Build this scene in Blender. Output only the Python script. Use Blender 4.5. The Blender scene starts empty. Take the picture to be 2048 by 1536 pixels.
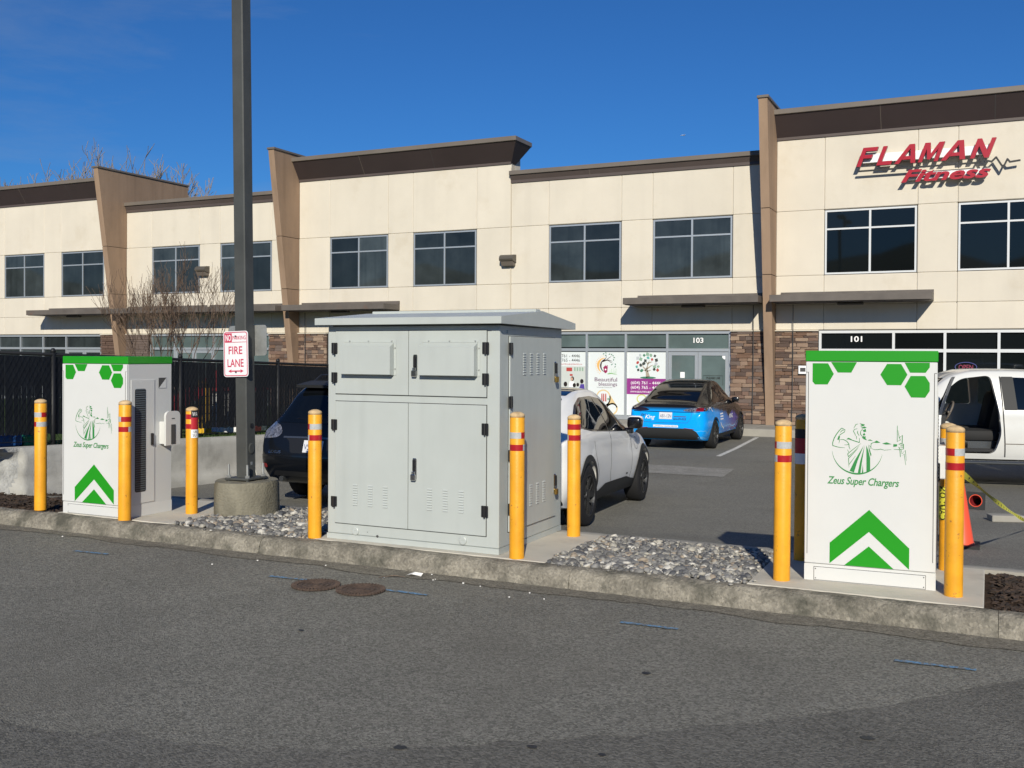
import bpy, bmesh, math, random
from mathutils import Vector, Matrix
from mathutils.bvhtree import BVHTree
random.seed(7)
R = math.radians
SC = bpy.context.scene
COL = SC.collection

# ------------------------------------------------------------------ camera
cam = bpy.data.cameras.new('camera')
cam.sensor_width = 36.0
cam.lens = 2000.0 / 2048 * 36.0
cam.shift_y = -34.0 / 2048
cam.clip_start = 0.05
cam.clip_end = 3000
camo = bpy.data.objects.new('camera', cam)
COL.objects.link(camo)
yaw, pitch, roll = 0.446, -0.0118, 0.0054
fw = Vector((-math.sin(yaw) * math.cos(pitch), math.cos(yaw) * math.cos(pitch), math.sin(pitch)))
r0 = Vector((math.cos(yaw), math.sin(yaw), 0))
u0 = r0.cross(fw)
rr = r0 * math.cos(roll) + u0 * math.sin(roll)
uu = -r0 * math.sin(roll) + u0 * math.cos(roll)
camo.matrix_world = Matrix(((rr.x, uu.x, -fw.x, 0), (rr.y, uu.y, -fw.y, 0), (rr.z, uu.z, -fw.z, 1.68), (0, 0, 0, 1)))
SC.camera = camo

# ------------------------------------------------------------------ sky and sun
SUN_EL, SUN_AZ = R(27), R(180 - 22.5)          # azimuth measured clockwise from +Y
world = bpy.data.worlds.new('World')
SC.world = world
world.use_nodes = True
wn, wl = world.node_tree.nodes, world.node_tree.links
wn.clear()
sky = wn.new('ShaderNodeTexSky')
sky.sky_type = 'NISHITA'
sky.sun_disc = False
sky.sun_elevation = SUN_EL
sky.sun_rotation = SUN_AZ
sky.altitude = 50
sky.air_density = 1.0
sky.dust_density = 0.25
sky.ozone_density = 3.0
bg = wn.new('ShaderNodeBackground')
bg.inputs['Strength'].default_value = 0.066
wo = wn.new('ShaderNodeOutputWorld')
# faint high cirrus
tc = wn.new('ShaderNodeTexCoord')
mp = wn.new('ShaderNodeMapping')
mp.inputs['Scale'].default_value = (1.2, 1.2, 7.0)
nz = wn.new('ShaderNodeTexNoise')
nz.inputs['Scale'].default_value = 2.2
nz.inputs['Detail'].default_value = 7
nz.inputs['Roughness'].default_value = 0.62
nz.inputs['Distortion'].default_value = 0.4
cr = wn.new('ShaderNodeValToRGB')
cr.color_ramp.elements[0].position = 0.55
cr.color_ramp.elements[0].color = (0, 0, 0, 1)
cr.color_ramp.elements[1].position = 0.9
cr.color_ramp.elements[1].color = (0.3, 0.3, 0.3, 1)
mx = wn.new('ShaderNodeMixRGB')
mx.inputs['Color2'].default_value = (4.2, 5.0, 6.2, 1)
wl.new(tc.outputs['Generated'], mp.inputs['Vector'])
wl.new(mp.outputs['Vector'], nz.inputs['Vector'])
wl.new(nz.outputs['Fac'], cr.inputs['Fac'])
wl.new(cr.outputs['Color'], mx.inputs['Fac'])
tint = wn.new('ShaderNodeMixRGB')
tint.blend_type = 'MULTIPLY'
tint.inputs['Fac'].default_value = 1.0
tint.inputs['Color2'].default_value = (0.27, 0.71, 1.27, 1)
wl.new(sky.outputs['Color'], tint.inputs['Color1'])
wl.new(tint.outputs['Color'], mx.inputs['Color1'])
wl.new(mx.outputs['Color'], bg.inputs['Color'])
wl.new(bg.outputs['Background'], wo.inputs['Surface'])
sl = bpy.data.lights.new('sun', 'SUN')
sl.energy = 5.0
sl.angle = R(0.55)
sl.color = (1.0, 0.935, 0.80)
so = bpy.data.objects.new('sun', sl)
COL.objects.link(so)
to_sun = Vector((math.sin(SUN_AZ) * math.cos(SUN_EL), math.cos(SUN_AZ) * math.cos(SUN_EL), math.sin(SUN_EL)))
so.rotation_euler = to_sun.to_track_quat('Z', 'Y').to_euler()
so.location = (10, -20, 30)
SC.view_settings.view_transform = 'Standard'
SC.view_settings.look = 'None'
SC.view_settings.exposure = 0.0
SC.view_settings.gamma = 1.0
SC.view_settings.use_curve_mapping = False
SC.render.engine = 'CYCLES'
SC.cycles.use_denoising = True
SC.cycles.max_bounces = 6
SC.cycles.use_adaptive_sampling = True
SC.cycles.adaptive_threshold = 0.02

# ------------------------------------------------------------------ materials
def lin(c):
    return tuple(((v / 255) / 12.92 if v / 255 <= 0.04045 else ((v / 255 + 0.055) / 1.055) ** 2.4) for v in c)

MATS = {}
def pmat(name, col, rough=0.6, metal=0.0, var=0.0, vscale=4.0, bump=0.0, bscale=60.0, spec=0.5, coat=0.0,
         speck=None, stain=None, aniso_z=1.0, detail=5.0, streak=None, tone=0.0):
    """procedural principled material; col is linear albedo.
    speck=(scale, strength): fine grain of lighter and darker grit; stain=(scale, colour, low, high): blotches"""
    m = bpy.data.materials.new(name)
    m.use_nodes = True
    n, l = m.node_tree.nodes, m.node_tree.links
    b = n['Principled BSDF']
    b.inputs['Roughness'].default_value = rough
    b.inputs['Metallic'].default_value = metal
    b.inputs['Specular IOR Level'].default_value = spec
    b.inputs['Coat Weight'].default_value = coat
    b.inputs['Coat Roughness'].default_value = 0.04
    b.inputs['Base Color'].default_value = (*col, 1)
    m.diffuse_color = (*col, 1)
    cur = None
    def coord(scale):
        t = n.new('ShaderNodeTexCoord')
        mpg = n.new('ShaderNodeMapping')
        mpg.inputs['Scale'].default_value = (scale, scale, scale * aniso_z)
        oi = n.new('ShaderNodeObjectInfo')
        av = n.new('ShaderNodeVectorMath')
        av.operation = 'MULTIPLY_ADD'
        cv = n.new('ShaderNodeCombineXYZ')
        for i in range(3):
            l.new(oi.outputs['Random'], cv.inputs[i])
        av.inputs[1].default_value = (13.7, 7.3, 5.1)
        l.new(cv.outputs[0], av.inputs[0])
        l.new(t.outputs['Object'], av.inputs[2])
        l.new(av.outputs[0], mpg.inputs['Vector'])
        return mpg.outputs['Vector']
    if var > 0:
        tx = n.new('ShaderNodeTexNoise')
        tx.inputs['Scale'].default_value = 1.0
        tx.inputs['Detail'].default_value = detail
        tx.inputs['Roughness'].default_value = 0.6
        l.new(coord(vscale), tx.inputs['Vector'])
        rp = n.new('ShaderNodeValToRGB')
        rp.color_ramp.elements[0].position = 0.3
        rp.color_ramp.elements[1].position = 0.7
        rp.color_ramp.elements[0].color = (*[c * (1 - var) for c in col], 1)
        rp.color_ramp.elements[1].color = (*[min(1, c * (1 + var)) for c in col], 1)
        l.new(tx.outputs['Fac'], rp.inputs['Fac'])
        cur = rp.outputs['Color']
    if speck:
        tx = n.new('ShaderNodeTexVoronoi')
        tx.inputs['Scale'].default_value = speck[0]
        t = n.new('ShaderNodeTexCoord')
        l.new(t.outputs['Object'], tx.inputs['Vector'])
        hs = n.new('ShaderNodeSeparateColor')
        l.new(tx.outputs['Color'], hs.inputs['Color'])
        rp = n.new('ShaderNodeMapRange')
        rp.inputs['To Min'].default_value = 1 - speck[1]
        rp.inputs['To Max'].default_value = 1 + speck[1]
        l.new(hs.outputs[0], rp.inputs['Value'])
        mm = n.new('ShaderNodeMixRGB')
        mm.blend_type = 'MULTIPLY'
        mm.inputs['Fac'].default_value = 1
        if cur is not None:
            l.new(cur, mm.inputs['Color1'])
        else:
            mm.inputs['Color1'].default_value = (*col, 1)
        cc = n.new('ShaderNodeCombineColor')
        for i in range(3):
            l.new(rp.outputs['Result'], cc.inputs[i])
        l.new(cc.outputs[0], mm.inputs['Color2'])
        cur = mm.outputs['Color']
    if stain:
        tx = n.new('ShaderNodeTexNoise')
        tx.inputs['Scale'].default_value = 1.0
        tx.inputs['Detail'].default_value = 8
        tx.inputs['Roughness'].default_value = 0.65
        l.new(coord(stain[0]), tx.inputs['Vector'])
        rp = n.new('ShaderNodeMapRange')
        rp.inputs['From Min'].default_value = stain[2]
        rp.inputs['From Max'].default_value = stain[3]
        l.new(tx.outputs['Fac'], rp.inputs['Value'])
        mm = n.new('ShaderNodeMixRGB')
        l.new(rp.outputs['Result'], mm.inputs['Fac'])
        if cur is not None:
            l.new(cur, mm.inputs['Color1'])
        else:
            mm.inputs['Color1'].default_value = (*col, 1)
        mm.inputs['Color2'].default_value = (*stain[1], 1)
        cur = mm.outputs['Color']
    def times(cur, fac_socket):
        mm = n.new('ShaderNodeMixRGB')
        mm.blend_type = 'MULTIPLY'
        mm.inputs['Fac'].default_value = 1
        if cur is not None:
            l.new(cur, mm.inputs['Color1'])
        else:
            mm.inputs['Color1'].default_value = (*col, 1)
        cc = n.new('ShaderNodeCombineColor')
        for i in range(3):
            l.new(fac_socket, cc.inputs[i])
        l.new(cc.outputs[0], mm.inputs['Color2'])
        return mm.outputs['Color']
    if streak:
        # rain marks: noise stretched along the vertical
        t = n.new('ShaderNodeTexCoord')
        mpg = n.new('ShaderNodeMapping')
        mpg.inputs['Scale'].default_value = (streak[0], streak[0], streak[0] * 0.06)
        l.new(t.outputs['Object'], mpg.inputs['Vector'])
        tx = n.new('ShaderNodeTexNoise')
        tx.inputs['Scale'].default_value = 1.0
        tx.inputs['Detail'].default_value = 6
        l.new(mpg.outputs['Vector'], tx.inputs['Vector'])
        rp = n.new('ShaderNodeMapRange')
        rp.inputs['From Min'].default_value = 0.5
        rp.inputs['From Max'].default_value = 0.78
        rp.inputs['To Min'].default_value = 1.0
        rp.inputs['To Max'].default_value = 1.0 - streak[1]
        l.new(tx.outputs['Fac'], rp.inputs['Value'])
        cur = times(cur, rp.outputs['Result'])
    if tone:
        oi = n.new('ShaderNodeObjectInfo')
        rp = n.new('ShaderNodeMapRange')
        rp.inputs['To Min'].default_value = 1.0 - tone
        rp.inputs['To Max'].default_value = 1.0 + tone
        l.new(oi.outputs['Random'], rp.inputs['Value'])
        cur = times(cur, rp.outputs['Result'])
    if cur is not None:
        l.new(cur, b.inputs['Base Color'])
    if bump > 0:
        tx = n.new('ShaderNodeTexNoise')
        tx.inputs['Scale'].default_value = bscale
        tx.inputs['Detail'].default_value = 4
        t = n.new('ShaderNodeTexCoord')
        l.new(t.outputs['Object'], tx.inputs['Vector'])
        bp = n.new('ShaderNodeBump')
        bp.inputs['Strength'].default_value = min(1, bump)
        bp.inputs['Distance'].default_value = 0.01 * max(1, bump)
        l.new(tx.outputs['Fac'], bp.inputs['Height'])
        l.new(bp.outputs['Normal'], b.inputs['Normal'])
    MATS[name] = m
    return m

def island_mat(name, cols, rough=0.6, bump=0.0, bscale=40):
    """each loose piece of the mesh takes its own colour from the ramp"""
    m = bpy.data.materials.new(name)
    m.use_nodes = True
    n, l = m.node_tree.nodes, m.node_tree.links
    b = n['Principled BSDF']
    b.inputs['Roughness'].default_value = rough
    g = n.new('ShaderNodeNewGeometry')
    rp = n.new('ShaderNodeValToRGB')
    rp.color_ramp.interpolation = 'CONSTANT'
    el = rp.color_ramp.elements
    while len(el) < len(cols):
        el.new(0.5)
    for i, c in enumerate(cols):
        el[i].position = i / len(cols)
        el[i].color = (*c, 1)
    l.new(g.outputs['Random Per Island'], rp.inputs['Fac'])
    tx = n.new('ShaderNodeTexNoise')
    tx.inputs['Scale'].default_value = bscale
    tx.inputs['Detail'].default_value = 4
    t = n.new('ShaderNodeTexCoord')
    l.new(t.outputs['Object'], tx.inputs['Vector'])
    mr = n.new('ShaderNodeMapRange')
    mr.inputs['To Min'].default_value = 0.6
    mr.inputs['To Max'].default_value = 1.35
    l.new(tx.outputs['Fac'], mr.inputs['Value'])
    cc = n.new('ShaderNodeCombineColor')
    for i in range(3):
        l.new(mr.outputs['Result'], cc.inputs[i])
    mm = n.new('ShaderNodeMixRGB')
    mm.blend_type = 'MULTIPLY'
    mm.inputs['Fac'].default_value = 1
    l.new(rp.outputs['Color'], mm.inputs['Color1'])
    l.new(cc.outputs[0], mm.inputs['Color2'])
    l.new(mm.outputs['Color'], b.inputs['Base Color'])
    if bump:
        bp = n.new('ShaderNodeBump')
        bp.inputs['Strength'].default_value = bump
        bp.inputs['Distance'].default_value = 0.01
        l.new(tx.outputs['Fac'], bp.inputs['Height'])
        l.new(bp.outputs['Normal'], b.inputs['Normal'])
    MATS[name] = m
    return m

def random_obj_mat(name, cols, rough=0.8, bump=0.6, bscale=30):
    """each object takes its own colour (stone veneer)"""
    m = island_mat(name, cols, rough, bump, bscale)
    n, l = m.node_tree.nodes, m.node_tree.links
    g = [x for x in n if x.type == 'NEW_GEOMETRY'][0]
    oi = n.new('ShaderNodeObjectInfo')
    rp = [x for x in n if x.type == 'VALTORGB'][0]
    l.new(oi.outputs['Random'], rp.inputs['Fac'])
    n.remove(g)
    return m

pmat('asphalt_road', (0.182, 0.175, 0.150), 0.88, var=0.09, vscale=1.3, bump=1.1, bscale=105, speck=(82, 0.40), spec=0.3,
     stain=(0.5, (0.138, 0.129, 0.108), 0.5, 0.85))
pmat('asphalt_lot', (0.176, 0.170, 0.147), 0.88, var=0.14, vscale=0.8, bump=0.8, bscale=110, speck=(80, 0.32), spec=0.3,
     stain=(0.4, (0.112, 0.108, 0.10), 0.5, 0.8))
pmat('asphalt_patch', (0.138, 0.132, 0.115), 0.85, var=0.14, vscale=1.6, bump=1.1, bscale=105, speck=(82, 0.36), spec=0.3)
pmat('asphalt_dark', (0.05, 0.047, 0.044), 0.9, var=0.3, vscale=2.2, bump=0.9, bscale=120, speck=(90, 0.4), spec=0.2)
pmat('kerb_concrete', (0.235, 0.215, 0.175), 0.92, var=0.32, vscale=7, bump=1.6, bscale=55, speck=(60, 0.22), spec=0.2,
     stain=(4.0, (0.085, 0.082, 0.066), 0.47, 0.68))
pmat('pad_concrete', (0.50, 0.47, 0.40), 0.85, var=0.08, vscale=3, bump=0.35, bscale=120, spec=0.25,
     stain=(2.2, (0.33, 0.31, 0.27), 0.55, 0.8))
pmat('pedestal_concrete', (0.185, 0.172, 0.132), 0.9, var=0.3, vscale=7, bump=1.2, bscale=45, spec=0.2, aniso_z=0.35,
     stain=(2.5, (0.13, 0.12, 0.088), 0.5, 0.75))
pmat('barrier_concrete', (0.47, 0.46, 0.42), 0.9, var=0.12, vscale=2.5, bump=0.5, bscale=60, spec=0.2,
     stain=(1.8, (0.29, 0.28, 0.25), 0.5, 0.75))
pmat('broken_concrete', (0.36, 0.36, 0.345), 0.95, var=0.3, vscale=5, bump=1.5, bscale=40, spec=0.1)
pmat('sidewalk_concrete', (0.30, 0.285, 0.25), 0.9, var=0.12, vscale=2, bump=0.4, bscale=60, spec=0.2)
pmat('soil', (0.05, 0.034, 0.024), 0.95, var=0.5, vscale=14, bump=2.5, bscale=35, spec=0.1)
pmat('lawn', (0.05, 0.085, 0.02), 0.9, var=0.35, vscale=10, bump=1, bscale=60, spec=0.1)
pmat('terrain', (0.045, 0.06, 0.03), 0.95, var=0.4, vscale=0.05, spec=0.1)
pmat('stucco', (0.615, 0.565, 0.475), 0.85, var=0.045, vscale=0.7, bump=0.25, bscale=45, spec=0.2,
     stain=(0.9, (0.53, 0.47, 0.37), 0.56, 0.85), streak=(2.6, 0.055), tone=0.02)
pmat('stucco_joint', (0.54, 0.48, 0.38), 0.9, spec=0.1)
pmat('fin_concrete', (0.300, 0.208, 0.142), 0.85, var=0.1, vscale=1.4, bump=0.3, bscale=40, spec=0.2, aniso_z=0.4, streak=(4.0, 0.18),
     stain=(1.1, (0.235, 0.165, 0.118), 0.52, 0.8))
pmat('brown_metal', (0.045, 0.033, 0.033), 0.5, spec=0.4, var=0.08, vscale=0.8)
pmat('brown_trim', (0.085, 0.066, 0.060), 0.5, spec=0.4, var=0.1, vscale=0.8)
pmat('cap_metal', (0.150, 0.128, 0.108), 0.45, spec=0.4, var=0.12, vscale=0.7)
pmat('awning_metal', (0.115, 0.100, 0.088), 0.55, spec=0.4, var=0.2, vscale=1.6, stain=(1.5, (0.16, 0.085, 0.055), 0.6, 0.8))
pmat('roofing', (0.12, 0.12, 0.12), 0.9)
pmat('aluminium', (0.50, 0.53, 0.55), 0.35, metal=0.55, spec=0.5)
pmat('white_aluminium', (0.60, 0.62, 0.63), 0.4, spec=0.5)
pmat('glass_upper', (0.032, 0.040, 0.043), 0.03, spec=0.45, var=0.35, vscale=0.9, tone=0.55, streak=(5.0, 0.3))
pmat('glass_black', (0.006, 0.008, 0.009), 0.03, spec=0.38, tone=0.4)
pmat('glass_store', (0.095, 0.130, 0.130), 0.06, spec=0.6, var=0.22, vscale=0.9, tone=0.15)
pmat('blind', (0.045, 0.064, 0.07), 0.3, spec=0.5)
random_obj_mat('ledge_stone', [(0.16, 0.094, 0.062), (0.215, 0.14, 0.098), (0.11, 0.068, 0.05), (0.26, 0.18, 0.13), (0.175, 0.11, 0.082),
               (0.135, 0.10, 0.084), (0.30, 0.215, 0.155), (0.09, 0.06, 0.048)], 0.85, 0.7, 22)
pmat('stone_joint', (0.028, 0.02, 0.016), 0.95, spec=0.1)
pmat('yellow_paint', (0.76, 0.345, 0.018), 0.46, var=0.12, vscale=7, bump=0.12, bscale=60, spec=0.4,
     stain=(24.0, (0.36, 0.16, 0.035), 0.63, 0.68), streak=(14.0, 0.12), tone=0.06)
pmat('cap_grime', (0.52, 0.37, 0.20), 0.8, var=0.3, vscale=20)
pmat('tape_red', (0.36, 0.012, 0.018), 0.3, spec=0.5, var=0.12, vscale=30)
pmat('tape_silver', (0.42, 0.43, 0.43), 0.3, spec=0.6, var=0.12, vscale=60)
pmat('cabinet_grey', (0.425, 0.455, 0.438), 0.38, var=0.035, vscale=2.5, bump=0.06, bscale=6, spec=0.45, streak=(9.0, 0.06))
pmat('cabinet_grey_dark', (0.10, 0.11, 0.105), 0.6)
pmat('hinge_black', (0.012, 0.012, 0.013), 0.4)
pmat('chrome', (0.55, 0.55, 0.55), 0.12, metal=1.0)
pmat('brass', (0.55, 0.36, 0.10), 0.3, metal=1.0)
pmat('charger_white', (0.61, 0.615, 0.60), 0.34, var=0.02, vscale=3, spec=0.45, bump=0.03, bscale=5)
pmat('charger_side', (0.58, 0.585, 0.57), 0.36, spec=0.45)
pmat('charger_green', (0.015, 0.27, 0.011), 0.35, spec=0.45)
pmat('emblem_green', (0.025, 0.22, 0.05), 0.45)
pmat('seam_dark', (0.06, 0.06, 0.06), 0.7)
pmat('vent_dark', (0.014, 0.018, 0.022), 0.5)
pmat('vent_slat', (0.07, 0.085, 0.095), 0.4)
pmat('pole_paint', (0.060, 0.063, 0.060), 0.5, var=0.15, vscale=4, spec=0.4, bump=0.1, bscale=30)
pmat('galvanised', (0.36, 0.37, 0.36), 0.5, metal=0.6, var=0.2, vscale=8)
pmat('sign_white', (0.76, 0.74, 0.76), 0.4, var=0.03, vscale=8)
pmat('sign_red', (0.52, 0.045, 0.10), 0.4)
pmat('rust', (0.075, 0.05, 0.038), 0.9, var=0.4, vscale=40, bump=0.6, bscale=120)
pmat('blue_mark', (0.10, 0.22, 0.36), 0.9, var=0.2, vscale=25, speck=(90, 0.35), stain=(34.0, (0.15, 0.15, 0.14), 0.48, 0.56))
pmat('white_mark', (0.52, 0.51, 0.48), 0.9, var=0.3, vscale=12, speck=(80, 0.3))
pmat('faded_mark', (0.225, 0.218, 0.198), 0.9, var=0.2, vscale=5, speck=(80, 0.3))
pmat('oil', (0.028, 0.028, 0.028), 0.6, var=0.3, vscale=20)
pmat('litter', (0.8, 0.78, 0.74), 0.8)
island_mat('river_stone', [(0.27, 0.26, 0.235), (0.13, 0.13, 0.13), (0.36, 0.34, 0.29), (0.075, 0.077, 0.082), (0.19, 0.185, 0.172), (0.29, 0.24, 0.185),
           (0.15, 0.148, 0.145), (0.50, 0.48, 0.43), (0.10, 0.098, 0.095), (0.22, 0.215, 0.205)], 0.7, 0.3, 60)
island_mat('mulch_chip', [(0.035, 0.022, 0.015), (0.055, 0.035, 0.024), (0.07, 0.045, 0.03), (0.022, 0.016, 0.012), (0.045, 0.03, 0.02)], 0.95)
island_mat('grass_blade', [(0.06, 0.12, 0.02), (0.09, 0.16, 0.03), (0.13, 0.17, 0.04), (0.05, 0.09, 0.02)], 0.8)
pmat('fence_black', (0.010, 0.011, 0.013), 0.55, spec=0.35)
pmat('fence_slat', (0.010, 0.012, 0.016), 0.5, spec=0.35, var=0.25, vscale=5)
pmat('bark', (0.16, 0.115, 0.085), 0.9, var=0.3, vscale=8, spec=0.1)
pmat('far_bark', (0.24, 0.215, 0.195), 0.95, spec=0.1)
pmat('cone_orange', (0.78, 0.085, 0.035), 0.45)
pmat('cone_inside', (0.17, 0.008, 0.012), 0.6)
pmat('rubber', (0.018, 0.018, 0.018), 0.75, var=0.2, vscale=10)
pmat('caution_yellow', (0.70, 0.66, 0.06), 0.5)
pmat('black_print', (0.012, 0.012, 0.012), 0.5)
pmat('white_print', (0.82, 0.82, 0.82), 0.5)
pmat('letter_red', (0.36, 0.006, 0.02), 0.35)
pmat('letter_side', (0.035, 0.012, 0.014), 0.5)
pmat('lamp_bronze', (0.085, 0.075, 0.062), 0.45)
pmat('toy_red', (0.45, 0.02, 0.03), 0.5)
pmat('toy_yellow', (0.75, 0.45, 0.03), 0.5)
pmat('toy_blue', (0.02, 0.09, 0.30), 0.5)
pmat('toy_green', (0.02, 0.25, 0.12), 0.5)
pmat('toy_white', (0.75, 0.75, 0.75), 0.5)
M = MATS

# ------------------------------------------------------------------ mesh helpers
class MB:
    """collects shapes into one mesh"""
    def __init__(s):
        s.v, s.f, s.m, s.mi = [], [], [], 0
    def mat(s, i):
        s.mi = i
        return s
    def add(s, vs, fs):
        o = len(s.v)
        s.v += [tuple(p) for p in vs]
        for f in fs:
            s.f.append(tuple(i + o for i in f))
            s.m.append(s.mi)
        return s
    def box(s, x0, x1, y0, y1, z0, z1, b=0.0):
        if b > 0:
            return s.bbox(x0, x1, y0, y1, z0, z1, b)
        return s.add([(x0, y0, z0), (x1, y0, z0), (x1, y1, z0), (x0, y1, z0), (x0, y0, z1), (x1, y0, z1), (x1, y1, z1), (x0, y1, z1)],
                     [(0, 3, 2, 1), (4, 5, 6, 7), (0, 1, 5, 4), (1, 2, 6, 5), (2, 3, 7, 6), (3, 0, 4, 7)])
    def bbox(s, x0, x1, y0, y1, z0, z1, b, seg=1):
        bm = bmesh.new()
        bmesh.ops.create_cube(bm, size=1)
        for v in bm.verts:
            v.co = ((x0 + x1) / 2 + v.co.x * (x1 - x0), (y0 + y1) / 2 + v.co.y * (y1 - y0), (z0 + z1) / 2 + v.co.z * (z1 - z0))
        bmesh.ops.bevel(bm, geom=bm.edges[:], offset=b, segments=seg, affect='EDGES', profile=0.5)
        bm.verts.index_update()
        s.add([v.co for v in bm.verts], [[v.index for v in f.verts] for f in bm.faces])
        bm.free()
        return s
    def prism(s, poly, d0, d1, plane='xz'):
        """poly: 2D outline; extruded along the remaining axis from d0 to d1"""
        def P(p, d):
            return {'xz': (p[0], d, p[1]), 'xy': (p[0], p[1], d), 'yz': (d, p[0], p[1])}[plane]
        a = sum(poly[i][0] * poly[(i + 1) % len(poly)][1] - poly[(i + 1) % len(poly)][0] * poly[i][1] for i in range(len(poly)))
        if a < 0:
            poly = poly[::-1]
        n = len(poly)
        vs = [P(p, d0) for p in poly] + [P(p, d1) for p in poly]
        flip = (plane == 'xz') ^ (d1 < d0)
        fs = [tuple(range(n))[::-1], tuple(range(n, 2 * n))] + [(i, (i + 1) % n, n + (i + 1) % n, n + i) for i in range(n)]
        if flip:
            fs = [f[::-1] for f in fs]
        return s.add(vs, fs)
    def tube(s, pts, rad, n=8, cap=True):
        """tube along points, rad a number or list"""
        pts = [Vector(p) for p in pts]
        rs = rad if isinstance(rad, (list, tuple)) else [rad] * len(pts)
        vs, fs = [], []
        up = None
        for i, p in enumerate(pts):
            t = (pts[min(i + 1, len(pts) - 1)] - pts[max(i - 1, 0)]).normalized()
            if up is None:
                up = t.orthogonal().normalized()
            a = (up - t * up.dot(t))
            a = a.normalized() if a.length > 1e-6 else t.orthogonal().normalized()
            up = a
            b = t.cross(a)
            for k in range(n):
                an = 2 * math.pi * k / n
                vs.append(p + (a * math.cos(an) + b * math.sin(an)) * rs[i])
        for i in range(len(pts) - 1):
            for k in range(n):
                fs.append((i * n + k, i * n + (k + 1) % n, (i + 1) * n + (k + 1) % n, (i + 1) * n + k))
        if cap:
            fs.append(tuple(range(n))[::-1])
            fs.append(tuple(range((len(pts) - 1) * n, len(pts) * n)))
        return s.add(vs, fs)
    def lathe(s, prof, n=24, c=(0, 0, 0), axis='z', closed=False, cap0=True):
        """prof: (radius, height) pairs"""
        vs, fs = [], []
        for (r, h) in prof:
            for k in range(n):
                an = 2 * math.pi * k / n
                x, y = r * math.cos(an), r * math.sin(an)
                vs.append({'z': (c[0] + x, c[1] + y, c[2] + h), 'y': (c[0] + y, c[1] + h, c[2] + x), 'x': (c[0] + h, c[1] + x, c[2] + y)}[axis])
        m = len(prof)
        for i in range(m if closed else m - 1):
            j = (i + 1) % m
            for k in range(n):
                fs.append((i * n + k, i * n + (k + 1) % n, j * n + (k + 1) % n, j * n + k))
        if not closed:
            if prof[0][0] > 1e-5 and cap0:
                fs.append(tuple(range(n))[::-1])
            if prof[-1][0] > 1e-5:
                fs.append(tuple(range((m - 1) * n, m * n)))
        return s.add(vs, fs)
    def mesh(s, name):
        me = bpy.data.meshes.new(name)
        me.from_pydata(s.v, [], s.f)
        if any(s.m):
            me.polygons.foreach_set('material_index', s.m)
        me.update()
        return me

def obj(name, data, mats, parent=None, smooth=False, loc=None, rot=None):
    me = data.mesh(name) if isinstance(data, MB) else data
    if mats is not None:
        for m in (mats if isinstance(mats, (list, tuple)) else [mats]):
            me.materials.append(M[m] if isinstance(m, str) else m)
    o = bpy.data.objects.new(name, me)
    COL.objects.link(o)
    if parent is not None:
        o.parent = parent
    if loc is not None:
        o.location = loc
    if rot is not None:
        o.rotation_euler = rot
    if smooth:
        shade(me, smooth)
    return o

def shade(me, ang):
    me.polygons.foreach_set('use_smooth', [True] * len(me.polygons))
    if ang is not True:
        bm = bmesh.new()
        bm.from_mesh(me)
        lim = R(ang)
        for e in bm.edges:
            if len(e.link_faces) == 2 and e.calc_face_angle(0) > lim:
                e.smooth = False
        bm.to_mesh(me)
        bm.free()

def copy(o, parent=None, loc=None, rot=None, scale=None, name=None):
    c = o.copy()
    COL.objects.link(c)
    if name:
        c.name = name
    c.parent = parent
    if loc is not None:
        c.location = loc
    if rot is not None:
        c.rotation_euler = rot
    if scale is not None:
        c.scale = scale
    return c

def tag(o, label=None, cat=None, group=None, kind=None):
    if label: o['label'] = label
    if cat: o['category'] = cat
    if group: o['group'] = group
    if kind: o['kind'] = kind
    return o

def thing(name, label, cat, loc=(0, 0, 0), rz=0.0, group=None):
    o = bpy.data.objects.new(name, None)
    o.empty_display_size = 0.1
    COL.objects.link(o)
    o.location = loc
    o.rotation_euler = (0, 0, rz)
    return tag(o, label, cat, group)

_fc = {}
def text_mb(s, height, width=None, depth=0.0, bold=0.0, shear=0.0, spacing=1.0):
    """lettering in the plane x-z (reading along +x, up +z), front towards -y, origin at lower left"""
    cu = bpy.data.curves.new('lettering', 'FONT')
    cu.body = s
    cu.size = 1.0
    cu.offset = bold
    cu.shear = shear
    cu.space_character = spacing
    cu.resolution_u = 3
    o = bpy.data.objects.new('lettering', cu)
    COL.objects.link(o)
    bpy.context.view_layer.update()
    me = bpy.data.meshes.new_from_object(o.evaluated_get(bpy.context.evaluated_depsgraph_get()))
    vs = [tuple(v.co) for v in me.vertices]
    fs = [tuple(p.vertices) for p in me.polygons]
    bpy.data.objects.remove(o)
    bpy.data.curves.remove(cu)
    bpy.data.meshes.remove(me)
    x0, x1 = min(v[0] for v in vs), max(v[0] for v in vs)
    sy = height / 0.7
    sx = (width / (x1 - x0)) if width else sy
    mb = MB()
    pts = [((v[0] - x0) * sx, v[1] * sy) for v in vs]
    mb.add([(x, 0, z) for x, z in pts], fs)
    if depth:
        mb.v = []; mb.f = []; mb.m = []
        n = len(pts)
        ed = {}
        for f in fs:
            for i in range(len(f)):
                ed.setdefault(frozenset((f[i], f[(i + 1) % len(f)])), []).append((f[i], f[(i + 1) % len(f)]))
        side = [e[0] for e in ed.values() if len(e) == 1]
        mb.add([(x, 0, z) for x, z in pts], fs)
        mb.mat(1)
        mb.add([(x, 0, z) for x, z in pts] + [(x, depth, z) for x, z in pts], [(a, a + n, b + n, b) for a, b in side])
        mb.mat(0)
    return mb

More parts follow.
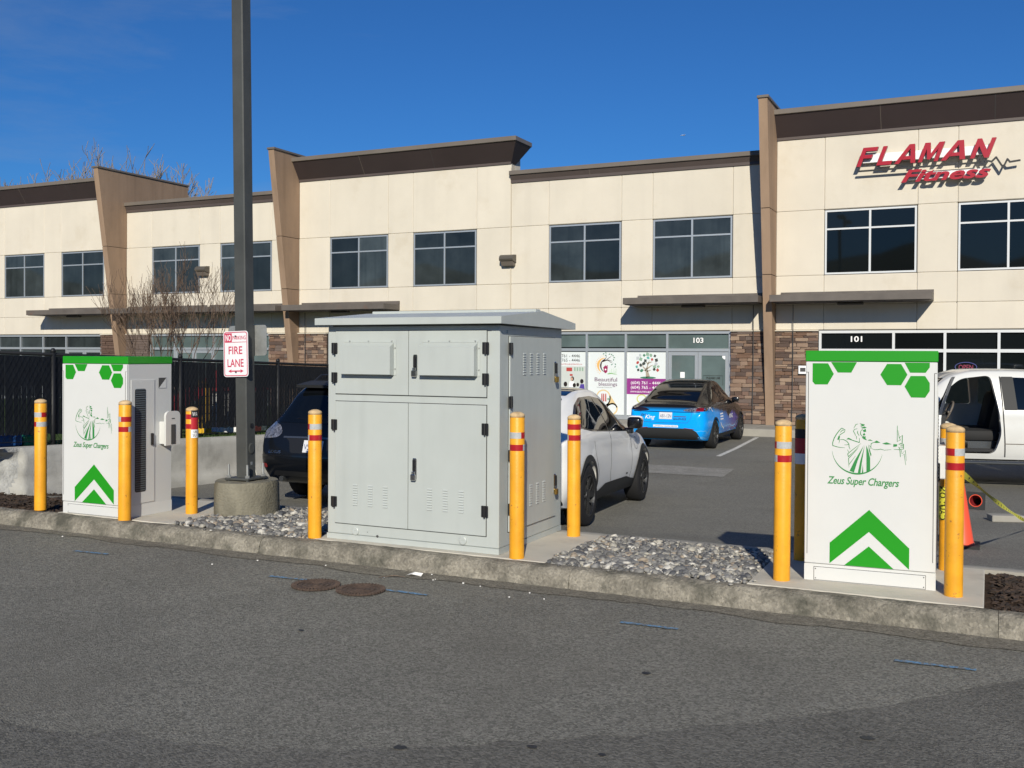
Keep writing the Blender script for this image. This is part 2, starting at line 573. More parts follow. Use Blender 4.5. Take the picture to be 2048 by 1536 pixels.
def stroke(mb, pts, w, y=0.0):
    """flat brush stroke in x-z; w a number or (start, middle, end)"""
    n = len(pts)
    ps = [Vector((p[0], p[1])) for p in pts]
    vs = []
    for i, p in enumerate(ps):
        t = (ps[min(i + 1, n - 1)] - ps[max(i - 1, 0)]).normalized()
        nn = Vector((-t.y, t.x))
        if isinstance(w, (int, float)):
            ww = w
        else:
            k = i / (n - 1)
            ww = w[0] + (w[1] - w[0]) * k * 2 if k < 0.5 else w[1] + (w[2] - w[1]) * (k - 0.5) * 2
        vs += [(p.x + nn.x * ww / 2, y, p.y + nn.y * ww / 2), (p.x - nn.x * ww / 2, y, p.y - nn.y * ww / 2)]
    mb.add(vs, [(2 * i, 2 * i + 1, 2 * i + 3, 2 * i + 2) for i in range(n - 1)])

def flat(mb, poly, y=0.0):
    a = sum(poly[i][0] * poly[(i + 1) % len(poly)][1] - poly[(i + 1) % len(poly)][0] * poly[i][1] for i in range(len(poly)))
    if a < 0:
        poly = poly[::-1]
    mb.add([(p[0], y, p[1]) for p in poly], [tuple(range(len(poly)))])

def shift(mb, dx=0, dy=0, dz=0):
    mb.v = [(x + dx, y + dy, z + dz) for x, y, z in mb.v]
    return mb

def noise1(x, y, s=0):
    v = math.sin(x * 12.9898 + y * 78.233 + s * 37.719) * 43758.5453
    return v - math.floor(v)

def vnoise(x, y, s=0):
    xi, yi = math.floor(x), math.floor(y)
    fx, fy = x - xi, y - yi
    fx, fy = fx * fx * (3 - 2 * fx), fy * fy * (3 - 2 * fy)
    a = noise1(xi, yi, s) * (1 - fx) + noise1(xi + 1, yi, s) * fx
    b = noise1(xi, yi + 1, s) * (1 - fx) + noise1(xi + 1, yi + 1, s) * fx
    return a * (1 - fy) + b * fy

LOTZ = [(0, -0.05), (8.28, -0.10), (11, -0.32), (14, -0.42), (24, -0.54), (400, -0.54)]
def lot_z(y):
    for (a, za), (b, zb) in zip(LOTZ, LOTZ[1:]):
        if y <= b:
            return za + (zb - za) * max(0, (y - a)) / (b - a)
    return -0.54

# ------------------------------------------------------------------ ground
def sheet(name, xs, ys, zf, m, kind='structure'):
    mb = MB()
    nx, ny = len(xs), len(ys)
    mb.add([(x, y, zf(x, y)) for y in ys for x in xs],
           [(j * nx + i, j * nx + i + 1, (j + 1) * nx + i + 1, (j + 1) * nx + i) for j in range(ny - 1) for i in range(nx - 1)])
    o = obj(name, mb, m)
    tag(o, kind=kind)
    return o

def frange(a, b, n):
    return [a + (b - a) * i / n for i in range(n + 1)]

sheet('ground', [-1500, 1500], [-1500, 1500], lambda x, y: -0.9, 'terrain')
sheet('road', frange(-120, 120, 24), frange(-60, 6.66, 6), lambda x, y: 0.0, 'asphalt_road')
sheet('parking_lot', frange(-60, 60, 12), [6.7, 8.28, 9, 10, 11, 12, 13, 14, 16, 18, 21, 24, 28.2], lambda x, y: lot_z(y), 'asphalt_lot')
# darker resurfaced strip across the near lane
pe = [(-6.5, 2.9), (-4.9, 2.95), (-4.07, 3.10), (-3.75, 3.08), (-3.55, 3.15), (-3.48, 3.29), (-3.2, 3.24), (-2.77, 3.34), (-2.44, 3.52), (-2.1, 3.72), (-1.72, 4.0), (-1.38, 4.23),
      (-1.18, 4.47), (-0.9, 4.66), (-0.58, 4.94), (-0.27, 5.3), (0.18, 5.84), (0.9, 6.05), (3, 6.1), (12, 6.1)]
mb = MB()
fine = []
for a, b in zip(pe, pe[1:]):
    n = max(1, int(abs(b[0] - a[0]) / 0.06)) if b[0] < 1.5 else 4
    for i in range(n):
        t = i / n
        x = a[0] + (b[0] - a[0]) * t
        y = a[1] + (b[1] - a[1]) * t
        fine.append((x, y + (vnoise(x * 9, 3.0, 5) - 0.5) * 0.07 + (vnoise(x * 30, 1.0, 6) - 0.5) * 0.03))
fine.append(pe[-1])
flatv = [(x, y, 0.004) for x, y in fine] + [(x, -50, 0.004) for x, y in fine]
n = len(fine)
mb.add(flatv, [(i, n + i, n + i + 1, i + 1) for i in range(n - 1)])
tag(obj('road_resurfacing', mb, 'asphalt_patch'), kind='structure')

# planting strip between the two kerbs
mb = MB()
xs, ys = frange(-16, 8, 160), frange(6.80, 8.16, 12)
def strip_z(x, y):
    z = 0.085 + (vnoise(x * 5, y * 5, 1) - 0.5) * 0.03
    if x > 0.02 or x < -8.2:
        z += (vnoise(x * 9, y * 9, 2) - 0.5) * 0.05 + 0.012
    if x < -8.3:
        z -= min(1, (-8.3 - x) * 0.6) * max(0, y - 7.1) * 0.12
    return z
nx, ny = len(xs), len(ys)
mb.add([(x, y, strip_z(x, y)) for y in ys for x in xs],
       [(j * nx + i, j * nx + i + 1, (j + 1) * nx + i + 1, (j + 1) * nx + i) for j in range(ny - 1) for i in range(nx - 1)])
tag(obj('planting_strip_soil', mb, 'soil', smooth=True), kind='structure')
# soil bank at the broken end of the barrier
mb = MB()
xs, ys = frange(-16, -9.2, 50), frange(8.12, 10.6, 24)
nx, ny = len(xs), len(ys)
def bank_z(x, y):
    e = max(0, min(1, (-x - 9.5) / 1.1))
    return -0.04 - 0.13 * min(1, (y - 8.1) / 0.7) + e * 0.30 * max(0, 1 - abs(x + 11.7) / 0.75) * max(0, 1 - max(0, y - 8.3) / 0.5) + (vnoise(x * 8, y * 8, 3) - 0.5) * 0.07 - 0.16 * max(0, y - 9.6)
mb.add([(x, y, bank_z(x, y)) for y in ys for x in xs],
       [(j * nx + i, j * nx + i + 1, (j + 1) * nx + i + 1, (j + 1) * nx + i) for j in range(ny - 1) for i in range(nx - 1)])
tag(obj('soil_bank', mb, 'soil', smooth=True), kind='structure')

def kerb_run(name, x0, x1, prof, m, seed, step=0.04, amp=0.006):
    mb = MB()
    nx = max(2, int((x1 - x0) / step))
    k = len(prof)
    vs = []
    for i in range(nx + 1):
        x = x0 + (x1 - x0) * i / nx
        for j, (y, z) in enumerate(prof):
            a = (vnoise(x * 14, j * 3.1, seed) - 0.5) * amp * 2 + (vnoise(x * 45, j * 3.1, seed + 1) - 0.5) * amp
            b = (vnoise(x * 2.1, j * 0.4, seed + 2) - 0.5) * amp * 1.5
            end = 0.006 if i in (0, nx) else 0
            vs.append((x, y - a + end, z + a * 0.7 + b - end))
    fs = [(i * k + j, (i + 1) * k + j, (i + 1) * k + j + 1, i * k + j + 1) for i in range(nx) for j in range(k - 1)]
    fs += [tuple(range(k))[::-1], tuple(range(nx * k, (nx + 1) * k))]
    fs = [f[::-1] for f in fs]
    mb.add(vs, fs)
    return mb
kp = [(6.835, -0.1), (6.835, 0.128), (6.80, 0.136), (6.76, 0.139), (6.72, 0.137), (6.69, 0.127), (6.668, 0.105), (6.652, 0.07), (6.64, 0.035), (6.628, 0.006), (6.62, -0.03)]
kp = kp[::-1]
kx = [-16, -13.6, -11.2, -8.27, -5.53, -2.72, 0.06, 2.9, 6.0, 9.0]
ke = bpy.data.objects.new('kerb', None)
COL.objects.link(ke)
tag(ke, kind='structure')
for i, (a, b) in enumerate(zip(kx, kx[1:])):
    obj('kerb_stone', kerb_run('kerb_stone', a + 0.0015, b - 0.0015, kp, None, i * 5), 'kerb_concrete', ke, smooth=50)
# grit and grime gathered at the foot of the kerb
mb = MB()
gx = frange(-14, 6, 260)
top = [(x, 6.635, 0.006) for x in gx]
bot = [(x, 6.635 - 0.09 - 0.16 * vnoise(x * 2.5, 0, 11) - 0.05 * vnoise(x * 14, 0, 12), 0.005) for x in gx]
n = len(gx)
mb.add(top + bot, [(i, n + i, n + i + 1, i + 1) for i in range(n - 1)])
pmat('kerb_grime', (0.172, 0.158, 0.128), 0.95, var=0.2, vscale=9, bump=0.8, bscale=120, speck=(90, 0.35), spec=0.2)
tag(obj('kerb_foot_dirt', mb, 'kerb_grime'), kind='structure')
# kerb on the lot side
kp2 = [(8.10, -0.15), (8.10, 0.125), (8.13, 0.13), (8.2, 0.13), (8.225, 0.118), (8.24, 0.09), (8.26, -0.12)]
ke2 = bpy.data.objects.new('lot_kerb', None)
COL.objects.link(ke2)
tag(ke2, kind='structure')
for i, (a, b) in enumerate([(-9.0, -5.8), (-5.8, -2.6), (-2.6, 0.4), (0.4, 3.4), (3.4, 6.4)]):
    obj('kerb_stone', kerb_run('kerb_stone', a + 0.003, b - 0.003, kp2[::-1], None, 60 + i * 5, amp=0.004), 'sidewalk_concrete', ke2, smooth=50)
# dark strip of patched asphalt behind the island
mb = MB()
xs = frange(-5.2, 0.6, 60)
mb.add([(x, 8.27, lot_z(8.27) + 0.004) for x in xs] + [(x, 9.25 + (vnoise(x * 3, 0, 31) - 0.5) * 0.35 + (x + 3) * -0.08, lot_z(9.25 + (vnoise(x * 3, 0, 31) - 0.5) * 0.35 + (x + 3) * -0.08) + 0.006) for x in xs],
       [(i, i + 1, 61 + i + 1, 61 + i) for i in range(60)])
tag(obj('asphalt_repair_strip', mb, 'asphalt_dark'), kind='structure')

def pad(name, x0, x1, y0, y1, z):
    mb = MB().bbox(x0, x1, y0, y1, -0.1, z, 0.008)
    return tag(obj(name, mb, 'pad_concrete'), kind='structure')
pad('concrete_pad', -8.16, -6.72, 6.84, 8.09, 0.132)
pad('concrete_pad', -5.14, -2.99, 6.84, 8.09, 0.132)
pad('concrete_pad', -1.49, -0.02, 6.84, 8.09, 0.132)

# painted marks
def mark(name, poly, z, m):
    mb = MB()
    mb.add([(p[0], p[1], z(p[1]) if callable(z) else z) for p in poly], [tuple(range(len(poly)))])
    return tag(obj(name, mb, m), kind='structure')
for i, (x0, y0, x1, y1) in enumerate([(-6.97, 6.02, -6.61, 6.04), (-4.88, 5.995, -4.56, 6.02), (-3.88, 6.016, -3.52, 6.015), (-2.08, 5.952, -1.71, 5.958), (-0.46, 5.881, -0.05, 5.897)]):
    pts = []
    for k in range(13):
        t = k / 12
        pts.append((x0 + (x1 - x0) * t, y0 + (y1 - y0) * t - 0.019 + (noise1(k, i) - 0.5) * 0.008))
    for k in range(12, -1, -1):
        t = k / 12
        pts.append((x0 + (x1 - x0) * t, y0 + (y1 - y0) * t + 0.019 + (noise1(k, i + 9) - 0.5) * 0.008))
    mark('blue_spray_mark', pts, 0.008, 'blue_mark')
LZ = lambda y: lot_z(y) + 0.005
for xa in (-5.36, -7.95 - 0.9, -2.6, 0.2, 3.0):
    mb = MB()
    ys = [21.7, 24.0, 27.6]
    dx = lambda y: (y - 21.7) * -0.066
    mb.add([(xa - 0.05 + dx(y), y, LZ(y)) for y in ys] + [(xa + 0.06 + dx(y), y, LZ(y)) for y in ys], [(0, 3, 4, 1), (1, 4, 5, 2)])
    if xa in (-5.36, -8.85):
        tag(obj('parking_line', mb, 'white_mark'), kind='structure')
mb = MB()
py = frange(17.6, 19.1, 4)
mb.add([(-5.75 - (y - 17.6) * 0.25, y, LZ(y)) for y in py] + [(-4.25 - (y - 17.6) * 0.1, y, LZ(y)) for y in py], [(i, 5 + i, 6 + i, i + 1) for i in range(4)])
tag(obj('faded_stall_marking', mb, 'faded_mark'), kind='structure')
# oil spots and specks
for i, (x, y, r) in enumerate([(-2.25, 3.62, 0.020), (-0.47, 4.62, 0.02), (-1.75, 3.88, 0.016), (-1.62, 5.05, 0.016), (-3.75, 4.9, 0.012), (-1.45, 3.93, 0.012)]):
    pts = [(x + math.cos(a) * r * (1 + 0.35 * noise1(i, a)) * 1.3, y + math.sin(a) * r * (1 + 0.35 * noise1(a, i))) for a in [k * math.pi / 7 for k in range(14)]]
    mark('oil_stain', pts, 0.009, 'oil')
mb = MB()
for i in range(14):
    x, y = random.uniform(-8, 2), 6.6 - abs(random.gauss(0, 0.28))
    if i < 8:
        x, y = random.gauss(-4.4, 1.2), 6.5 - abs(random.gauss(0, 0.25))
    if y < 3.5:
        continue
    s = random.uniform(0.003, 0.007)
    mb.box(x - s, x + s, y - s * 0.8, y + s * 0.8, 0.004, 0.006 + s)
tag(obj('pebble_grit', mb, 'litter'), kind='stuff')
mb = MB()
mb.add([(-3.99, 6.50, 0.005), (-3.93, 6.48, 0.02), (-3.90, 6.53, 0.008), (-3.95, 6.56, 0.022), (-3.87, 6.55, 0.02), (-3.86, 6.50, 0.006), (-3.92, 6.515, 0.03)],
       [(0, 1, 6), (0, 6, 3), (1, 2, 6), (6, 2, 4), (6, 4, 3), (2, 5, 4), (1, 5, 2)])
tag(obj('crumpled_paper', mb, 'litter'), 'scrap of crumpled white paper at the kerb foot', 'litter')
mb = MB()
mb.lathe([(0.0, 0.006), (0.035, 0.007), (0.05, 0.005), (0.052, 0.0)], 9, (-1.88, 3.47, 0.005))
mb.v = [(x + noise1(x, y) * 0.02, y + noise1(y, x) * 0.02, z) for x, y, z in mb.v]
tag(obj('squashed_gum', mb, 'litter'), 'squashed white blob on the dark asphalt strip', 'litter')

# sidewalk in front of the shops
mb = MB()
for i in range(-24, 8):
    mb.bbox(i * 2.0 + 0.006, i * 2.0 + 1.994, 28.14, 30.3, -0.7, -0.338, 0.012)
swo = bpy.data.objects.new('sidewalk', None)
COL.objects.link(swo)
tag(swo, kind='structure')
slab = None
for i in range(-24, 8):
    if slab is None:
        slab = obj('slab', MB().bbox(0.006, 1.994, 28.14, 30.3, -0.7, -0.338, 0.012), 'sidewalk_concrete', swo, loc=(i * 2.0, 0, 0))
    else:
        copy(slab, swo, (i * 2.0, 0, 0))
obj('kerb_stone', MB().bbox(-48, 16, 27.98, 28.134, -0.7, -0.342, 0.02), 'sidewalk_concrete', swo)

# far hills behind the camera (they show in the window glass)
mb = MB()
N = 140
for ring, (rad, zs) in enumerate([(420, 0), (520, 1), (700, 1)]):
    pass
vs, fs = [], []
for i in range(N + 1):
    a = R(-178) + R(356 - 180 + 0) * i / N
    for rad, k in ((300, 0.0), (390, 0.55), (520, 1.0), (800, 0.7)):
        h = 18 + 34 * vnoise(i * 0.09, 2, 9) + 14 * vnoise(i * 0.33, 4, 9) + 4 * vnoise(i * 1.5, 6, 9)
        vs.append((math.cos(a) * rad, math.sin(a) * rad, -1 + h * k))
for i in range(N):
    for j in range(3):
        fs.append((i * 4 + j, i * 4 + j + 1, (i + 1) * 4 + j + 1, (i + 1) * 4 + j))
mb.add(vs, fs)
tag(obj('hills', mb, 'terrain', smooth=True), kind='structure')

# ------------------------------------------------------------------ the commercial building
BY = 30.0
bld = thing('commercial_building', 'long two storey cream commercial building with brown fins and dark cornices', 'building', (-17, 30, -0.34))
def bp(name, mb, m, parent=None, smooth=False):
    """building part given in world coordinates"""
    mb.v = [(x + 17, y - 30, z + 0.34) for x, y, z in mb.v]
    return obj(name, mb, m, parent or bld, smooth)
BAYS = [-49.04, -40.38, -31.72, -23.06, -14.39, -5.72, 2.94, 11.6]
HIGH = [False, True, False, True, False, True, False]
bp('wall', MB().box(-49.04, 11.6, 30.06, 30.30, 2.452, 7.35), 'stucco_joint')
bp('wall', MB().box(-49.04, 11.6, 30.24, 30.30, -0.6, 2.45), 'stucco_joint')
bp('roof', MB().box(-49.04, 11.6, 30.30, 56, 7.0, 7.2), 'roofing')
bp('side_wall', MB().box(-49.04, -48.7, 30.31, 56, -0.6, 7.34), 'stucco')
bp('side_wall', MB().box(11.3, 11.6, 30.31, 56, -0.6, 7.34), 'stucco')
bp('rear_wall', MB().box(-49.04, 11.6, 55.9, 56.2, -0.6, 7.34), 'stucco')
G = 0.0018
ROWS = [2.46, 3.20, 4.04, 5.93]
pane_hi = pane_lo = None
for bi in range(7):
    B, B2 = BAYS[bi], BAYS[bi + 1]
    topz = 8.06 if HIGH[bi] else 7.42
    cols = [B, B + 1.36, B + 3.86, B + 4.88, B + 7.38, B2]
    if HIGH[bi]:
        bp('parapet', MB().box(B, B2 - 0.02, 30.06, 30.28, 7.352, 8.75), 'stucco_joint')
        bp('parapet', MB().box(B2 - 0.22, B2 - 0.02, 30.29, 30.7, 7.352, 8.66), 'stucco')
    else:
        bp('parapet', MB().box(B, B2 - 0.02, 30.06, 30.28, 7.352, 7.70), 'stucco_joint')
    for ri in range(4):
        z0 = ROWS[ri]
        z1 = ROWS[ri + 1] if ri < 3 else topz
        for ci in range(5):
            if ri == 2 and ci in (1, 3):
                continue
            bp('wall_panel', MB().bbox(cols[ci] + G, cols[ci + 1] - G, 29.965, 30.058, z0 + G, z1 - G, 0.017), 'stucco')
    # upper windows
    for wx in (B + 1.36, B + 4.88):
        dark = bi >= 5
        fm = 'white_aluminium' if dark else 'aluminium'
        w = bp('window', MB().box(wx + 0.02, wx + 2.48, 30.035, 30.055, 4.06, 5.91), 'seam_dark')
        fr = MB()
        x0, x1, z0, z1, t = wx + 0.02, wx + 2.48, 4.06, 5.905, 0.05
        fr.box(x0, x1, 29.985, 30.03, z0, z0 + t).box(x0, x1, 29.985, 30.03, z1 - t, z1)
        fr.box(x0, x0 + t, 29.985, 30.03, z0 + t, z1 - t).box(x1 - t, x1, 29.985, 30.03, z0 + t, z1 - t)
        bp('frame', fr, fm, w)
        xm = (x0 + x1) / 2
        bp('mullion', MB().box(xm - 0.028, xm + 0.028, 29.987, 30.03, z0 + t, z1 - t), fm, w)
        zt = 5.36
        for a, b in ((x0 + t, xm - 0.028), (xm + 0.028, x1 - t)):
            bp('transom_bar', MB().box(a, b, 29.989, 30.03, zt - 0.024, zt + 0.024), fm, w)
            for c, d in ((z0 + t, zt - 0.024), (zt + 0.024, z1 - t)):
                p = MB().box(a, b, 30.012, 30.018, c, d)
                # panes are never perfectly true
                dy = random.uniform(-0.004, 0.004)
                p.v = [(x, y + (dy if i % 2 else 0), z) for i, (x, y, z) in enumerate(p.v)]
                bp('pane', p, 'glass_black' if dark else 'glass_upper', w)
# cornices
def cornice(x0, x1, zb, zt, flare, xl, xr, name='cornice'):
    """outward leaning fascia with bottom lip and cap; xl/xr: lean of the ends"""
    yb, yt = 29.955, 29.955 - flare
    zc = zt - 0.15 if zt - zb > 0.5 else zt - 0.14
    mb = MB()
    k = (zb + 0.07)
    def yy(z): return yb + (yt - yb) * (z - zb) / (zc - zb)
    def xL(z): return x0 - xl * (z - zb) / (zc - zb)
    def xR(z): return x1 + xr * (z - zb) / (zc - zb)
    z0, z1 = zb, zc
    mb.add([(xL(z0), yy(z0), z0), (xR(z0), yy(z0), z0), (xR(z1), yy(z1), z1), (xL(z1), yy(z1), z1),
            (xL(z0), 30.06, z0), (xR(z0), 30.3, z0), (xR(z1), 30.75 if xr else 30.3, z1), (xL(z1), 30.06, z1)],
           [(0, 1, 2, 3), (1, 5, 6, 2), (4, 0, 3, 7), (5, 4, 7, 6), (3, 2, 6, 7), (4, 5, 1, 0)])
    c = bp(name, mb, 'brown_metal' if zt - zb > 0.5 else 'brown_trim')
    lip = MB().box(x0, x1, yb - 0.03, 30.02, zb - 0.03, zb + 0.06)
    bp('drip_edge', lip, 'brown_trim', c)
    bp('cap_flashing', MB().bbox(x0 - xl - 0.02, x1 + xr + 0.02, yt - 0.045, 30.78 if xr else 30.34, zc + 0.002, zt, 0.01), 'cap_metal', c)
    n = int((x1 - x0) / 2.9)
    for i in range(1, n + 1):
        xs = x0 + (x1 - x0) * i / (n + 1)
        s = MB()
        s.add([(xs - 0.008, yy(z0) - 0.006, z0), (xs + 0.008, yy(z0) - 0.006, z0), (xs + 0.008, yy(z1) - 0.006, z1), (xs - 0.008, yy(z1) - 0.006, z1)], [(0, 1, 2, 3)])
        bp('seam', s, 'cap_metal' if i % 2 else 'seam_dark', c)
for bi in range(7):
    B, B2 = BAYS[bi], BAYS[bi + 1]
    has_fin = lambda x: x in (-31.72, -23.06, -5.72)
    l = B + 0.005 if has_fin(B) else B
    r = B2 - 0.26 if has_fin(B2) else B2
    if HIGH[bi]:
        cornice(l, r, 8.05, 8.84, 0.42, 0.0, 0.0 if has_fin(B2) else 0.36)
    else:
        cornice(l if has_fin(B) else l - 0.0, r, 7.41, 7.77, 0.10, 0, 0)
# fins
for fx in (-31.72, -23.06, -5.72):
    def yf(z): return 29.88 - 1.40 * (z + 0.34) / 9.4
    f = None
    for z0, z1 in ((-0.34, 4.04), (4.06, 5.92), (5.94, 8.96)):
        mb = MB()
        yb = 33.4 if z1 > 8 else 30.0
        x0, x1 = fx - 0.25, fx
        if z1 > 8:
            mb.add([(x0, yf(z0), z0), (x1, yf(z0), z0), (x1, yf(z1), z1), (x0, yf(z1), z1),
                    (x0, 33.4, 7.1), (x1, 33.4, 7.1), (x1, 33.4, z1), (x0, 33.4, z1), (x0, 30.0, z0), (x1, 30.0, z0), (x0, 30.3, 7.1), (x1, 30.3, 7.1)],
                   [(0, 1, 2, 3), (1, 9, 11, 5, 6, 2), (8, 0, 3, 7, 4, 10), (3, 2, 6, 7), (5, 4, 7, 6), (9, 8, 10, 11), (0, 8, 9, 1)])
            mb.f[-2] = mb.f[-2][::1]
        else:
            mb.add([(x0, yf(z0), z0), (x1, yf(z0), z0), (x1, yf(z1), z1), (x0, yf(z1), z1), (x0, 29.963, z0), (x1, 29.963, z0), (x1, 29.963, z1), (x0, 29.963, z1)],
                   [(0, 1, 2, 3), (1, 5, 6, 2), (4, 0, 3, 7), (5, 4, 7, 6), (3, 2, 6, 7), (4, 5, 1, 0)])
        bp('fin', mb, 'fin_concrete')
    core = MB()
    core.add([(fx - 0.24, yf(z) + 0.02, z) for z in (-0.3, 8.9)] + [(fx - 0.01, yf(z) + 0.02, z) for z in (-0.3, 8.9)] + [(fx - 0.24, 29.96, z) for z in (-0.3, 8.9)] + [(fx - 0.01, 29.96, z) for z in (-0.3, 8.9)],
             [(0, 2, 3, 1), (2, 6, 7, 3), (4, 0, 1, 5)])
    bp('fin_joint', core, 'stone_joint')
    cap = MB().bbox(fx - 0.29, fx + 0.04, yf(8.96) - 0.04, 33.45, 8.962, 9.04, 0.01)
    bp('fin_cap', cap, 'cap_metal')
# awnings
def awning(x0, x1):
    c = bp('awning', MB().bbox(x0, x1, 28.90, 29.962, 3.24, 3.44, 0.008), 'awning_metal')
    bp('wall_flashing', MB().box(x0 + 0.14, x1 - 0.0, 29.90, 29.963, 3.442, 3.56), 'awning_metal', c)
    bp('soffit', MB().box(x0 + 0.05, x1 - 0.05, 28.95, 29.95, 3.225, 3.238), 'brown_metal', c)
    xm = (x0 + x1) / 2
    bp('soffit_light', MB().bbox(xm - 0.35, xm + 0.35, 29.35, 29.55, 3.14, 3.222, 0.02), 'lamp_bronze', c)
for a in ((-36.3, -31.98), (-31.70, -27.45), (-27.43, -23.32), (-23.04, -18.7), (-10.1, -6.02), (-5.70, -1.42)):
    awning(*a)
# stone clad piers
VAR = []
for k in range(10):
    bm = bmesh.new()
    bmesh.ops.create_cube(bm, size=1)
    bmesh.ops.bevel(bm, geom=bm.edges[:], offset=0.06, segments=1, affect='EDGES')
    for v in bm.verts:
        v.co += Vector((random.uniform(-0.03, 0.03), random.uniform(-0.08, 0.08), random.uniform(-0.06, 0.06)))
    me = bpy.data.meshes.new('stone')
    bm.to_mesh(me)
    bm.free()
    me.materials.append(M['ledge_stone'])
    VAR.append(me)
def pier(x0, x1, zmin_single):
    back = bp('stone_cladding', MB().box(x0, x1, 29.97, 30.055, -0.335, 2.42), 'stone_joint')
    bp('stone_sill', MB().bbox(x0 - 0.01, x1 + 0.01, 29.86, 30.05, 2.425, 2.455, 0.006), 'stucco', back)
    rest = MB()
    z = -0.33
    while z < 2.40:
        h = random.choice((0.06, 0.08, 0.095, 0.115, 0.13))
        h = min(h, 2.42 - z)
        x = x0 - random.uniform(0, 0.15)
        while x < x1 - 0.02:
            w = random.uniform(0.16, 0.46)
            a, b = max(x, x0), min(x + w, x1)
            if b - a > 0.03:
                d = random.uniform(0.05, 0.10)
                if z >= zmin_single:
                    o = bpy.data.objects.new('stone', random.choice(VAR))
                    COL.objects.link(o)
                    o.parent = back
                    o.location = ((a + b) / 2 + 17, 29.97 - d / 2 + 0.015 - 30, z + h / 2 + 0.34)
                    o.scale = (b - a - 0.008, d, h - 0.009)
                else:
                    rest.bbox(a + 0.004, b - 0.004, 29.97 - d, 29.985, z + 0.004, z + h - 0.005, 0.008)
            x += w
        z += h
    if rest.v:
        o = bp('stone_courses', rest, 'ledge_stone', back)
        o['kind'] = 'stuff'
pier(-7.04, -5.98, -1)
pier(-5.715, -4.5, -1)
pier(-24.43, -23.32, 1.45)
pier(-23.05, -21.8, 1.45)
pier(-33.12, -31.98, 9)
pier(-31.71, -30.5, 9)
# downpipe like joint cover and thin vertical cable beside fin
bp('joint_cover', MB().box(-14.405, -14.375, 29.94, 29.963, 2.5, 7.9), 'stucco_joint')
for cx in (-6.35, -5.2, -23.6 + 0.9):
    bp('cable', MB().tube([(cx, 29.84, 3.2), (cx + 0.01, 29.83, 1.5), (cx - 0.01, 29.835, -0.3)], 0.012, 5), 'seam_dark')
# storefronts
def storefront(x0, x1, mulls, glass, fm, doors):
    zt, zh = 1.87, 2.44
    s = bp('storefront', MB().box(x0, x1, 30.2, 30.22, -0.335, 2.45), 'seam_dark')
    bp('head_frame', MB().box(x0, x1, 30.02, 30.14, zh - 0.075, zh), fm, s)
    xs = [x0] + mulls + [x1]
    for x in xs:
        xx = min(max(x, x0 + 0.035), x1 - 0.035)
        bp('mullion', MB().box(xx - 0.035, xx + 0.035, 30.018, 30.142, -0.33, zh - 0.077), fm, s)
    for a, b in zip(xs, xs[1:]):
        a2, b2 = a + (0.07 if a == x0 else 0.035), b - (0.07 if b == x1 else 0.035)
        bp('transom_bar', MB().box(a2, b2, 30.022, 30.138, zt - 0.045, zt + 0.045), fm, s)
        bp('pane', MB().box(a2, b2, 30.086, 30.094, zt + 0.045, zh - 0.077), glass, s)
        if (a, b) in doors:
            xm = (a2 + b2) / 2
            for c, d, sg in ((a2 + 0.004, xm - 0.004, 1), (xm + 0.004, b2 - 0.004, -1)):
                dr = bp('door', MB().box(c, c + 0.1, 30.05, 30.10, -0.32, zt - 0.06).box(d - 0.1, d, 30.05, 30.10, -0.32, zt - 0.06)
                        .box(c + 0.1, d - 0.1, 30.05, 30.10, -0.32, -0.08).box(c + 0.1, d - 0.1, 30.05, 30.10, zt - 0.17, zt - 0.06), fm)
                bp('pane', MB().box(c + 0.1, d - 0.1, 30.072, 30.078, -0.08, zt - 0.17), glass, dr)
                hx = d - 0.05 if sg > 0 else c + 0.05
                bp('pull_handle', MB().tube([(hx, 30.045, 0.55), (hx, 29.99, 0.57), (hx, 29.99, 0.88), (hx, 30.045, 0.9)], 0.012, 6), 'chrome', dr)
        else:
            bp('sill_bar', MB().box(a2, b2, 30.024, 30.136, -0.33, -0.20), fm, s)
            bp('pane', MB().box(a2, b2, 30.086, 30.094, -0.20, zt - 0.045), glass, s)
    return s
storefront(-48.5, -33.13, [-46.9, -45.5, -44.1, -42.7, -40.86, -39.46, -38.06, -36.66, -35.27], 'glass_upper', 'aluminium', [(-35.27, -33.13)])
storefront(-30.49, -24.44, [-29.21, -27.2, -25.85], 'glass_store', 'aluminium', [(-29.21, -27.2)])
storefront(-21.79, -7.05, [-19.8, -18.46, -17.1, -15.74, -14.38, -13.03, -11.70, -10.38, -9.03], 'glass_store', 'aluminium', [(-9.03, -7.05), (-21.79, -19.8)])
storefront(-4.49, 11.0, [-2.46, -1.13, 0.21, 1.55, 2.9, 4.25, 6.0, 8.2], 'glass_black', 'white_aluminium', [(-4.49, -2.46)])
# roller blinds behind the upper lights of unit 103
for a, b in ((-13.0, -11.74), (-11.66, -10.42), (-10.34, -9.07)):
    bp('blind_edge', MB().box(a + 0.02, b - 0.02, 30.080, 30.085, 1.92, 1.955), 'glass_black')
# unit numbers
bp('unit_number', shift(text_mb('103', 0.155, 0.31, 0.03, 0.02), -8.21, 30.05, 2.09), ['white_print', 'seam_dark'])
bp('unit_number', shift(text_mb('101', 0.155, 0.31, 0.03, 0.02), -3.61, 30.05, 2.12), ['white_print', 'seam_dark'])
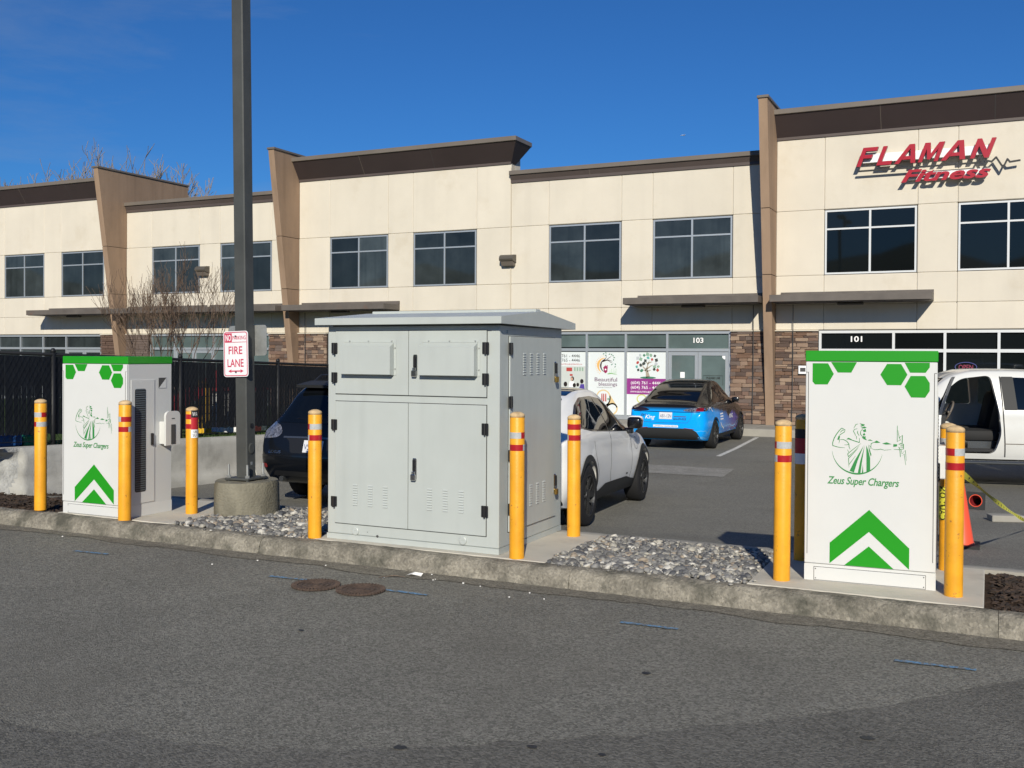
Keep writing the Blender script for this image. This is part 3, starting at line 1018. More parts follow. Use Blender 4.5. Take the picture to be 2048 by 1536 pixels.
# notices on the doors of 103
bp('notice', MB().box(-8.62, -8.48, 30.062, 30.066, 1.01, 1.19), 'white_print')
n = bp('notice_lettering', shift(text_mb('PLEASE USE', 0.06, 0.42, 0, 0.02), -7.80, 30.064, 0.99), 'black_print')
fr = MB()
stroke(fr, [(-7.90, 0.80), (-7.90, 1.09), (-7.30, 1.09), (-7.30, 0.80)], 0.012, 30.066)
bp('notice_border', fr, 'black_print')
sh = MB()
flat(sh, [(-7.32, 1.73), (-7.18, 1.73), (-7.18, 1.64), (-7.25, 1.58), (-7.32, 1.64)], 30.062)
bp('alarm_sticker', sh, 'white_print')
# small plate on the stone by unit 101
bp('address_plate', MB().bbox(-5.03, -4.72, 29.83, 29.86, 1.18, 1.42, 0.006), 'white_print')
bp('address_plate_slot', MB().box(-4.98, -4.83, 29.822, 29.828, 1.25, 1.36), 'seam_dark')

# wall lamps
for (x, z, lab) in ((-14.44, 4.64, 'bronze wall pack lamp over the joint right of the wide cornice'), (-27.6, 4.70, 'bronze wall pack lamp between the two upper windows behind the bare shrub')):
    t = thing('wall_lamp', lab, 'lamp', (x, 29.965, z), 0, 'bronze wall lamps on the cream facade')
    obj('hood', MB().prism([(0, 0.10), (-0.27, 0.16), (-0.30, 0.22), (-0.27, 0.31), (-0.18, 0.36), (0, 0.37)], -0.25, 0.25, 'yz'), 'lamp_bronze', t)
    obj('housing', MB().prism([(0, 0.0), (-0.16, 0.0), (-0.24, 0.155), (0, 0.098)], -0.22, 0.22, 'yz'), 'cap_metal', t)

# ------------------------------------------------------------------ shop sign FLAMAN Fitness
sg = thing('shop_sign', 'red raised FLAMAN Fitness sign with black heartbeat line on the cream wall', 'sign', (-1.6, 29.96, 6.5))
def sp(name, mb, m):
    mb.v = [(x + 1.6, y - 29.96, z - 6.5) for x, y, z in mb.v]
    return obj(name, mb, m, sg)
def letter(polys, x, z, h, w, sl=0.36):
    """polys in a unit box, slanted"""
    out = MB()
    for p in polys:
        q = [(x + a * w + b * h * sl, z + b * h) for a, b in p]
        out.prism(q, 29.66, 29.73, 'xz')
        out.mat(1)
        out.prism([(a, b) for a, b in q], 29.7301, 29.80, 'xz')
        out.mat(0)
    return out
t = 0.24
LET = {'F': [[(0, 0), (0.27, 0), (0.27, 1), (0, 1)], [(0.27, 0.80), (1, 0.80), (1, 1), (0.27, 1)], [(0.27, 0.42), (0.82, 0.42), (0.82, 0.60), (0.27, 0.60)]],
       'L': [[(0, 0), (0.27, 0), (0.27, 1), (0, 1)], [(0.27, 0), (0.95, 0), (0.95, 0.2), (0.27, 0.2)]],
       'A': [[(-0.05, 0), (0.2, 0), (0.52, 0.78), (0.38, 1)], [(0.38, 1), (0.52, 0.78), (0.80, 0), (1.05, 0), (0.66, 1)], [(0.27, 0.20), (0.73, 0.20), (0.66, 0.38), (0.35, 0.38)]],
       'M': [[(0, 0), (0.2, 0), (0.2, 1), (0, 1)], [(0.2, 1), (0.2, 0.68), (0.42, 0.12), (0.58, 0.12), (0.5, 0.42), (0.28, 1)], [(0.8, 1), (0.72, 1), (0.5, 0.42), (0.58, 0.12), (0.8, 0.68)], [(0.8, 0), (1, 0), (1, 1), (0.8, 1)]],
       'N': [[(0, 0), (0.24, 0), (0.24, 1), (0, 1)], [(0.24, 1), (0.24, 0.62), (0.76, 0), (0.76, 0.38)], [(0.76, 0), (1, 0), (1, 1), (0.76, 1)]]}
for ch, x, w in (('F', -3.46, 0.40), ('L', -2.93, 0.40), ('A', -2.44, 0.50), ('M', -1.85, 0.50), ('A', -1.25, 0.56), ('N', -0.55, 0.46)):
    o = sp('letter', letter(LET[ch], x, 7.04, 0.52, w), ['letter_red', 'letter_side'])
fit = text_mb('Fitness', 0.32, 2.25, 0.06, 0.03, 0.35)
sp('script_lettering', shift(fit, -2.28, 29.68, 6.53), ['letter_red', 'letter_side'])
fb = MB()
for a, b, z0, z1 in ((-3.3, -0.05, 7.16, 7.40), (-2.1, -0.15, 6.60, 6.78)):
    fb.prism([(a, z0), (b, z0), (b + 0.08, z1), (a + 0.08, z1)], 29.805, 29.93, 'xz')
sp('raceway', fb, 'white_print')
hb = MB()
HB = [(-3.41, 6.92), (-0.38, 6.93), (-0.30, 7.10), (-0.19, 6.82), (-0.11, 6.96), (-0.02, 6.93), (0.09, 7.04), (0.26, 6.75), (0.36, 6.97), (0.42, 6.89), (0.66, 6.915)]
for (a, b), (c, d) in zip(HB, HB[1:]):
    L = math.hypot(c - a, d - b)
    nx, nz_ = -(d - b) / L * 0.022, (c - a) / L * 0.022
    ex, ez = (c - a) / L * 0.012, (d - b) / L * 0.012
    hb.prism([(a + nx - ex, b + nz_ - ez), (a - nx - ex, b - nz_ - ez), (c - nx + ex, d - nz_ + ez), (c + nx + ex, d + nz_ + ez)], 29.70 + random.uniform(0, 0.004), 29.76, 'xz')
sp('heartbeat_line', hb, 'black_print')

# OPEN sign behind the glass of unit 101
t = thing('open_sign', 'oval neon OPEN sign hanging in the dark window of unit 101', 'sign', (-0.6, 30.05, 1.42))
pmat('neon_pink', (0.30, 0.05, 0.09), 0.4)
pmat('neon_blue', (0.07, 0.08, 0.22), 0.4)
obj('neon_ring', MB().tube([(0.27 * math.cos(a), 0, 0.13 * math.sin(a)) for a in [k * math.pi / 14 for k in range(29)]], 0.012, 6), 'neon_blue', t)
obj('neon_lettering', shift(text_mb('OPEN', 0.13, 0.36, 0.02, 0.0), -0.18, -0.005, -0.065), ['neon_pink', 'neon_pink'], t)

# ------------------------------------------------------------------ window posters of unit 103
pmat('poster_white', (0.66, 0.70, 0.70), 0.35, spec=0.4)
for nm, c in dict(purple=(0.26, 0.035, 0.22), plum=(0.10, 0.015, 0.08), maroon=(0.30, 0.02, 0.09), orange=(0.72, 0.42, 0.13), leaf=(0.06, 0.20, 0.12), grass=(0.22, 0.48, 0.16),
                  bark=(0.055, 0.025, 0.02), trunk=(0.36, 0.31, 0.24), red=(0.42, 0.06, 0.05), teal=(0.10, 0.36, 0.33), dark=(0.05, 0.06, 0.055), sage=(0.25, 0.38, 0.28), grey=(0.45, 0.48, 0.50),
                  skin=(0.55, 0.33, 0.24), hair=(0.02, 0.014, 0.012), violet=(0.08, 0.05, 0.28), wallp=(0.52, 0.55, 0.52), lime=(0.55, 0.58, 0.18), cream=(0.75, 0.68, 0.5), sand=(0.66, 0.50, 0.26)).items():
    pmat('ink_' + nm, c, 0.4)
def poster(x0, x1, z0, z1, lab):
    t = thing('window_poster', lab, 'poster', (x0, 30.078, z0))
    obj('sheet', MB().box(0, x1 - x0, 0, 0.004, 0, z1 - z0), 'poster_white', t)
    def art(name, mb, m, layer=1):
        mb.v = [(x - x0, y - 0.0015 * layer, z - z0) for x, y, z in mb.v]
        return obj(name, mb, m, t)
    return t, art
def disc(mb, x, z, rx, rz, n=18, rot=0):
    flat(mb, [(x + rx * math.cos(a) * math.cos(rot) - rz * math.sin(a) * math.sin(rot), z + rx * math.cos(a) * math.sin(rot) + rz * math.sin(a) * math.cos(rot)) for a in [2 * math.pi * k / n for k in range(n)]])
    return mb
# learning centre logo poster
t, art = poster(-11.66, -10.42, -0.19, 1.82, 'white window poster with tree and house logo reading Beautiful blessings')
def arcpts(cx, cz, r, a0, a1, n=16): return [(cx + r * math.cos(R(a0 + (a1 - a0) * k / n)), cz + r * math.sin(R(a0 + (a1 - a0) * k / n))) for k in range(n + 1)]
mb = MB()
stroke(mb, arcpts(-11.08, 1.36, 0.245, 95, 235), (0.02, 0.09, 0.02))
for a in range(100, 240, 11):
    stroke(mb, [(-11.08 + 0.30 * math.cos(R(a)), 1.36 + 0.30 * math.sin(R(a))), (-11.08 + 0.34 * math.cos(R(a)), 1.36 + 0.34 * math.sin(R(a)))], 0.014)
art('sun_print', mb, 'ink_orange')
mb = MB()
stroke(mb, arcpts(-11.02, 1.36, 0.215, 105, 250), (0.02, 0.055, 0.01))
stroke(mb, [(-11.17, 1.50), (-11.06, 1.53), (-10.96, 1.54), (-10.84, 1.50)], (0.05, 0.025, 0.01))
stroke(mb, [(-11.13, 1.53), (-11.05, 1.62), (-11.04, 1.70)], (0.03, 0.015, 0.008))
stroke(mb, [(-11.04, 1.55), (-10.93, 1.63), (-10.88, 1.66)], (0.02, 0.015, 0.008))
stroke(mb, [(-11.0, 1.54), (-10.88, 1.46), (-10.80, 1.44)], (0.02, 0.012, 0.006))
art('tree_print', mb, 'ink_bark', 2)
mb = MB()
for x, z, a in ((-11.14, 1.74, 0.4), (-11.06, 1.77, 2), (-11.07, 1.69, 1), (-10.94, 1.73, 0.6), (-10.87, 1.72, 0.9), (-10.82, 1.68, 2.5), (-10.80, 1.55, 1.4), (-10.86, 1.40, 0.5), (-10.74, 1.41, 2.2), (-10.75, 1.33, 1.2), (-10.78, 1.62, 0.2)):
    disc(mb, x, z, 0.03, 0.016, 8, a)
art('leaf_print', mb, 'ink_leaf', 3)
mb = MB()
flat(mb, [(-11.16, 1.29), (-11.07, 1.38), (-10.98, 1.29)])
flat(mb, [(-11.14, 1.29), (-11.00, 1.29), (-11.01, 1.17), (-11.06, 1.12), (-11.10, 1.13), (-11.13, 1.2)])
flat(mb, [(-11.03, 1.34), (-11.00, 1.32), (-11.0, 1.38), (-11.03, 1.38)])
art('house_print', mb, 'ink_maroon', 3)
art('house_window_print', disc(MB(), -11.07, 1.24, 0.028, 0.028, 10), 'white_print', 4)
mb = MB()
stroke(mb, [(-11.0, 1.10), (-10.88, 1.12), (-10.68, 1.08)], (0.03, 0.03, 0.005))
for x, h in ((-10.93, 0.10), (-10.88, 0.16), (-10.82, 0.18), (-10.76, 0.14), (-10.72, 0.16)):
    stroke(mb, [(x, 1.11), (x + 0.015, 1.11 + h)], (0.012, 0.03, 0.004))
art('grass_print', mb, 'ink_grass', 3)
art('lettering', shift(text_mb('Beautiful', 0.125, 0.76, 0, 0.004), -11.44, 0, 0.86), 'ink_plum', 1)
art('lettering', shift(text_mb('blessings', 0.115, 0.62, 0, 0.004), -11.30, 0, 0.72), 'ink_plum', 1)
art('lettering', shift(text_mb('Learning Centre Inc', 0.035, 0.52), -11.36, 0, 0.655), 'ink_dark', 1)
mb = MB()
disc(mb, -11.14, 0.33, 0.25, 0.27, 28)
disc(mb, -10.86, -0.02, 0.22, 0.19, 28, 0.6)
flat(mb, [(-11.36, 0.20), (-10.90, 0.42), (-10.66, 0.05), (-11.02, -0.17)])
art('badge_print', mb, 'ink_sand', 1)
art('badge_print', disc(MB(), -11.14, 0.33, 0.21, 0.23, 28), 'poster_white', 2)
mb = MB()
for k, x in enumerate((-11.21, -11.15, -11.08)):
    flat(mb, [(x, 0.22), (x + 0.045, 0.22), (x + 0.04, 0.47), (x + 0.005, 0.47)])
art('pencil_print', mb, 'ink_red', 3)
art('badge_print', disc(MB(), -10.86, -0.02, 0.17, 0.14, 24, 0.6), 'poster_white', 2)
art('pencil_print', disc(MB(), -10.97, 0.3, 0.04, 0.04), 'ink_sage', 3)
# tree of learning poster with phone numbers
t, art = poster(-10.345, -9.065, -0.19, 1.82, 'white window poster with picture tree above a purple phone number banner')
mb = MB()
stroke(mb, [(-9.66, 1.01), (-9.69, 1.16), (-9.72, 1.26)], (0.14, 0.09, 0.075))
for p in ([(-9.72, 1.25), (-9.82, 1.33), (-9.85, 1.42)], [(-9.71, 1.26), (-9.67, 1.40), (-9.62, 1.54)], [(-9.70, 1.27), (-9.58, 1.36), (-9.50, 1.40)], [(-9.72, 1.22), (-9.84, 1.24)], [(-9.69, 1.20), (-9.56, 1.24)], [(-9.66, 1.42), (-9.74, 1.52)], [(-9.65, 1.46), (-9.52, 1.5)]):
    stroke(mb, p, (0.05, 0.03, 0.012))
art('trunk_print', mb, 'ink_trunk', 1)
mb = MB()
disc(mb, -9.66, 1.0, 0.26, 0.035)
art('mound_print', mb, 'ink_leaf', 1)
cols = ['ink_red', 'ink_teal', 'ink_dark', 'ink_sage', 'ink_grey', 'ink_leaf']
spots = [(-10.0, 1.47, 0), (-9.90, 1.58, 3), (-9.79, 1.70, 5), (-9.66, 1.62, 1), (-9.53, 1.57, 0), (-9.44, 1.68, 2), (-9.57, 1.70, 3), (-9.39, 1.55, 2), (-9.40, 1.43, 4), (-9.33, 1.35, 3), (-9.35, 1.24, 0), (-9.46, 1.26, 2),
         (-9.90, 1.39, 2), (-10.03, 1.34, 1), (-9.98, 1.24, 2), (-9.87, 1.22, 5), (-9.75, 1.53, 2), (-9.68, 1.73, 3), (-9.80, 1.44, 2), (-10.0, 1.61, 4), (-9.45, 1.34, 3), (-9.92, 1.70, 4)]
for ci in range(6):
    mb = MB()
    for i, (x, z, c) in enumerate(spots):
        if c == ci:
            a = noise1(i, 3) * 3
            s = 0.045 + 0.02 * noise1(i, 8)
            if i % 3 == 0:
                disc(mb, x, z, s, s * 0.8, 12, a)
            else:
                flat(mb, [(x + s * math.cos(a + b) * (1 if k % 2 else 1.1), z + s * 1.1 * math.sin(a + b)) for k, b in enumerate((0.7, 2.3, 3.9, 5.4))])
    art('school_item_print', mb, cols[ci], 2)
art('banner_print', MB().box(-10.345, -9.065, 0, 0.0005, 0.47, 0.97), 'ink_purple', 1)
art('lettering', shift(text_mb('(604) 761 - 4446', 0.095, 0.98, 0, 0.003), -10.22, 0, 0.79), 'white_print', 2)
art('lettering', shift(text_mb('(604) 765 - 4446', 0.095, 0.98, 0, 0.003), -10.22, 0, 0.645), 'white_print', 2)
art('lettering', shift(text_mb('WWW.BEAUTIFULBLESSINGS.CA', 0.055, 1.02, 0, 0.004), -10.24, 0, 0.525), 'white_print', 2)
art('ring_print', disc(MB(), -9.86, 0.33, 0.17, 0.15, 24), 'ink_lime', 1)
art('ring_print', disc(MB(), -9.86, 0.33, 0.13, 0.11, 24), 'poster_white', 2)
# classroom poster
t, art = poster(-13.0, -11.735, -0.19, 1.80, 'white window poster with phone numbers over a classroom photograph')
art('lettering', shift(text_mb('(604) 761 - 4446', 0.10, 1.0, 0, 0.003), -12.95, 0, 1.62), 'ink_dark', 1)
art('lettering', shift(text_mb('(604) 765 - 4446', 0.10, 1.0, 0, 0.003), -12.95, 0, 1.48), 'ink_dark', 1)
art('lettering', shift(text_mb('WWW.BEAUTIFULBLESSINGS.CA', 0.045, 1.08, 0, 0.01), -12.95, 0, 1.375), 'ink_red', 1)
art('classroom_print', MB().box(-13.0, -11.735, 0, 0.0005, -0.19, 1.33), 'ink_wallp', 1)
mb = MB()
flat(mb, [(-12.42, 1.17), (-12.22, 1.17), (-12.22, 1.29), (-12.42, 1.29)])
flat(mb, [(-12.30, 1.02), (-12.20, 1.02), (-12.20, 1.08), (-12.30, 1.08)])
art('wall_chart_print', mb, 'ink_red', 2)
mb = MB()
for k in range(4):
    flat(mb, [(-12.15 + k * 0.09, 1.18), (-12.10 + k * 0.09, 1.18), (-12.10 + k * 0.09, 1.30), (-12.15 + k * 0.09, 1.30)])
art('wall_chart_print', mb, 'ink_sage', 2)
mb = MB()
for x, z, r in ((-12.21, 0.93, 0.075), (-12.45, 0.75, 0.08), (-12.14, 0.72, 0.07), (-11.88, 0.85, 0.075), (-12.02, 0.74, 0.06)):
    disc(mb, x, z, r * 0.8, r)
art('hair_print', mb, 'ink_hair', 2)
mb = MB()
disc(mb, -12.23, 0.92, 0.04, 0.055)
art('face_print', mb, 'ink_skin', 3)
mb = MB()
flat(mb, [(-12.34, 0.66), (-12.14, 0.66), (-12.16, 0.84), (-12.30, 0.84)])
art('blouse_print', mb, 'white_print', 2)
mb = MB()
flat(mb, [(-11.98, 0.60), (-11.78, 0.60), (-11.80, 0.76), (-11.92, 0.76)])
art('jumper_print', mb, 'ink_violet', 3)

# ------------------------------------------------------------------ charging cabinets
def emblem(y):
    """line drawing: bearded strongman with a bolt in a ring (units scaled to metres)"""
    mb = MB()
    def C(p): return (0.0285 + p[0] * 0.000424 + 0, 1.2525 - (p[1] - p[0] * 0.010) * 0.000446)
    def S(pts, w): stroke(mb, [C(p) for p in pts], tuple(k * 0.00044 for k in w) if isinstance(w, tuple) else w * 0.00044, y)
    def Fp(pts): flat(mb, [C(p) for p in pts], y)
    S([(362, 705), (362, 660), (385, 590), (420, 530), (460, 475), (500, 434)], (10, 14, 10))
    S([(500, 434), (552, 462), (540, 495), (500, 520), (470, 542)], 10)
    S([(478, 500), (512, 465), (530, 470)], 9)
    Fp([(432, 612), (450, 560), (470, 545), (474, 575), (462, 615)])
    S([(462, 610), (467, 640), (455, 668)], (9, 7, 4))
    S([(362, 705), (420, 722), (480, 733), (550, 735)], (11, 9, 4))
    S([(475, 612), (530, 610), (580, 635), (612, 675)], (6, 11, 10))
    S([(612, 680), (580, 690), (540, 690)], (10, 7, 4))
    S([(612, 675), (615, 720), (632, 757)], (10, 9, 5))
    Fp([(570, 605), (605, 580), (658, 605), (610, 606)])
    S([(610, 600), (690, 625), (772, 648)], (8, 12, 12))
    S([(772, 648), (772, 580)], (9, 8, 5))
    S([(748, 366), (715, 375), (685, 432)], (5, 10, 6))
    S([(738, 440), (692, 450), (680, 480), (700, 515), (714, 548)], (6, 11, 6))
    S([(745, 470), (740, 500), (766, 546)], (6, 12, 6))
    S([(725, 552), (728, 602)], (10, 7, 4))
    Fp([(772, 356), (850, 372), (842, 392), (800, 404), (780, 398), (806, 384)])
    Fp([(790, 425), (845, 402), (880, 420), (850, 432), (820, 430)])
    Fp([(820, 462), (866, 438), (872, 480), (838, 490)])
    Fp([(820, 520), (845, 500), (862, 530), (838, 544)])
    Fp([(808, 562), (866, 552), (864, 582), (886, 612), (850, 602), (822, 585)])
    S([(822, 436), (788, 480), (788, 520), (805, 546), (840, 556)], (7, 11, 7))
    Fp([(893, 614), (930, 597), (978, 620), (930, 616)])
    Fp([(985, 642), (1030, 611), (1088, 642), (1030, 649)])
    Fp([(1112, 656), (1180, 634), (1255, 662), (1170, 670)])
    S([(945, 702), (950, 660), (990, 640)], (6, 12, 8))
    S([(920, 690), (948, 712), (944, 742)], (5, 12, 5))
    S([(955, 735), (1000, 752), (1050, 750), (1090, 740), (1150, 755), (1250, 742)], (4, 10, 4))
    S([(1288, 738), (1372, 740)], (5, 8, 8))
    Fp([(1280, 660), (1336, 660), (1336, 690), (1280, 702)])
    S([(1360, 662), (1390, 646), (1430, 656), (1430, 730), (1378, 735), (1362, 700)], 11)
    S([(1385, 672), (1432, 672)], 10)
    S([(1385, 700), (1432, 700)], 10)
    S([(1337, 380), (1337, 622), (1385, 592), (1366, 562), (1412, 522), (1410, 642)], (7, 11, 11))
    S([(1345, 450), (1366, 556)], (3, 8, 8))
    S([(1378, 742), (1386, 850), (1440, 800), (1466, 970)], (11, 11, 4))
    S([(1400, 748), (1406, 802), (1458, 746), (1474, 905)], (9, 10, 4))
    Fp([(838, 690), (700, 930), (626, 1085), (692, 1110), (748, 925)])
    Fp([(852, 690), (788, 930), (752, 1112), (792, 1116), (815, 930)])
    Fp([(876, 690), (880, 900), (882, 1095), (938, 1062), (936, 880), (905, 760)])
    Fp([(826, 980), (814, 1112), (834, 1110)])
    S([(795, 662), (690, 745), (594, 826)], (4, 8, 10))
    S([(594, 826), (606, 870)], 10)
    S([(772, 700), (690, 790), (604, 872)], (4, 8, 10))
    S([(748, 740), (680, 820), (614, 892)], (4, 8, 10))
    S([(712, 855), (660, 930), (618, 988)], (4, 8, 8))
    S([(608, 888), (612, 960), (616, 1035)], (9, 9, 3))
    S([(588, 762), (614, 803)], (4, 9, 6))
    Fp([(905, 672), (955, 832), (945, 856), (918, 770)])
    S([(738 + 384 * math.cos(R(a)), 752 - 376 * math.sin(R(a)) ) for a in range(186, 352, 4)], (2, 26, 2))
    return mb

CH, CW, CD = 1.59, 0.84, 0.56
def charger(loc, rz, label, zs=1.0):
    t = thing('charging_cabinet', label, 'charger', loc, rz, 'white and green charging cabinets')
    t.scale = (1, 1, zs)
    b = obj('body', MB().bbox(0, CW, 0, CD, 0.0, 1.515, 0.006), ['charger_side'], t)
    obj('base_skirt', MB().box(-0.001, CW + 0.0012, -0.0015, CD + 0.001, 0.0, 0.112), 'charger_white', t)
    obj('top_band', MB().bbox(-0.004, CW + 0.004, -0.005, CD + 0.004, 1.517, 1.59, 0.004), 'charger_green', t)
    d = obj('front_door', MB().bbox(0.0, CW, -0.012, 0.0, 0.12, 1.513, 0.004), 'charger_white', t)
    y = -0.0135
    for poly in ([(0.422, 0.51), (0.677, 0.27), (0.677, 0.128), (0.422, 0.361)], [(0.422, 0.51), (0.422, 0.361), (0.167, 0.129), (0.167, 0.269)]):
        pass
    cv = MB()
    flat(cv, [(0.422, 0.512), (0.168, 0.270), (0.168, 0.128), (0.422, 0.362)], y)
    flat(cv, [(0.422, 0.512), (0.422, 0.362), (0.677, 0.128), (0.677, 0.270)], y)
    flat(cv, [(0.422, 0.264), (0.264, 0.123), (0.580, 0.123)], y)
    obj('chevron_decal', cv, 'charger_green', d)
    for hx in ([(0.045, 1.503), (0.147, 1.503), (0.185, 1.43), (0.145, 1.358), (0.061, 1.357), (0.045, 1.378)], [(0.167, 1.512), (0.335, 1.512), (0.299, 1.441), (0.211, 1.441)],
               [(0.485, 1.43), (0.527, 1.502), (0.615, 1.502), (0.655, 1.431), (0.616, 1.36), (0.528, 1.36)], [(0.637, 1.512), (0.792, 1.512), (0.792, 1.481), (0.767, 1.445), (0.671, 1.445)],
               [(0.638, 1.352), (0.675, 1.423), (0.764, 1.424), (0.793, 1.377), (0.793, 1.324), (0.766, 1.28), (0.679, 1.28)]):
        h = MB()
        flat(h, hx, y)
        obj('hexagon_decal', h, 'charger_green', d)
    obj('emblem', emblem(y), 'emblem_green', d)
    obj('lettering', shift(text_mb('Zeus Super Chargers', 0.050, 0.462, 0, 0.015, 0.28, 0.95), 0.148, y, 0.678), 'emblem_green', d)
    # door edge seams
    for xa, xb, xc in ((0.003, 0.014, 0.018), (0.838, 0.826, 0.822)):
        sm = MB()
        stroke(sm, [(xc, 0.185), (xc, 1.4415)], 0.004, -0.0135)
        stroke(sm, [(xc, 1.4415), (xa, 1.4415)], 0.003, -0.0135)
        if xa > xb:
            sm.f = [f if i == 0 else f[::-1] for i, f in enumerate(sm.f)]
        obj('door_seam', sm, 'seam_dark', d)
    p = obj('kick_plate', MB().bbox(0.065, 0.778, -0.0075, -0.0016, 0.006, 0.094, 0.002), 'charger_white', t)
    e = MB().box(0.062, 0.781, -0.0030, -0.00155, 0.003, 0.097)
    obj('plate_shadow_gap', e, 'seam_dark', p)
    sc = None
    for x, z in ((0.075, 0.018), (0.075, 0.083), (0.768, 0.018), (0.768, 0.083)):
        s = MB().lathe([(0.004, 0), (0.004, -0.002)], 8, (x, -0.0075, z), 'y')
        obj('screw', s, 'seam_dark', p)
    # right side: door with vent grille, screen recess, holster
    X = CW
    sd = obj('side_door', MB().bbox(X, X + 0.006, 0.035, 0.33, 0.13, 1.36, 0.002), 'charger_side', t)
    gr = MB()
    pts = []
    y0, y1, z0, z1, rr_ = 0.08, 0.215, 0.245, 1.27, 0.02
    for cy, cz, a0 in ((y1 - rr_, z1 - rr_, 0), (y0 + rr_, z1 - rr_, 90), (y0 + rr_, z0 + rr_, 180), (y1 - rr_, z0 + rr_, 270)):
        for k in range(5):
            a = R(a0 + k * 22.5)
            pts.append((cy + rr_ * math.cos(a), cz + rr_ * math.sin(a)))
    gr.prism(pts, X + 0.0062, X + 0.0085, 'yz')
    g = obj('vent_grille', gr, 'vent_dark', t)
    sl = None
    for k in range(46):
        z = z0 + 0.012 + k * 0.0222
        if sl is None:
            m = MB()
            m.add([(X + 0.0086, y0 + 0.004, 0.010), (X + 0.0086, y1 - 0.004, 0.010), (X + 0.0115, y1 - 0.004, 0.0), (X + 0.0115, y0 + 0.004, 0.0), (X + 0.0086, y0 + 0.004, 0.006), (X + 0.0086, y1 - 0.004, 0.006)],
                  [(0, 3, 2, 1), (3, 4, 5, 2)])
            sl = obj('slat', m, 'vent_slat', g, loc=(0, 0, z))
        else:
            copy(sl, g, (0, 0, z))
    obj('door_lock', MB().bbox(X + 0.007, X + 0.022, 0.275, 0.307, 0.70, 0.82, 0.004), 'hinge_black', sd)
    rc = obj('screen_recess', MB().box(X + 0.001, X + 0.004, 0.385, 0.485, 1.27, 1.375), 'seam_dark', t)
    fr = MB()
    fr.add([(X + 0.0045, 0.385, 1.27), (X + 0.0045, 0.485, 1.27), (X + 0.0045, 0.485, 1.375)], [(0, 1, 2)])
    obj('recess_reveal', fr, 'charger_white', rc)
    # holster: rounded upright box with a slot
    ho = MB()
    op = []
    for cy, cz, a0 in ((0.515, 0.985, 0), (0.425, 0.985, 90)):
        for k in range(7):
            a = R(a0 + k * 15)
            op.append((cy + 0.05 * math.cos(a), cz + 0.05 * math.sin(a)))
    op += [(0.375, 0.69), (0.565, 0.69)]
    ho.prism(op, X + 0.08, X + 0.105, 'yz')
    h = obj('plug_holster', ho, 'charger_side', t)
    obj('holster_box', MB().bbox(X + 0.001, X + 0.079, 0.39, 0.55, 0.70, 0.93, 0.006), 'charger_white', h)
    obj('holster_slot', MB().bbox(X + 0.1055, X + 0.110, 0.44, 0.50, 0.70, 0.90, 0.002), 'seam_dark', h)
    obj('brand_label', shift(MB().box(X + 0.1055, X + 0.107, 0.45, 0.49, 0.955, 0.965)), 'cabinet_grey_dark', h)
    return t
charger((-1.152, 7.143, 0.133), R(2.5), 'white green charging cabinet with full face showing beside the dark mulch')
charger((-8.095, 6.86, 0.133), R(0.6), 'white green charging cabinet showing its louvred side, in front of the black fence', 0.953)

# ------------------------------------------------------------------ grey electrical cabinet
cb = thing('electrical_cabinet', 'large grey steel electrical cabinet with overhanging pitched roof', 'cabinet', (-5.03, 6.93, 0.133))
W, D, H = 1.61, 1.24, 1.78
obj('body', MB().bbox(0, W, 0, D, 0.045, H, 0.006), 'cabinet_grey', cb)
obj('plinth', MB().box(-0.004, W + 0.004, -0.004, D + 0.004, 0, 0.044), 'cabinet_grey', cb)
rf = MB()
e0, e1 = -0.065, W + 0.062
rz0, rz1, rzr = 1.79, 1.845, 1.915
f0, f1 = -0.10, D + 0.17
ym = D * 0.55
rf.add([(e0, f0, rz0), (e1, f0, rz0), (e1, f1, rz0 - 0.012), (e0, f1, rz0 - 0.012), (e0, f0, rz1), (e1, f0, rz1), (e1, f1, rz1 - 0.012), (e0, f1, rz1 - 0.012), (e0, ym, rzr), (e1, ym, rzr)],
       [(0, 3, 2, 1), (0, 1, 5, 4), (2, 3, 7, 6), (1, 2, 6, 9, 5), (3, 0, 4, 8, 7), (4, 5, 9, 8), (8, 9, 6, 7)])
ro = obj('roof', rf, 'cabinet_grey', cb)
obj('roof_ridge', MB().bbox(0.02, W + 0.02, ym - 0.05, ym + 0.05, rzr - 0.012, rzr + 0.016, 0.004), 'cabinet_grey', ro)
obj('eave_frame', MB().box(0.03, W - 0.03, 0.03, D - 0.03, H + 0.001, rz0 - 0.001), 'cabinet_grey_dark', cb)
obj('header_trim', MB().box(0.07, W - 0.07, -0.004, 0.0, 1.735, 1.738), 'seam_dark', cb)
def louvres(parent, cx, ztop, n, face, w=0.048, pitch=0.0205):
    """small pressed louvres in a column; face 'f' on the front, 's' on the right side"""
    first = None
    for k in range(n):
        z = ztop - k * pitch
        if face == 'f':
            loc = (cx, -0.0145, z)
        else:
            loc = (W + 0.0145, cx, z)
        if first is None:
            m = MB()
            if face == 'f':
                m.add([(-w / 2, 0, 0), (w / 2, 0, 0), (w / 2 - 0.003, -0.007, -0.011), (-w / 2 + 0.003, -0.007, -0.011), (-w / 2, 0, -0.013), (w / 2, 0, -0.013)], [(0, 3, 2, 1), (3, 4, 5, 2), (0, 4, 3), (1, 2, 5)])
            else:
                m.add([(0, -w / 2, 0), (0, w / 2, 0), (0.007, w / 2 - 0.003, -0.011), (0.007, -w / 2 + 0.003, -0.011), (0, -w / 2, -0.013), (0, w / 2, -0.013)], [(0, 3, 2, 1), (3, 4, 5, 2), (0, 4, 3), (1, 2, 5)])
            first = obj('louvre', m, 'cabinet_grey', parent, loc=loc)
        else:
            copy(first, parent, loc)
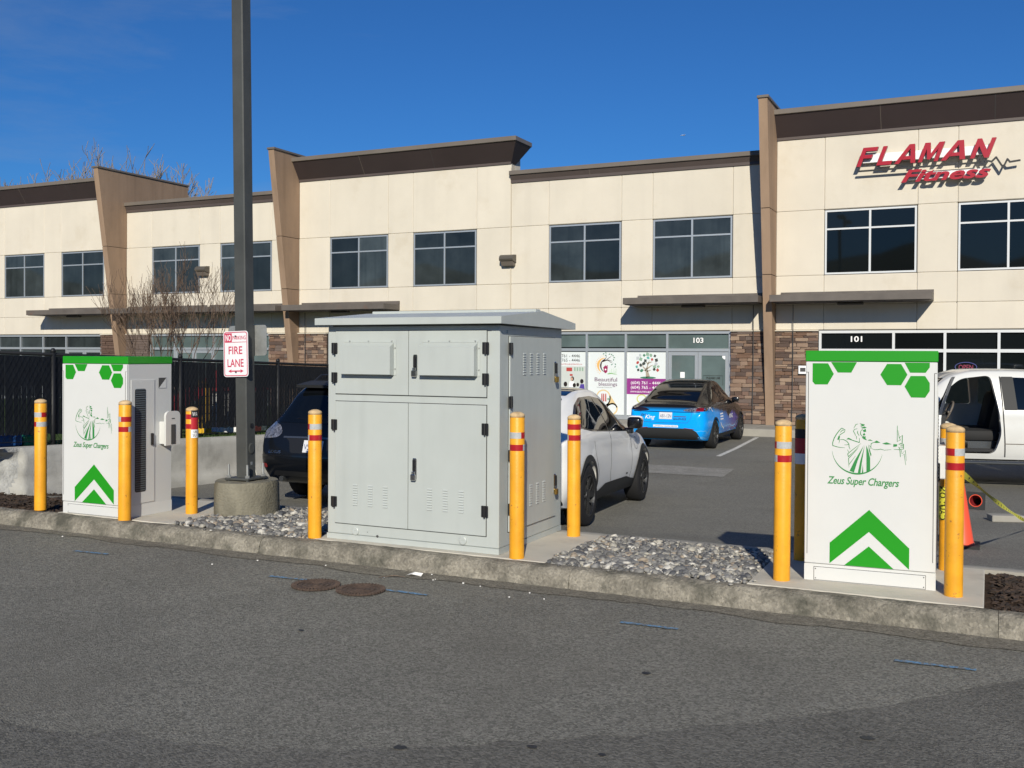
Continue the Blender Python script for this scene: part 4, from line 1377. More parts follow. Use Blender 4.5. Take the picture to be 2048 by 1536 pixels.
def lock(parent, x, y, z, face='f', h=0.17):
    m = MB()
    if face == 'f':
        m.bbox(x - 0.019, x + 0.019, y - 0.012, y, z - h, z, 0.006)
        hl = obj('handle', m, 'chrome', parent)
        obj('handle_grip', MB().bbox(x - 0.009, x + 0.009, y - 0.024, y - 0.0125, z - h * 0.62, z - 0.012, 0.004), 'hinge_black', hl) if False else obj('handle_grip', MB().bbox(x - 0.010, x + 0.010, y - 0.026, y - 0.0125, z - h * 0.60, z - 0.012, 0.004), 'hinge_black', parent)
        obj('padlock', MB().bbox(x - 0.024, x + 0.020, y - 0.036, y - 0.013, z - h - 0.008, z - h + 0.042, 0.005).tube([(x - 0.012, y - 0.024, z - h + 0.04), (x - 0.012, y - 0.024, z - h + 0.062), (x + 0.01, y - 0.024, z - h + 0.062), (x + 0.01, y - 0.024, z - h + 0.04)], 0.004, 6), 'chrome', parent)
    else:
        obj('handle', m.bbox(x, x + 0.012, y - 0.019, y + 0.019, z - h, z, 0.006), 'chrome', parent)
        obj('handle_grip', MB().bbox(x + 0.0125, x + 0.026, y - 0.010, y + 0.010, z - h * 0.6, z - 0.012, 0.004), 'hinge_black', parent)
        obj('padlock', MB().bbox(x + 0.013, x + 0.036, y - 0.024, y + 0.020, z - h - 0.008, z - h + 0.042, 0.005), 'brass', parent)
def hinge(parent, x, y, z0, z1, face='f'):
    if face == 'f':
        m = MB().bbox(x - 0.028, x + 0.028, y - 0.014, y, z0, z1, 0.003).tube([(x, y - 0.014, z0 - 0.008), (x, y - 0.014, z1)], 0.008, 8)
    else:
        m = MB().bbox(x, x + 0.014, y - 0.028, y + 0.028, z0, z1, 0.003).tube([(x + 0.014, y, z0 - 0.008), (x + 0.014, y, z1)], 0.008, 8)
    obj('hinge', m, 'hinge_black', parent)
def leaf(x0, x1, z0, z1, name='door'):
    d = obj(name, MB().bbox(x0, x1, -0.014, -0.001, z0, z1, 0.003), 'cabinet_grey', cb)
    return d
obj('door_gap', MB().box(0.078, 1.506, -0.003, -0.0005, 1.212, 1.742).box(0.078, 1.506, -0.003, -0.0005, 0.130, 1.160), 'seam_dark', cb)
dl, dr = leaf(0.083, 0.793, 1.218, 1.738), leaf(0.798, 1.501, 1.218, 1.738)
el, er = leaf(0.083, 0.793, 0.136, 1.154), leaf(0.798, 1.501, 0.136, 1.154)
for d, x0, x1 in ((dl, 0.172, 0.662), (dr, 0.928, 1.428)):
    hd = MB()
    hd.add([(x0, -0.0145, 1.645), (x1, -0.0145, 1.645), (x1, -0.08, 1.608), (x0, -0.08, 1.608), (x0, -0.08, 1.385), (x1, -0.08, 1.385), (x0, -0.0145, 1.378), (x1, -0.0145, 1.378)],
           [(0, 3, 2, 1), (3, 4, 5, 2), (0, 6, 4, 3), (1, 2, 5, 7), (4, 6, 7, 5)])
    ho = obj('rain_hood', hd, 'cabinet_grey', d)
    obj('hood_flange', MB().box(x0 - 0.0, x1 + 0.022, -0.0175, -0.0142, 1.645, 1.665).box(x1 + 0.0, x1 + 0.022, -0.0175, -0.0142, 1.378, 1.645), 'cabinet_grey', d)
    for bx in (x0 + 0.06, (x0 + x1) / 2, x1 - 0.02):
        obj('bolt', MB().lathe([(0.007, 0), (0.006, -0.005), (0.0, -0.006)], 8, (bx, -0.0176, 1.656), 'y'), 'galvanised', d)
    for bz in (1.60, 1.43):
        obj('bolt', MB().lathe([(0.007, 0), (0.006, -0.005), (0.0, -0.006)], 8, (x1 + 0.012, -0.0176, bz), 'y'), 'galvanised', d)
for d, x, zz in ((dl, 0.079, ((1.553, 1.643), (1.312, 1.396))), (dr, 1.499, ((1.558, 1.647), (1.318, 1.405))), (el, 0.078, ((0.917, 1.003), (0.274, 0.358))), (er, 1.497, ((0.928, 1.016), (0.288, 0.375)))):
    for z0, z1 in zz:
        hinge(d, x, -0.0145, z0, z1)
lock(dr, 0.864, -0.0145, 1.548)
lock(er, 0.861, -0.0145, 0.714)
for cx in (0.288, 0.436, 0.582):
    louvres(el, cx, 0.470, 9, 'f')
for cx in (1.0, 1.144, 1.287):
    louvres(er, cx, 0.480, 9, 'f')
for px, pz in ((0.284, 0.078), (1.297, 0.085)):
    obj('lifting_plug', MB().lathe([(0.034, 0), (0.034, -0.008), (0.028, -0.012), (0.008, -0.012), (0.006, -0.008), (0.0, -0.008)], 20, (px, -0.0005, pz), 'y'), 'cabinet_grey', cb)
obj('drain_hole', MB().lathe([(0.012, 0), (0.0, -0.001)], 10, (0.50, -0.0045, 0.052), 'y'), 'seam_dark', cb)
obj('drain_hole', MB().lathe([(0.004, 0), (0.0, -0.001)], 10, (0.40, -0.0005, 0.078), 'y'), 'seam_dark', cb)
obj('side_door_gap', MB().box(W + 0.0005, W + 0.003, 0.155, 1.088, 0.147, 1.70), 'seam_dark', cb)
sd = obj('side_door', MB().bbox(W + 0.001, W + 0.014, 0.16, 1.083, 0.152, 1.695, 0.003), 'cabinet_grey', cb)
for cx in (0.425, 0.558, 0.693, 0.829):
    louvres(sd, cx, 1.566, 9, 's')
for cx in (0.563, 0.695, 0.83):
    louvres(sd, cx, 0.485, 9, 's')
for z0, z1 in ((1.556, 1.645), (1.135, 1.224), (0.715, 0.802), (0.293, 0.38)):
    hinge(sd, W + 0.0145, 0.16, z0, z1, 's')
lock(sd, W + 0.0145, 1.05, 1.492, 's')
lock(sd, W + 0.0145, 1.05, 0.52, 's')
obj('header_trim', MB().box(W, W + 0.006, 0.13, 1.1, 1.715, 1.745), 'cabinet_grey', cb)

# ------------------------------------------------------------------ bollards
BR = 0.057
def ring(mb, z0, z1, r, a0, a1, m, n=20):
    mb.mat(m)
    vs = []
    for k in range(n + 1):
        a = a0 + (a1 - a0) * k / n
        vs += [(r * math.cos(a), r * math.sin(a), z0), (r * math.cos(a), r * math.sin(a), z1)]
    mb.add(vs, [(2 * k, 2 * k + 2, 2 * k + 3, 2 * k + 1) for k in range(n)])
def bollard(x, y, up, lo, label, top=1.10, tilt=0.0, z=0.132, rot=0):
    t = thing('bollard', label, 'bollard', (x, y, z), 0, 'yellow steel bollards guarding the charging equipment')
    t.rotation_euler = (tilt * 0.3 + R(random.uniform(-0.3, 0.3)), tilt + R(random.uniform(-0.25, 0.25)), 0)
    obj('pipe', MB().lathe([(BR, 0.0), (BR, top - 0.012), (BR - 0.004, top - 0.004), (BR - 0.010, top)], 28), 'yellow_paint', t, smooth=40)
    obj('cap', MB().lathe([(BR + 0.0006, top - 0.030), (BR + 0.0007, top - 0.012), (BR - 0.0035, top - 0.003), (BR - 0.02, top + 0.006), (0.018, top + 0.012), (0, top + 0.013)], 24), 'cap_grime', t, smooth=True)
    # angle of the viewer side, from the place the tape seam was laid
    ca = math.atan2(-y, -x)
    for (f, order), zz in ((up, 0.915), (lo, 0.822)):
        a = ca + math.asin(max(-1, min(1, 2 * f - 1)))
        b = MB()
        l, r = (0, 1) if order == 'RS' else (1, 0)
        ring(b, zz, zz + 0.047, BR + 0.0012, a - math.pi, a, l)
        ring(b, zz, zz + 0.047, BR + 0.0012, a, a + math.pi, r)
        obj('reflective_band', b, ['tape_red', 'tape_silver'], t, smooth=True)
    return t
bollard(-8.43, 6.875, (0.55, 'SR'), (0.16, 'RS'), 'yellow bollard in the soil left of the louvred charging cabinet', 1.08)
bollard(-7.218, 6.795, (0.2, 'SR'), (0.75, 'RS'), 'yellow bollard covering the corner of the louvred charging cabinet', 1.10)
l3 = bollard(-6.965, 7.39, (1.0, 'RS'), (1.0, 'RS'), 'yellow bollard with a black, red and white warning wrap', 1.02)
bollard(-5.133, 6.89, (0.12, 'RS'), (0.10, 'SR'), 'yellow bollard between the pebbles and the hinged edge of the grey cabinet', 1.07)
bollard(-3.248, 6.895, (0.76, 'SR'), (0.88, 'RS'), 'yellow bollard in front of the shaded side of the grey cabinet', 1.105)
bollard(-3.213, 7.965, (1.0, 'RS'), (0.1, 'SR'), 'chipped yellow bollard at the rear wheel of the white crossover', 1.03)
bollard(-1.292, 7.056, (0.13, 'RS'), (0.18, 'SR'), 'yellow bollard between the pebble bed and the white charging cabinet', 1.10, R(0.25))
bollard(-0.201, 7.092, (0.48, 'RS'), (1.0, 'RS'), 'scuffed yellow bollard with caution tape leading off, beside the mulch', 1.095, R(0.25))
r3 = bollard(-1.283, 7.82, (0.5, 'RS'), (0.5, 'SR'), 'yellow bollard half hidden behind the near edge of the white charging cabinet', 1.10)
r4 = bollard(-0.27, 7.94, (0.5, 'SR'), (0.5, 'RS'), 'yellow bollard wrapped in caution tape behind the white charging cabinet', 1.06)
def wrap_text(parent, s, h, w, a0, z, m):
    mb = text_mb(s, h, w)
    r = BR + 0.0035
    mb.v = [(r * math.cos(a0 + x / r), r * math.sin(a0 + x / r), z + zz) for x, y, zz in mb.v]
    obj('warning_lettering', mb, m, parent)
for t, x, y, off in ((l3, -6.965, 7.39, 0.0), (r3, -1.283, 7.82, -1.75)):
    ca = math.atan2(-y, -x) + off
    wb = MB()
    ring(wb, 0.93, 1.00, BR + 0.0024, ca - 0.15, ca + 2.6, 0)
    ring(wb, 0.815, 0.93, BR + 0.0024, ca - 0.15, ca + 2.6, 1)
    ring(wb, 0.735, 0.815, BR + 0.0024, ca - 0.15, ca + 2.6, 2)
    w = obj('warning_wrap', wb, ['black_print', 'toy_red', 'white_print'], t, smooth=True)
    if off == 0:
        wrap_text(w, 'WA', 0.042, 0.055, ca + 0.05, 0.944, 'white_print')
        wrap_text(w, 'UN', 0.024, 0.036, ca + 0.25, 0.782, 'black_print')
        wrap_text(w, 'SU', 0.024, 0.036, ca + 0.1, 0.748, 'black_print')

# ------------------------------------------------------------------ lamp post on its concrete pedestal
t = thing('lamp_post_pedestal', 'round weathered concrete pedestal standing in pebbles under the dark post', 'pedestal', (-6.55, 7.70, 0.06))
pm = MB()
prof = [(0.315, 0.0), (0.312, 0.2), (0.308, 0.35), (0.298, 0.385), (0.0, 0.392)]
pm.lathe(prof, 48)
pm.v = [(x * (1 + (vnoise(math.atan2(y, x) * 5, z * 9, 4) - 0.5) * 0.02), y * (1 + (vnoise(math.atan2(y, x) * 5, z * 9, 4) - 0.5) * 0.02), z + (vnoise(x * 9, y * 9, 5) - 0.5) * 0.012 if z > 0.3 else z) for x, y, z in pm.v]
obj('drum', pm, 'pedestal_concrete', t, smooth=40)
lp = thing('lamp_post', 'tall square dark grey steel lamp post leaning slightly', 'lamp post', (-6.56, 7.70, 0.455))
lp.rotation_euler = (R(-0.35), R(-1.25), R(0))
hw = 0.068
obj('shaft', MB().bbox(-hw, hw, -hw, hw, 0.012, 8.2, 0.010), 'pole_paint', lp)
obj('base_plate', MB().bbox(-0.145, 0.145, -0.145, 0.145, 0, 0.022, 0.004), 'pole_paint', lp)
for x, y in ((-0.115, -0.115), (0.115, -0.115), (0.115, 0.115), (-0.115, 0.115)):
    obj('anchor_bolt', MB().tube([(x, y, -0.05), (x, y, 0.15)], 0.011, 8).lathe([(0.022, 0.022), (0.022, 0.045)], 6, (x, y, 0)), 'galvanised', lp)
obj('hand_hole_cover', MB().lathe([(0.055, 0), (0.055, 0.006), (0.045, 0.01), (0, 0.01)], 20, (hw, 0.0, 0.30), 'x'), 'pole_paint', lp).scale = (1, 0.72, 1)
obj('hand_hole', MB().lathe([(0.026, 0), (0.026, 0.004), (0, 0.004)], 16, (hw, 0.01, 0.52), 'x'), 'hinge_black', lp)
obj('inspection_tag', MB().box(hw, hw + 0.002, -0.012, 0.012, 0.14, 0.17), 'galvanised', lp)
arm = MB().bbox(-0.05, 0.05, -0.9, 0.9, 8.06, 8.16, 0.01)
obj('luminaire_arm', arm, 'pole_paint', lp)
for y in (-1.1, 1.1):
    obj('luminaire', MB().bbox(-0.18, 0.18, y - 0.35, y + 0.35, 8.02, 8.16, 0.03), 'pole_paint', lp)
# signs on the post
def rrect(x0, x1, z0, z1, r, n=5):
    p = []
    for cx, cz, a0 in ((x1 - r, z1 - r, 0), (x0 + r, z1 - r, 90), (x0 + r, z0 + r, 180), (x1 - r, z0 + r, 270)):
        for k in range(n + 1):
            a = R(a0 + 90 * k / n)
            p.append((cx + r * math.cos(a), cz + r * math.sin(a)))
    return p
fs = thing('no_parking_sign', 'white and red NO PARKING FIRE LANE sign on the dark post', 'sign', (-6.615, 7.62, 1.455))
fs.rotation_euler = (R(-0.35), R(-1.6), R(0))
obj('plate', MB().prism(rrect(-0.152, 0.152, 0, 0.445, 0.03), -0.004, 0.0, 'xz'), 'sign_white', fs)
bd = MB()
o1, o2 = rrect(-0.144, 0.144, 0.008, 0.437, 0.026), rrect(-0.136, 0.136, 0.016, 0.429, 0.02)
n = len(o1)
bd.add([(x, -0.0055, z) for x, z in o1] + [(x, -0.0055, z) for x, z in o2], [(i, (i + 1) % n, n + (i + 1) % n, n + i) for i in range(n)])
obj('border', bd, 'sign_red', fs)
rb = MB()
flat(rb, [(-0.132, 0.335), (-0.045, 0.335), (-0.045, 0.425), (-0.132, 0.425)], -0.0055)
stroke(rb, [(-0.045, 0.337), (0.132, 0.337)], 0.005, -0.0055)
obj('red_box', rb, 'sign_red', fs)
obj('lettering', shift(text_mb('NO', 0.058, 0.068, 0, 0.02), -0.123, -0.0068, 0.352), 'sign_white', fs)
obj('lettering', shift(text_mb('PARKING', 0.036, 0.165, 0, 0.012), -0.038, -0.0055, 0.362), 'sign_red', fs)
obj('lettering', shift(text_mb('FIRE', 0.075, 0.17, 0, 0.014), -0.088, -0.0055, 0.222), 'sign_red', fs)
obj('lettering', shift(text_mb('LANE', 0.075, 0.20, 0, 0.014), -0.104, -0.0055, 0.098), 'sign_red', fs)
ar = MB()
flat(ar, [(-0.06, 0.050), (0.06, 0.050), (0.06, 0.062), (-0.06, 0.062)], -0.0055)
for s in (-1, 1):
    flat(ar, [(s * 0.095, 0.056), (s * 0.055, 0.074), (s * 0.06, 0.056), (s * 0.055, 0.038)], -0.0056)
obj('double_arrow', ar, 'sign_red', fs)
for z in (0.395, 0.046):
    obj('bolt', MB().lathe([(0.010, 0), (0.008, -0.006), (0, -0.007)], 10, (0.0, -0.0056, z), 'y'), 'seam_dark', fs)
bs = thing('sign_back', 'bare aluminium back of a sign on the far side of the post', 'sign', (-6.615, 7.785, 1.66))
bs.rotation_euler = (R(-0.35), R(-1.3), R(0))
obj('plate', MB().prism(rrect(-0.235, 0.235, 0, 0.30, 0.03), 0.0, 0.004, 'xz'), 'galvanised', bs)

# ------------------------------------------------------------------ pebble beds
def pebbles(name, x0, x1, y0, y1, n, keep, zb=0.105):
    mb = MB()
    bm = bmesh.new()
    bmesh.ops.create_icosphere(bm, subdivisions=2, radius=1)
    bv = [v.co.copy() for v in bm.verts]
    bf = [tuple(v.index for v in f.verts) for f in bm.faces]
    bm.free()
    bm = bmesh.new()
    bmesh.ops.create_icosphere(bm, subdivisions=1, radius=1)
    sv = [v.co.copy() for v in bm.verts]
    sf = [tuple(v.index for v in f.verts) for f in bm.faces]
    bm.free()
    for i in range(n):
        x, y = random.uniform(x0, x1), random.uniform(y0, y1)
        if not keep(x, y):
            continue
        s = min(0.048, max(0.012, random.lognormvariate(math.log(0.0185), 0.34)))
        a, b, c = s * random.uniform(0.9, 1.45), s * random.uniform(0.75, 1.1), s * random.uniform(0.5, 0.8)
        rot = Matrix.Rotation(random.uniform(0, 6.3), 3, 'Z') @ Matrix.Rotation(random.gauss(0, 0.35), 3, 'X') @ Matrix.Rotation(random.gauss(0, 0.35), 3, 'Y')
        z = zb + random.uniform(-0.004, 0.02) + 0.015 * vnoise(x * 3, y * 3, 7)
        k = random.uniform(0, 9)
        vs, fs_ = (bv, bf) if s > 0.02 and y < 7.5 else (sv, sf)
        pts = []
        for v in vs:
            q = 1 + 0.16 * math.sin(v.x * 3 + k) * math.cos(v.y * 2.5 + k * 2) + 0.1 * math.sin(v.z * 4 + k)
            p = rot @ Vector((v.x * a * q, v.y * b * q, v.z * c * q))
            pts.append((p.x + x, p.y + y, p.z + z))
        mb.add(pts, fs_)
    return tag(obj(name, mb, 'river_stone', smooth=True), 'bed of rounded grey river pebbles behind the kerb', 'pebbles', kind='stuff')
pebbles('pebble_bed', -2.985, -1.50, 6.86, 8.12, 4400, lambda x, y: True)
pebbles('pebble_bed', -6.71, -5.15, 6.86, 8.12, 4600, lambda x, y: (x + 6.55) ** 2 + (y - 7.70) ** 2 > 0.10 and not (x < -6.3 and y < 6.9))
mb = MB()
for i in range(90):
    side = random.choice((-2.95, -1.53, -5.19, -6.68))
    x = side + random.gauss(0, 0.06)
    y = random.uniform(6.88, 8.0)
    if i % 5 == 0:
        x, y = random.choice((random.uniform(-2.9, -1.55), random.uniform(-6.6, -5.2))), random.uniform(6.70, 6.82)
    s = random.uniform(0.006, 0.017)
    z = 0.137 + s * 0.4
    mb.lathe([(0.0, -s * 0.5), (s, -s * 0.15), (s * 0.9, s * 0.3), (0.0, s * 0.5)], 7, (x, y, z))
tag(obj('stray_pebbles', mb, 'river_stone', smooth=True), 'few stray pebbles spilled on the pads and kerb', 'pebbles', kind='stuff')
def stray(n, x0, x1, y0, y1, zb, name, m):
    mb = MB()
    for i in range(n):
        x, y, s = random.uniform(x0, x1), random.uniform(y0, y1), random.uniform(0.006, 0.019)
        z = zb(x, y)
        a = random.uniform(0, 3.1)
        l, w, h = s * random.uniform(1, 2.2), s * random.uniform(0.35, 0.8), s * random.uniform(0.2, 0.6)
        c, q = math.cos(a), math.sin(a)
        tz = random.uniform(-0.4, 0.4) * l
        vs = []
        for dz in (-h / 2, h / 2):
            for dx, dy in ((-l, -w), (l, -w), (l * 0.8, w), (-l * 0.9, w)):
                vs.append((x + dx * c - dy * q, y + dx * q + dy * c, z + dz + tz * dx / l))
        mb.add(vs, [(0, 3, 2, 1), (4, 5, 6, 7), (0, 1, 5, 4), (1, 2, 6, 5), (2, 3, 7, 6), (3, 0, 4, 7)])
    return tag(obj(name, mb, m), 'dark brown bark mulch and crumbs on the soil', 'mulch', kind='stuff')
stray(4200, 0.03, 2.6, 6.86, 8.1, lambda x, y: strip_z(x, y) + 0.008, 'bark_mulch', 'mulch_chip')
stray(3000, -10.6, -8.18, 6.86, 8.1, lambda x, y: strip_z(x, y) + 0.008, 'bark_mulch', 'mulch_chip')
stray(1500, -13.4, -10.3, 8.15, 9.2, lambda x, y: bank_z(x, y) + 0.008, 'bark_mulch', 'mulch_chip')

# ------------------------------------------------------------------ rusty round grates lying on the road
for (x, y, a, lab) in ((-4.385, 5.90, 0.2, 'rusty round grate lying on the road beside a blue dash, darker of the pair'), (-4.015, 5.927, 1.0, 'pale rusty round grate on the road with ribbed rim')):
    t = thing('round_grate', lab, 'grate', (x, y, 0.006), a, 'rusty round grates on the road')
    R0 = 0.168
    obj('plate', MB().lathe([(R0, 0), (R0, 0.006), (0.0, 0.007)], 40), 'rust', t)
    for r in (0.165, 0.135, 0.10, 0.065, 0.03):
        obj('ring', MB().tube([(r * math.cos(k * math.pi / 18), r * math.sin(k * math.pi / 18), 0.009) for k in range(37)], 0.004, 5, False), 'rust', t)
    rib = None
    for k in range(40):
        an = k * 2 * math.pi / 40
        if rib is None:
            rib = obj('rim_rib', MB().bbox(0.138, 0.176, -0.0045, 0.0045, 0.0, 0.015, 0.002), 'rust', t, rot=(0, 0, an))
        else:
            copy(rib, t, rot=(0, 0, an))
# twig
tag(obj('twig', MB().tube([(-4.12, 6.32, 0.01), (-4.02, 6.38, 0.022), (-3.94, 6.41, 0.012)], [0.002, 0.0025, 0.0015], 5), 'bark'), 'thin dry twig lying on the road by the kerb', 'twig')

# ------------------------------------------------------------------ concrete barriers
def bar_top(y): return 0.484 - 0.0365 * (y - 8.39)
BX = -11.0
def barrier(y0, y1, label, broken=False):
    t = thing('concrete_barrier', label, 'barrier', (BX, y0, 0), 0, 'concrete barriers under the fence')
    mb = MB()
    NSIDE = 15
    n = max(2, int((y1 - y0) / (0.035 if broken else 0.12)))
    def prof(y):
        zt, zb = bar_top(y), lot_z(y) - 0.08
        h = zt - zb
        base = [(0.02, zb), (0.02, zb + 0.16), (-0.035, zb + 0.30), (-0.055, zt - 0.03), (-0.08, zt)]
        side = []
        for q in range(NSIDE):
            z = zb + h * q / (NSIDE - 1)
            for (xa, za), (xb, zb2) in zip(base, base[1:]):
                if za - 1e-6 <= z <= zb2 + 1e-6 and zb2 > za:
                    side.append((xa + (xb - xa) * (z - za) / (zb2 - za), z))
                    break
        return side + [(-0.32, zt), (-0.345, zt - 0.03), (-0.40, zb)]
    k = NSIDE + 3
    vs = []
    def broke(y, v, z):
        # the first half metre is knocked off below the top edge
        if not broken or y > 8.95:
            return 0.0
        lim = 8.62 + 0.16 * math.sin(v * 2.2 + 0.4) + (vnoise(v * 5, y * 3, 8) - 0.5) * 0.1
        return max(0, lim - y) * 0.75 * min(1, max(0, 0.97 - v) * 9) + (vnoise(y * 11, v * 9, 9) - 0.5) * 0.05 * (1 if y < lim else 0)
    for i in range(n + 1):
        y = y0 + (y1 - y0) * i / n
        pr = prof(y)
        zt, zb = pr[NSIDE - 1][1], pr[0][1]
        for j, (x, z) in enumerate(pr):
            d = (vnoise(y * 6, j * 2.3, 21) - 0.5) * 0.012
            x2 = x - (broke(y, (z - zb) / (zt - zb), z) if j < NSIDE else 0)
            vs.append((x2 + d, y - y0, z + d * 0.5))
    mb.add(vs, [(i * k + j, i * k + (j + 1) % k, (i + 1) * k + (j + 1) % k, (i + 1) * k + j) for i in range(n) for j in range(k)])
    mb.add([vs[j] for j in range(k)], [tuple(range(k))[::-1]])
    mb.add([vs[n * k + j] for j in range(k)], [tuple(range(k))])
    for i in range(len(mb.f)):
        mb.f[i] = mb.f[i][::-1]
    if broken:
        for q in range(len(mb.f)):
            f = mb.f[q]
            c = [sum(mb.v[a][w] for a in f) / len(f) for w in range(3)]
            if c[1] + y0 < 8.72 and c[0] < -0.075 and c[2] < bar_top(y0) - 0.03 and len(f) == 4:
                mb.m[q] = 1
    obj('block', mb, ['barrier_concrete', 'broken_concrete'], t, smooth=40)
    if False:
        # rough, bulging broken end
        mb = MB()
        zt, zb = bar_top(y0), lot_z(y0) - 0.1
        nx, nz2 = 14, 16
        vs = []
        for j in range(nz2 + 1):
            for i in range(nx + 1):
                u, v = i / nx, j / nz2
                x = 0.035 - 0.46 * u
                z = zb + (zt - zb + 0.004) * v
                e = math.sin(math.pi * u) ** 0.5 * math.sin(math.pi * min(1, v * 1.0)) ** 0.5
                y = -0.02 - e * (0.10 + 0.16 * (1 - v)) - (vnoise(u * 6, v * 6, 8) - 0.5) * 0.09 * e - (vnoise(u * 17, v * 17, 9) - 0.5) * 0.04 * e
                vs.append((x, y + 0.03, z))
        mb.add(vs, [(j * (nx + 1) + i, (j + 1) * (nx + 1) + i, (j + 1) * (nx + 1) + i + 1, j * (nx + 1) + i + 1) for j in range(nz2) for i in range(nx)])
        obj('broken_end', mb, 'broken_concrete', t, smooth=35)
        ch = MB().lathe([(0.05, 0.0), (0.03, 0.012), (0.0, 0.015)], 7, (-0.035, 0.32, bar_top(y0) - 0.15), 'x')
        ch.v = [(x + 0.001, y + noise1(y, z) * 0.05, z + noise1(z, y) * 0.06) for x, y, z in ch.v]
        obj('chipped_hollow', ch, 'stone_joint', t)
    return t
barrier(7.95, 10.28, 'grey concrete barrier with a rough broken end in the soil', True)
barrier(10.31, 13.12, 'grey concrete barrier beside the dark SUV under the fence')
barrier(13.15, 16.3, 'grey concrete barrier half hidden behind the dark SUV')
barrier(16.33, 20.2, 'far grey concrete barrier at the end of the fence')
# lawn of the play yard
mb = MB()
ys = frange(7.0, 26, 40)
xs = [-11.36, -11.6, -12.5, -15, -20, -32]
mb.add([(x, y, (bar_top(y) if y < 20 else bar_top(20)) - 0.05 + (vnoise(x * 4, y * 4, 2) - 0.5) * 0.04) for y in ys for x in xs],
       [(j * 6 + i, (j + 1) * 6 + i, (j + 1) * 6 + i + 1, j * 6 + i + 1) for j in range(40) for i in range(5)])
tag(obj('play_yard_lawn', mb, 'lawn'), kind='structure')
mb = MB()
for i in range(5200):
    x, y = -11.37 - random.random() ** 1.5 * 0.9, random.uniform(10.0, 19.5)
    z = bar_top(y) - 0.05
    h, w, a = random.uniform(0.03, 0.09), 0.006, random.uniform(0, 3.1)
    dx, dy = random.uniform(-0.03, 0.03), random.uniform(-0.03, 0.03)
    mb.add([(x - w * math.cos(a), y - w * math.sin(a), z), (x + w * math.cos(a), y + w * math.sin(a), z), (x + dx, y + dy, z + h)], [(0, 1, 2)])
tag(obj('lawn_grass', mb, 'grass_blade'), 'short green grass along the foot of the fence', 'grass', kind='stuff')

# ------------------------------------------------------------------ slatted chain link fence
FX = -11.55
def f_top(y): return 1.68 - 0.0305 * (y - 8.8)
def f_bot(y): return bar_top(y) + 0.0
fn = thing('chain_link_fence', 'black chain link fence filled with black privacy slats above the barriers', 'fence', (FX, 6.6, 0))
def fp(name, mb, m, smooth=False):
    mb.v = [(x - FX, y - 6.6, z) for x, y, z in mb.v]
    return obj(name, mb, m, fn, smooth)
FY0, FY1 = 6.6, 20.0
for y in [7.25, 9.62, 12.0, 14.4, 16.8, 19.2]:
    fp('post', MB().tube([(FX, y, -0.2), (FX, y, f_top(y) + 0.03)], 0.032, 12).lathe([(0.036, 0), (0.036, 0.03), (0.02, 0.055), (0, 0.06)], 12, (FX, y, f_top(y) + 0.03)), 'fence_black', True)
fp('top_rail', MB().tube([(FX, FY0, f_top(FY0)), (FX, FY1, f_top(FY1))], 0.024, 10), 'fence_black', True)
fp('bottom_wire', MB().tube([(FX + 0.02, FY0, f_bot(FY0) + 0.04), (FX + 0.02, FY1, f_bot(FY1) + 0.04)], 0.006, 6), 'fence_black')
mb = MB()
y = FY0
i = 0
while y < FY1:
    w = 0.0375 + random.uniform(-0.0015, 0.0015)
    tilt = random.uniform(-0.002, 0.002)
    za, zb = f_bot(y) + 0.13 + random.uniform(-0.01, 0.01), f_top(y) - 0.03
    x = FX + 0.004 + random.uniform(-0.003, 0.003)
    gap = random.random()
    if gap > 0.012:
        zm = za + (zb - za) * 0.62
        # woven slat: two flat faces, tighter above the tension wire than below
        for (a, b, ww) in ((za, zm, w - 0.0005), (zm, zb, w + 0.0032)):
            mb.add([(x, y - ww / 2, a), (x, y + ww / 2, a), (x + 0.0, y + ww / 2 + tilt, b), (x, y - ww / 2 + tilt, b), (x - 0.004, y - ww / 2, a), (x - 0.004, y + ww / 2, a), (x - 0.004, y + ww / 2 + tilt, b), (x - 0.004, y - ww / 2 + tilt, b)],
                   [(0, 1, 2, 3), (7, 6, 5, 4), (1, 5, 6, 2), (4, 0, 3, 7)])
    y += 0.041
o = fp('privacy_slats', mb, 'fence_slat')
o['kind'] = 'stuff'
mb = MB()
for s in (1, -1):
    y = FY0 - 2
    while y < FY1 + 2:
        pts = []
        for k in range(2):
            z = -0.02 if k == 0 else 1.75
            pts.append((FX + 0.012 + s * 0.004, y + s * (z * 0.58), z))
        (xa, ya, za), (xb, yb, zb) = pts
        # clip to the fence field
        def at(tt): return (xa, ya + (yb - ya) * tt, za + (zb - za) * tt)
        tt0 = next((q / 40 for q in range(41) if FY0 <= at(q / 40)[1] <= FY1 and f_bot(at(q / 40)[1]) + 0.01 <= at(q / 40)[2] <= f_top(at(q / 40)[1])), None)
        tt1 = next((q / 40 for q in range(40, -1, -1) if FY0 <= at(q / 40)[1] <= FY1 and f_bot(at(q / 40)[1]) + 0.01 <= at(q / 40)[2] <= f_top(at(q / 40)[1])), None)
        if tt0 is not None and tt1 is not None and tt1 > tt0:
            mb.tube([at(tt0), at(tt1)], 0.0022, 3, False)
        y += 0.082
o = fp('wire_mesh', mb, 'fence_black')
o['kind'] = 'stuff'

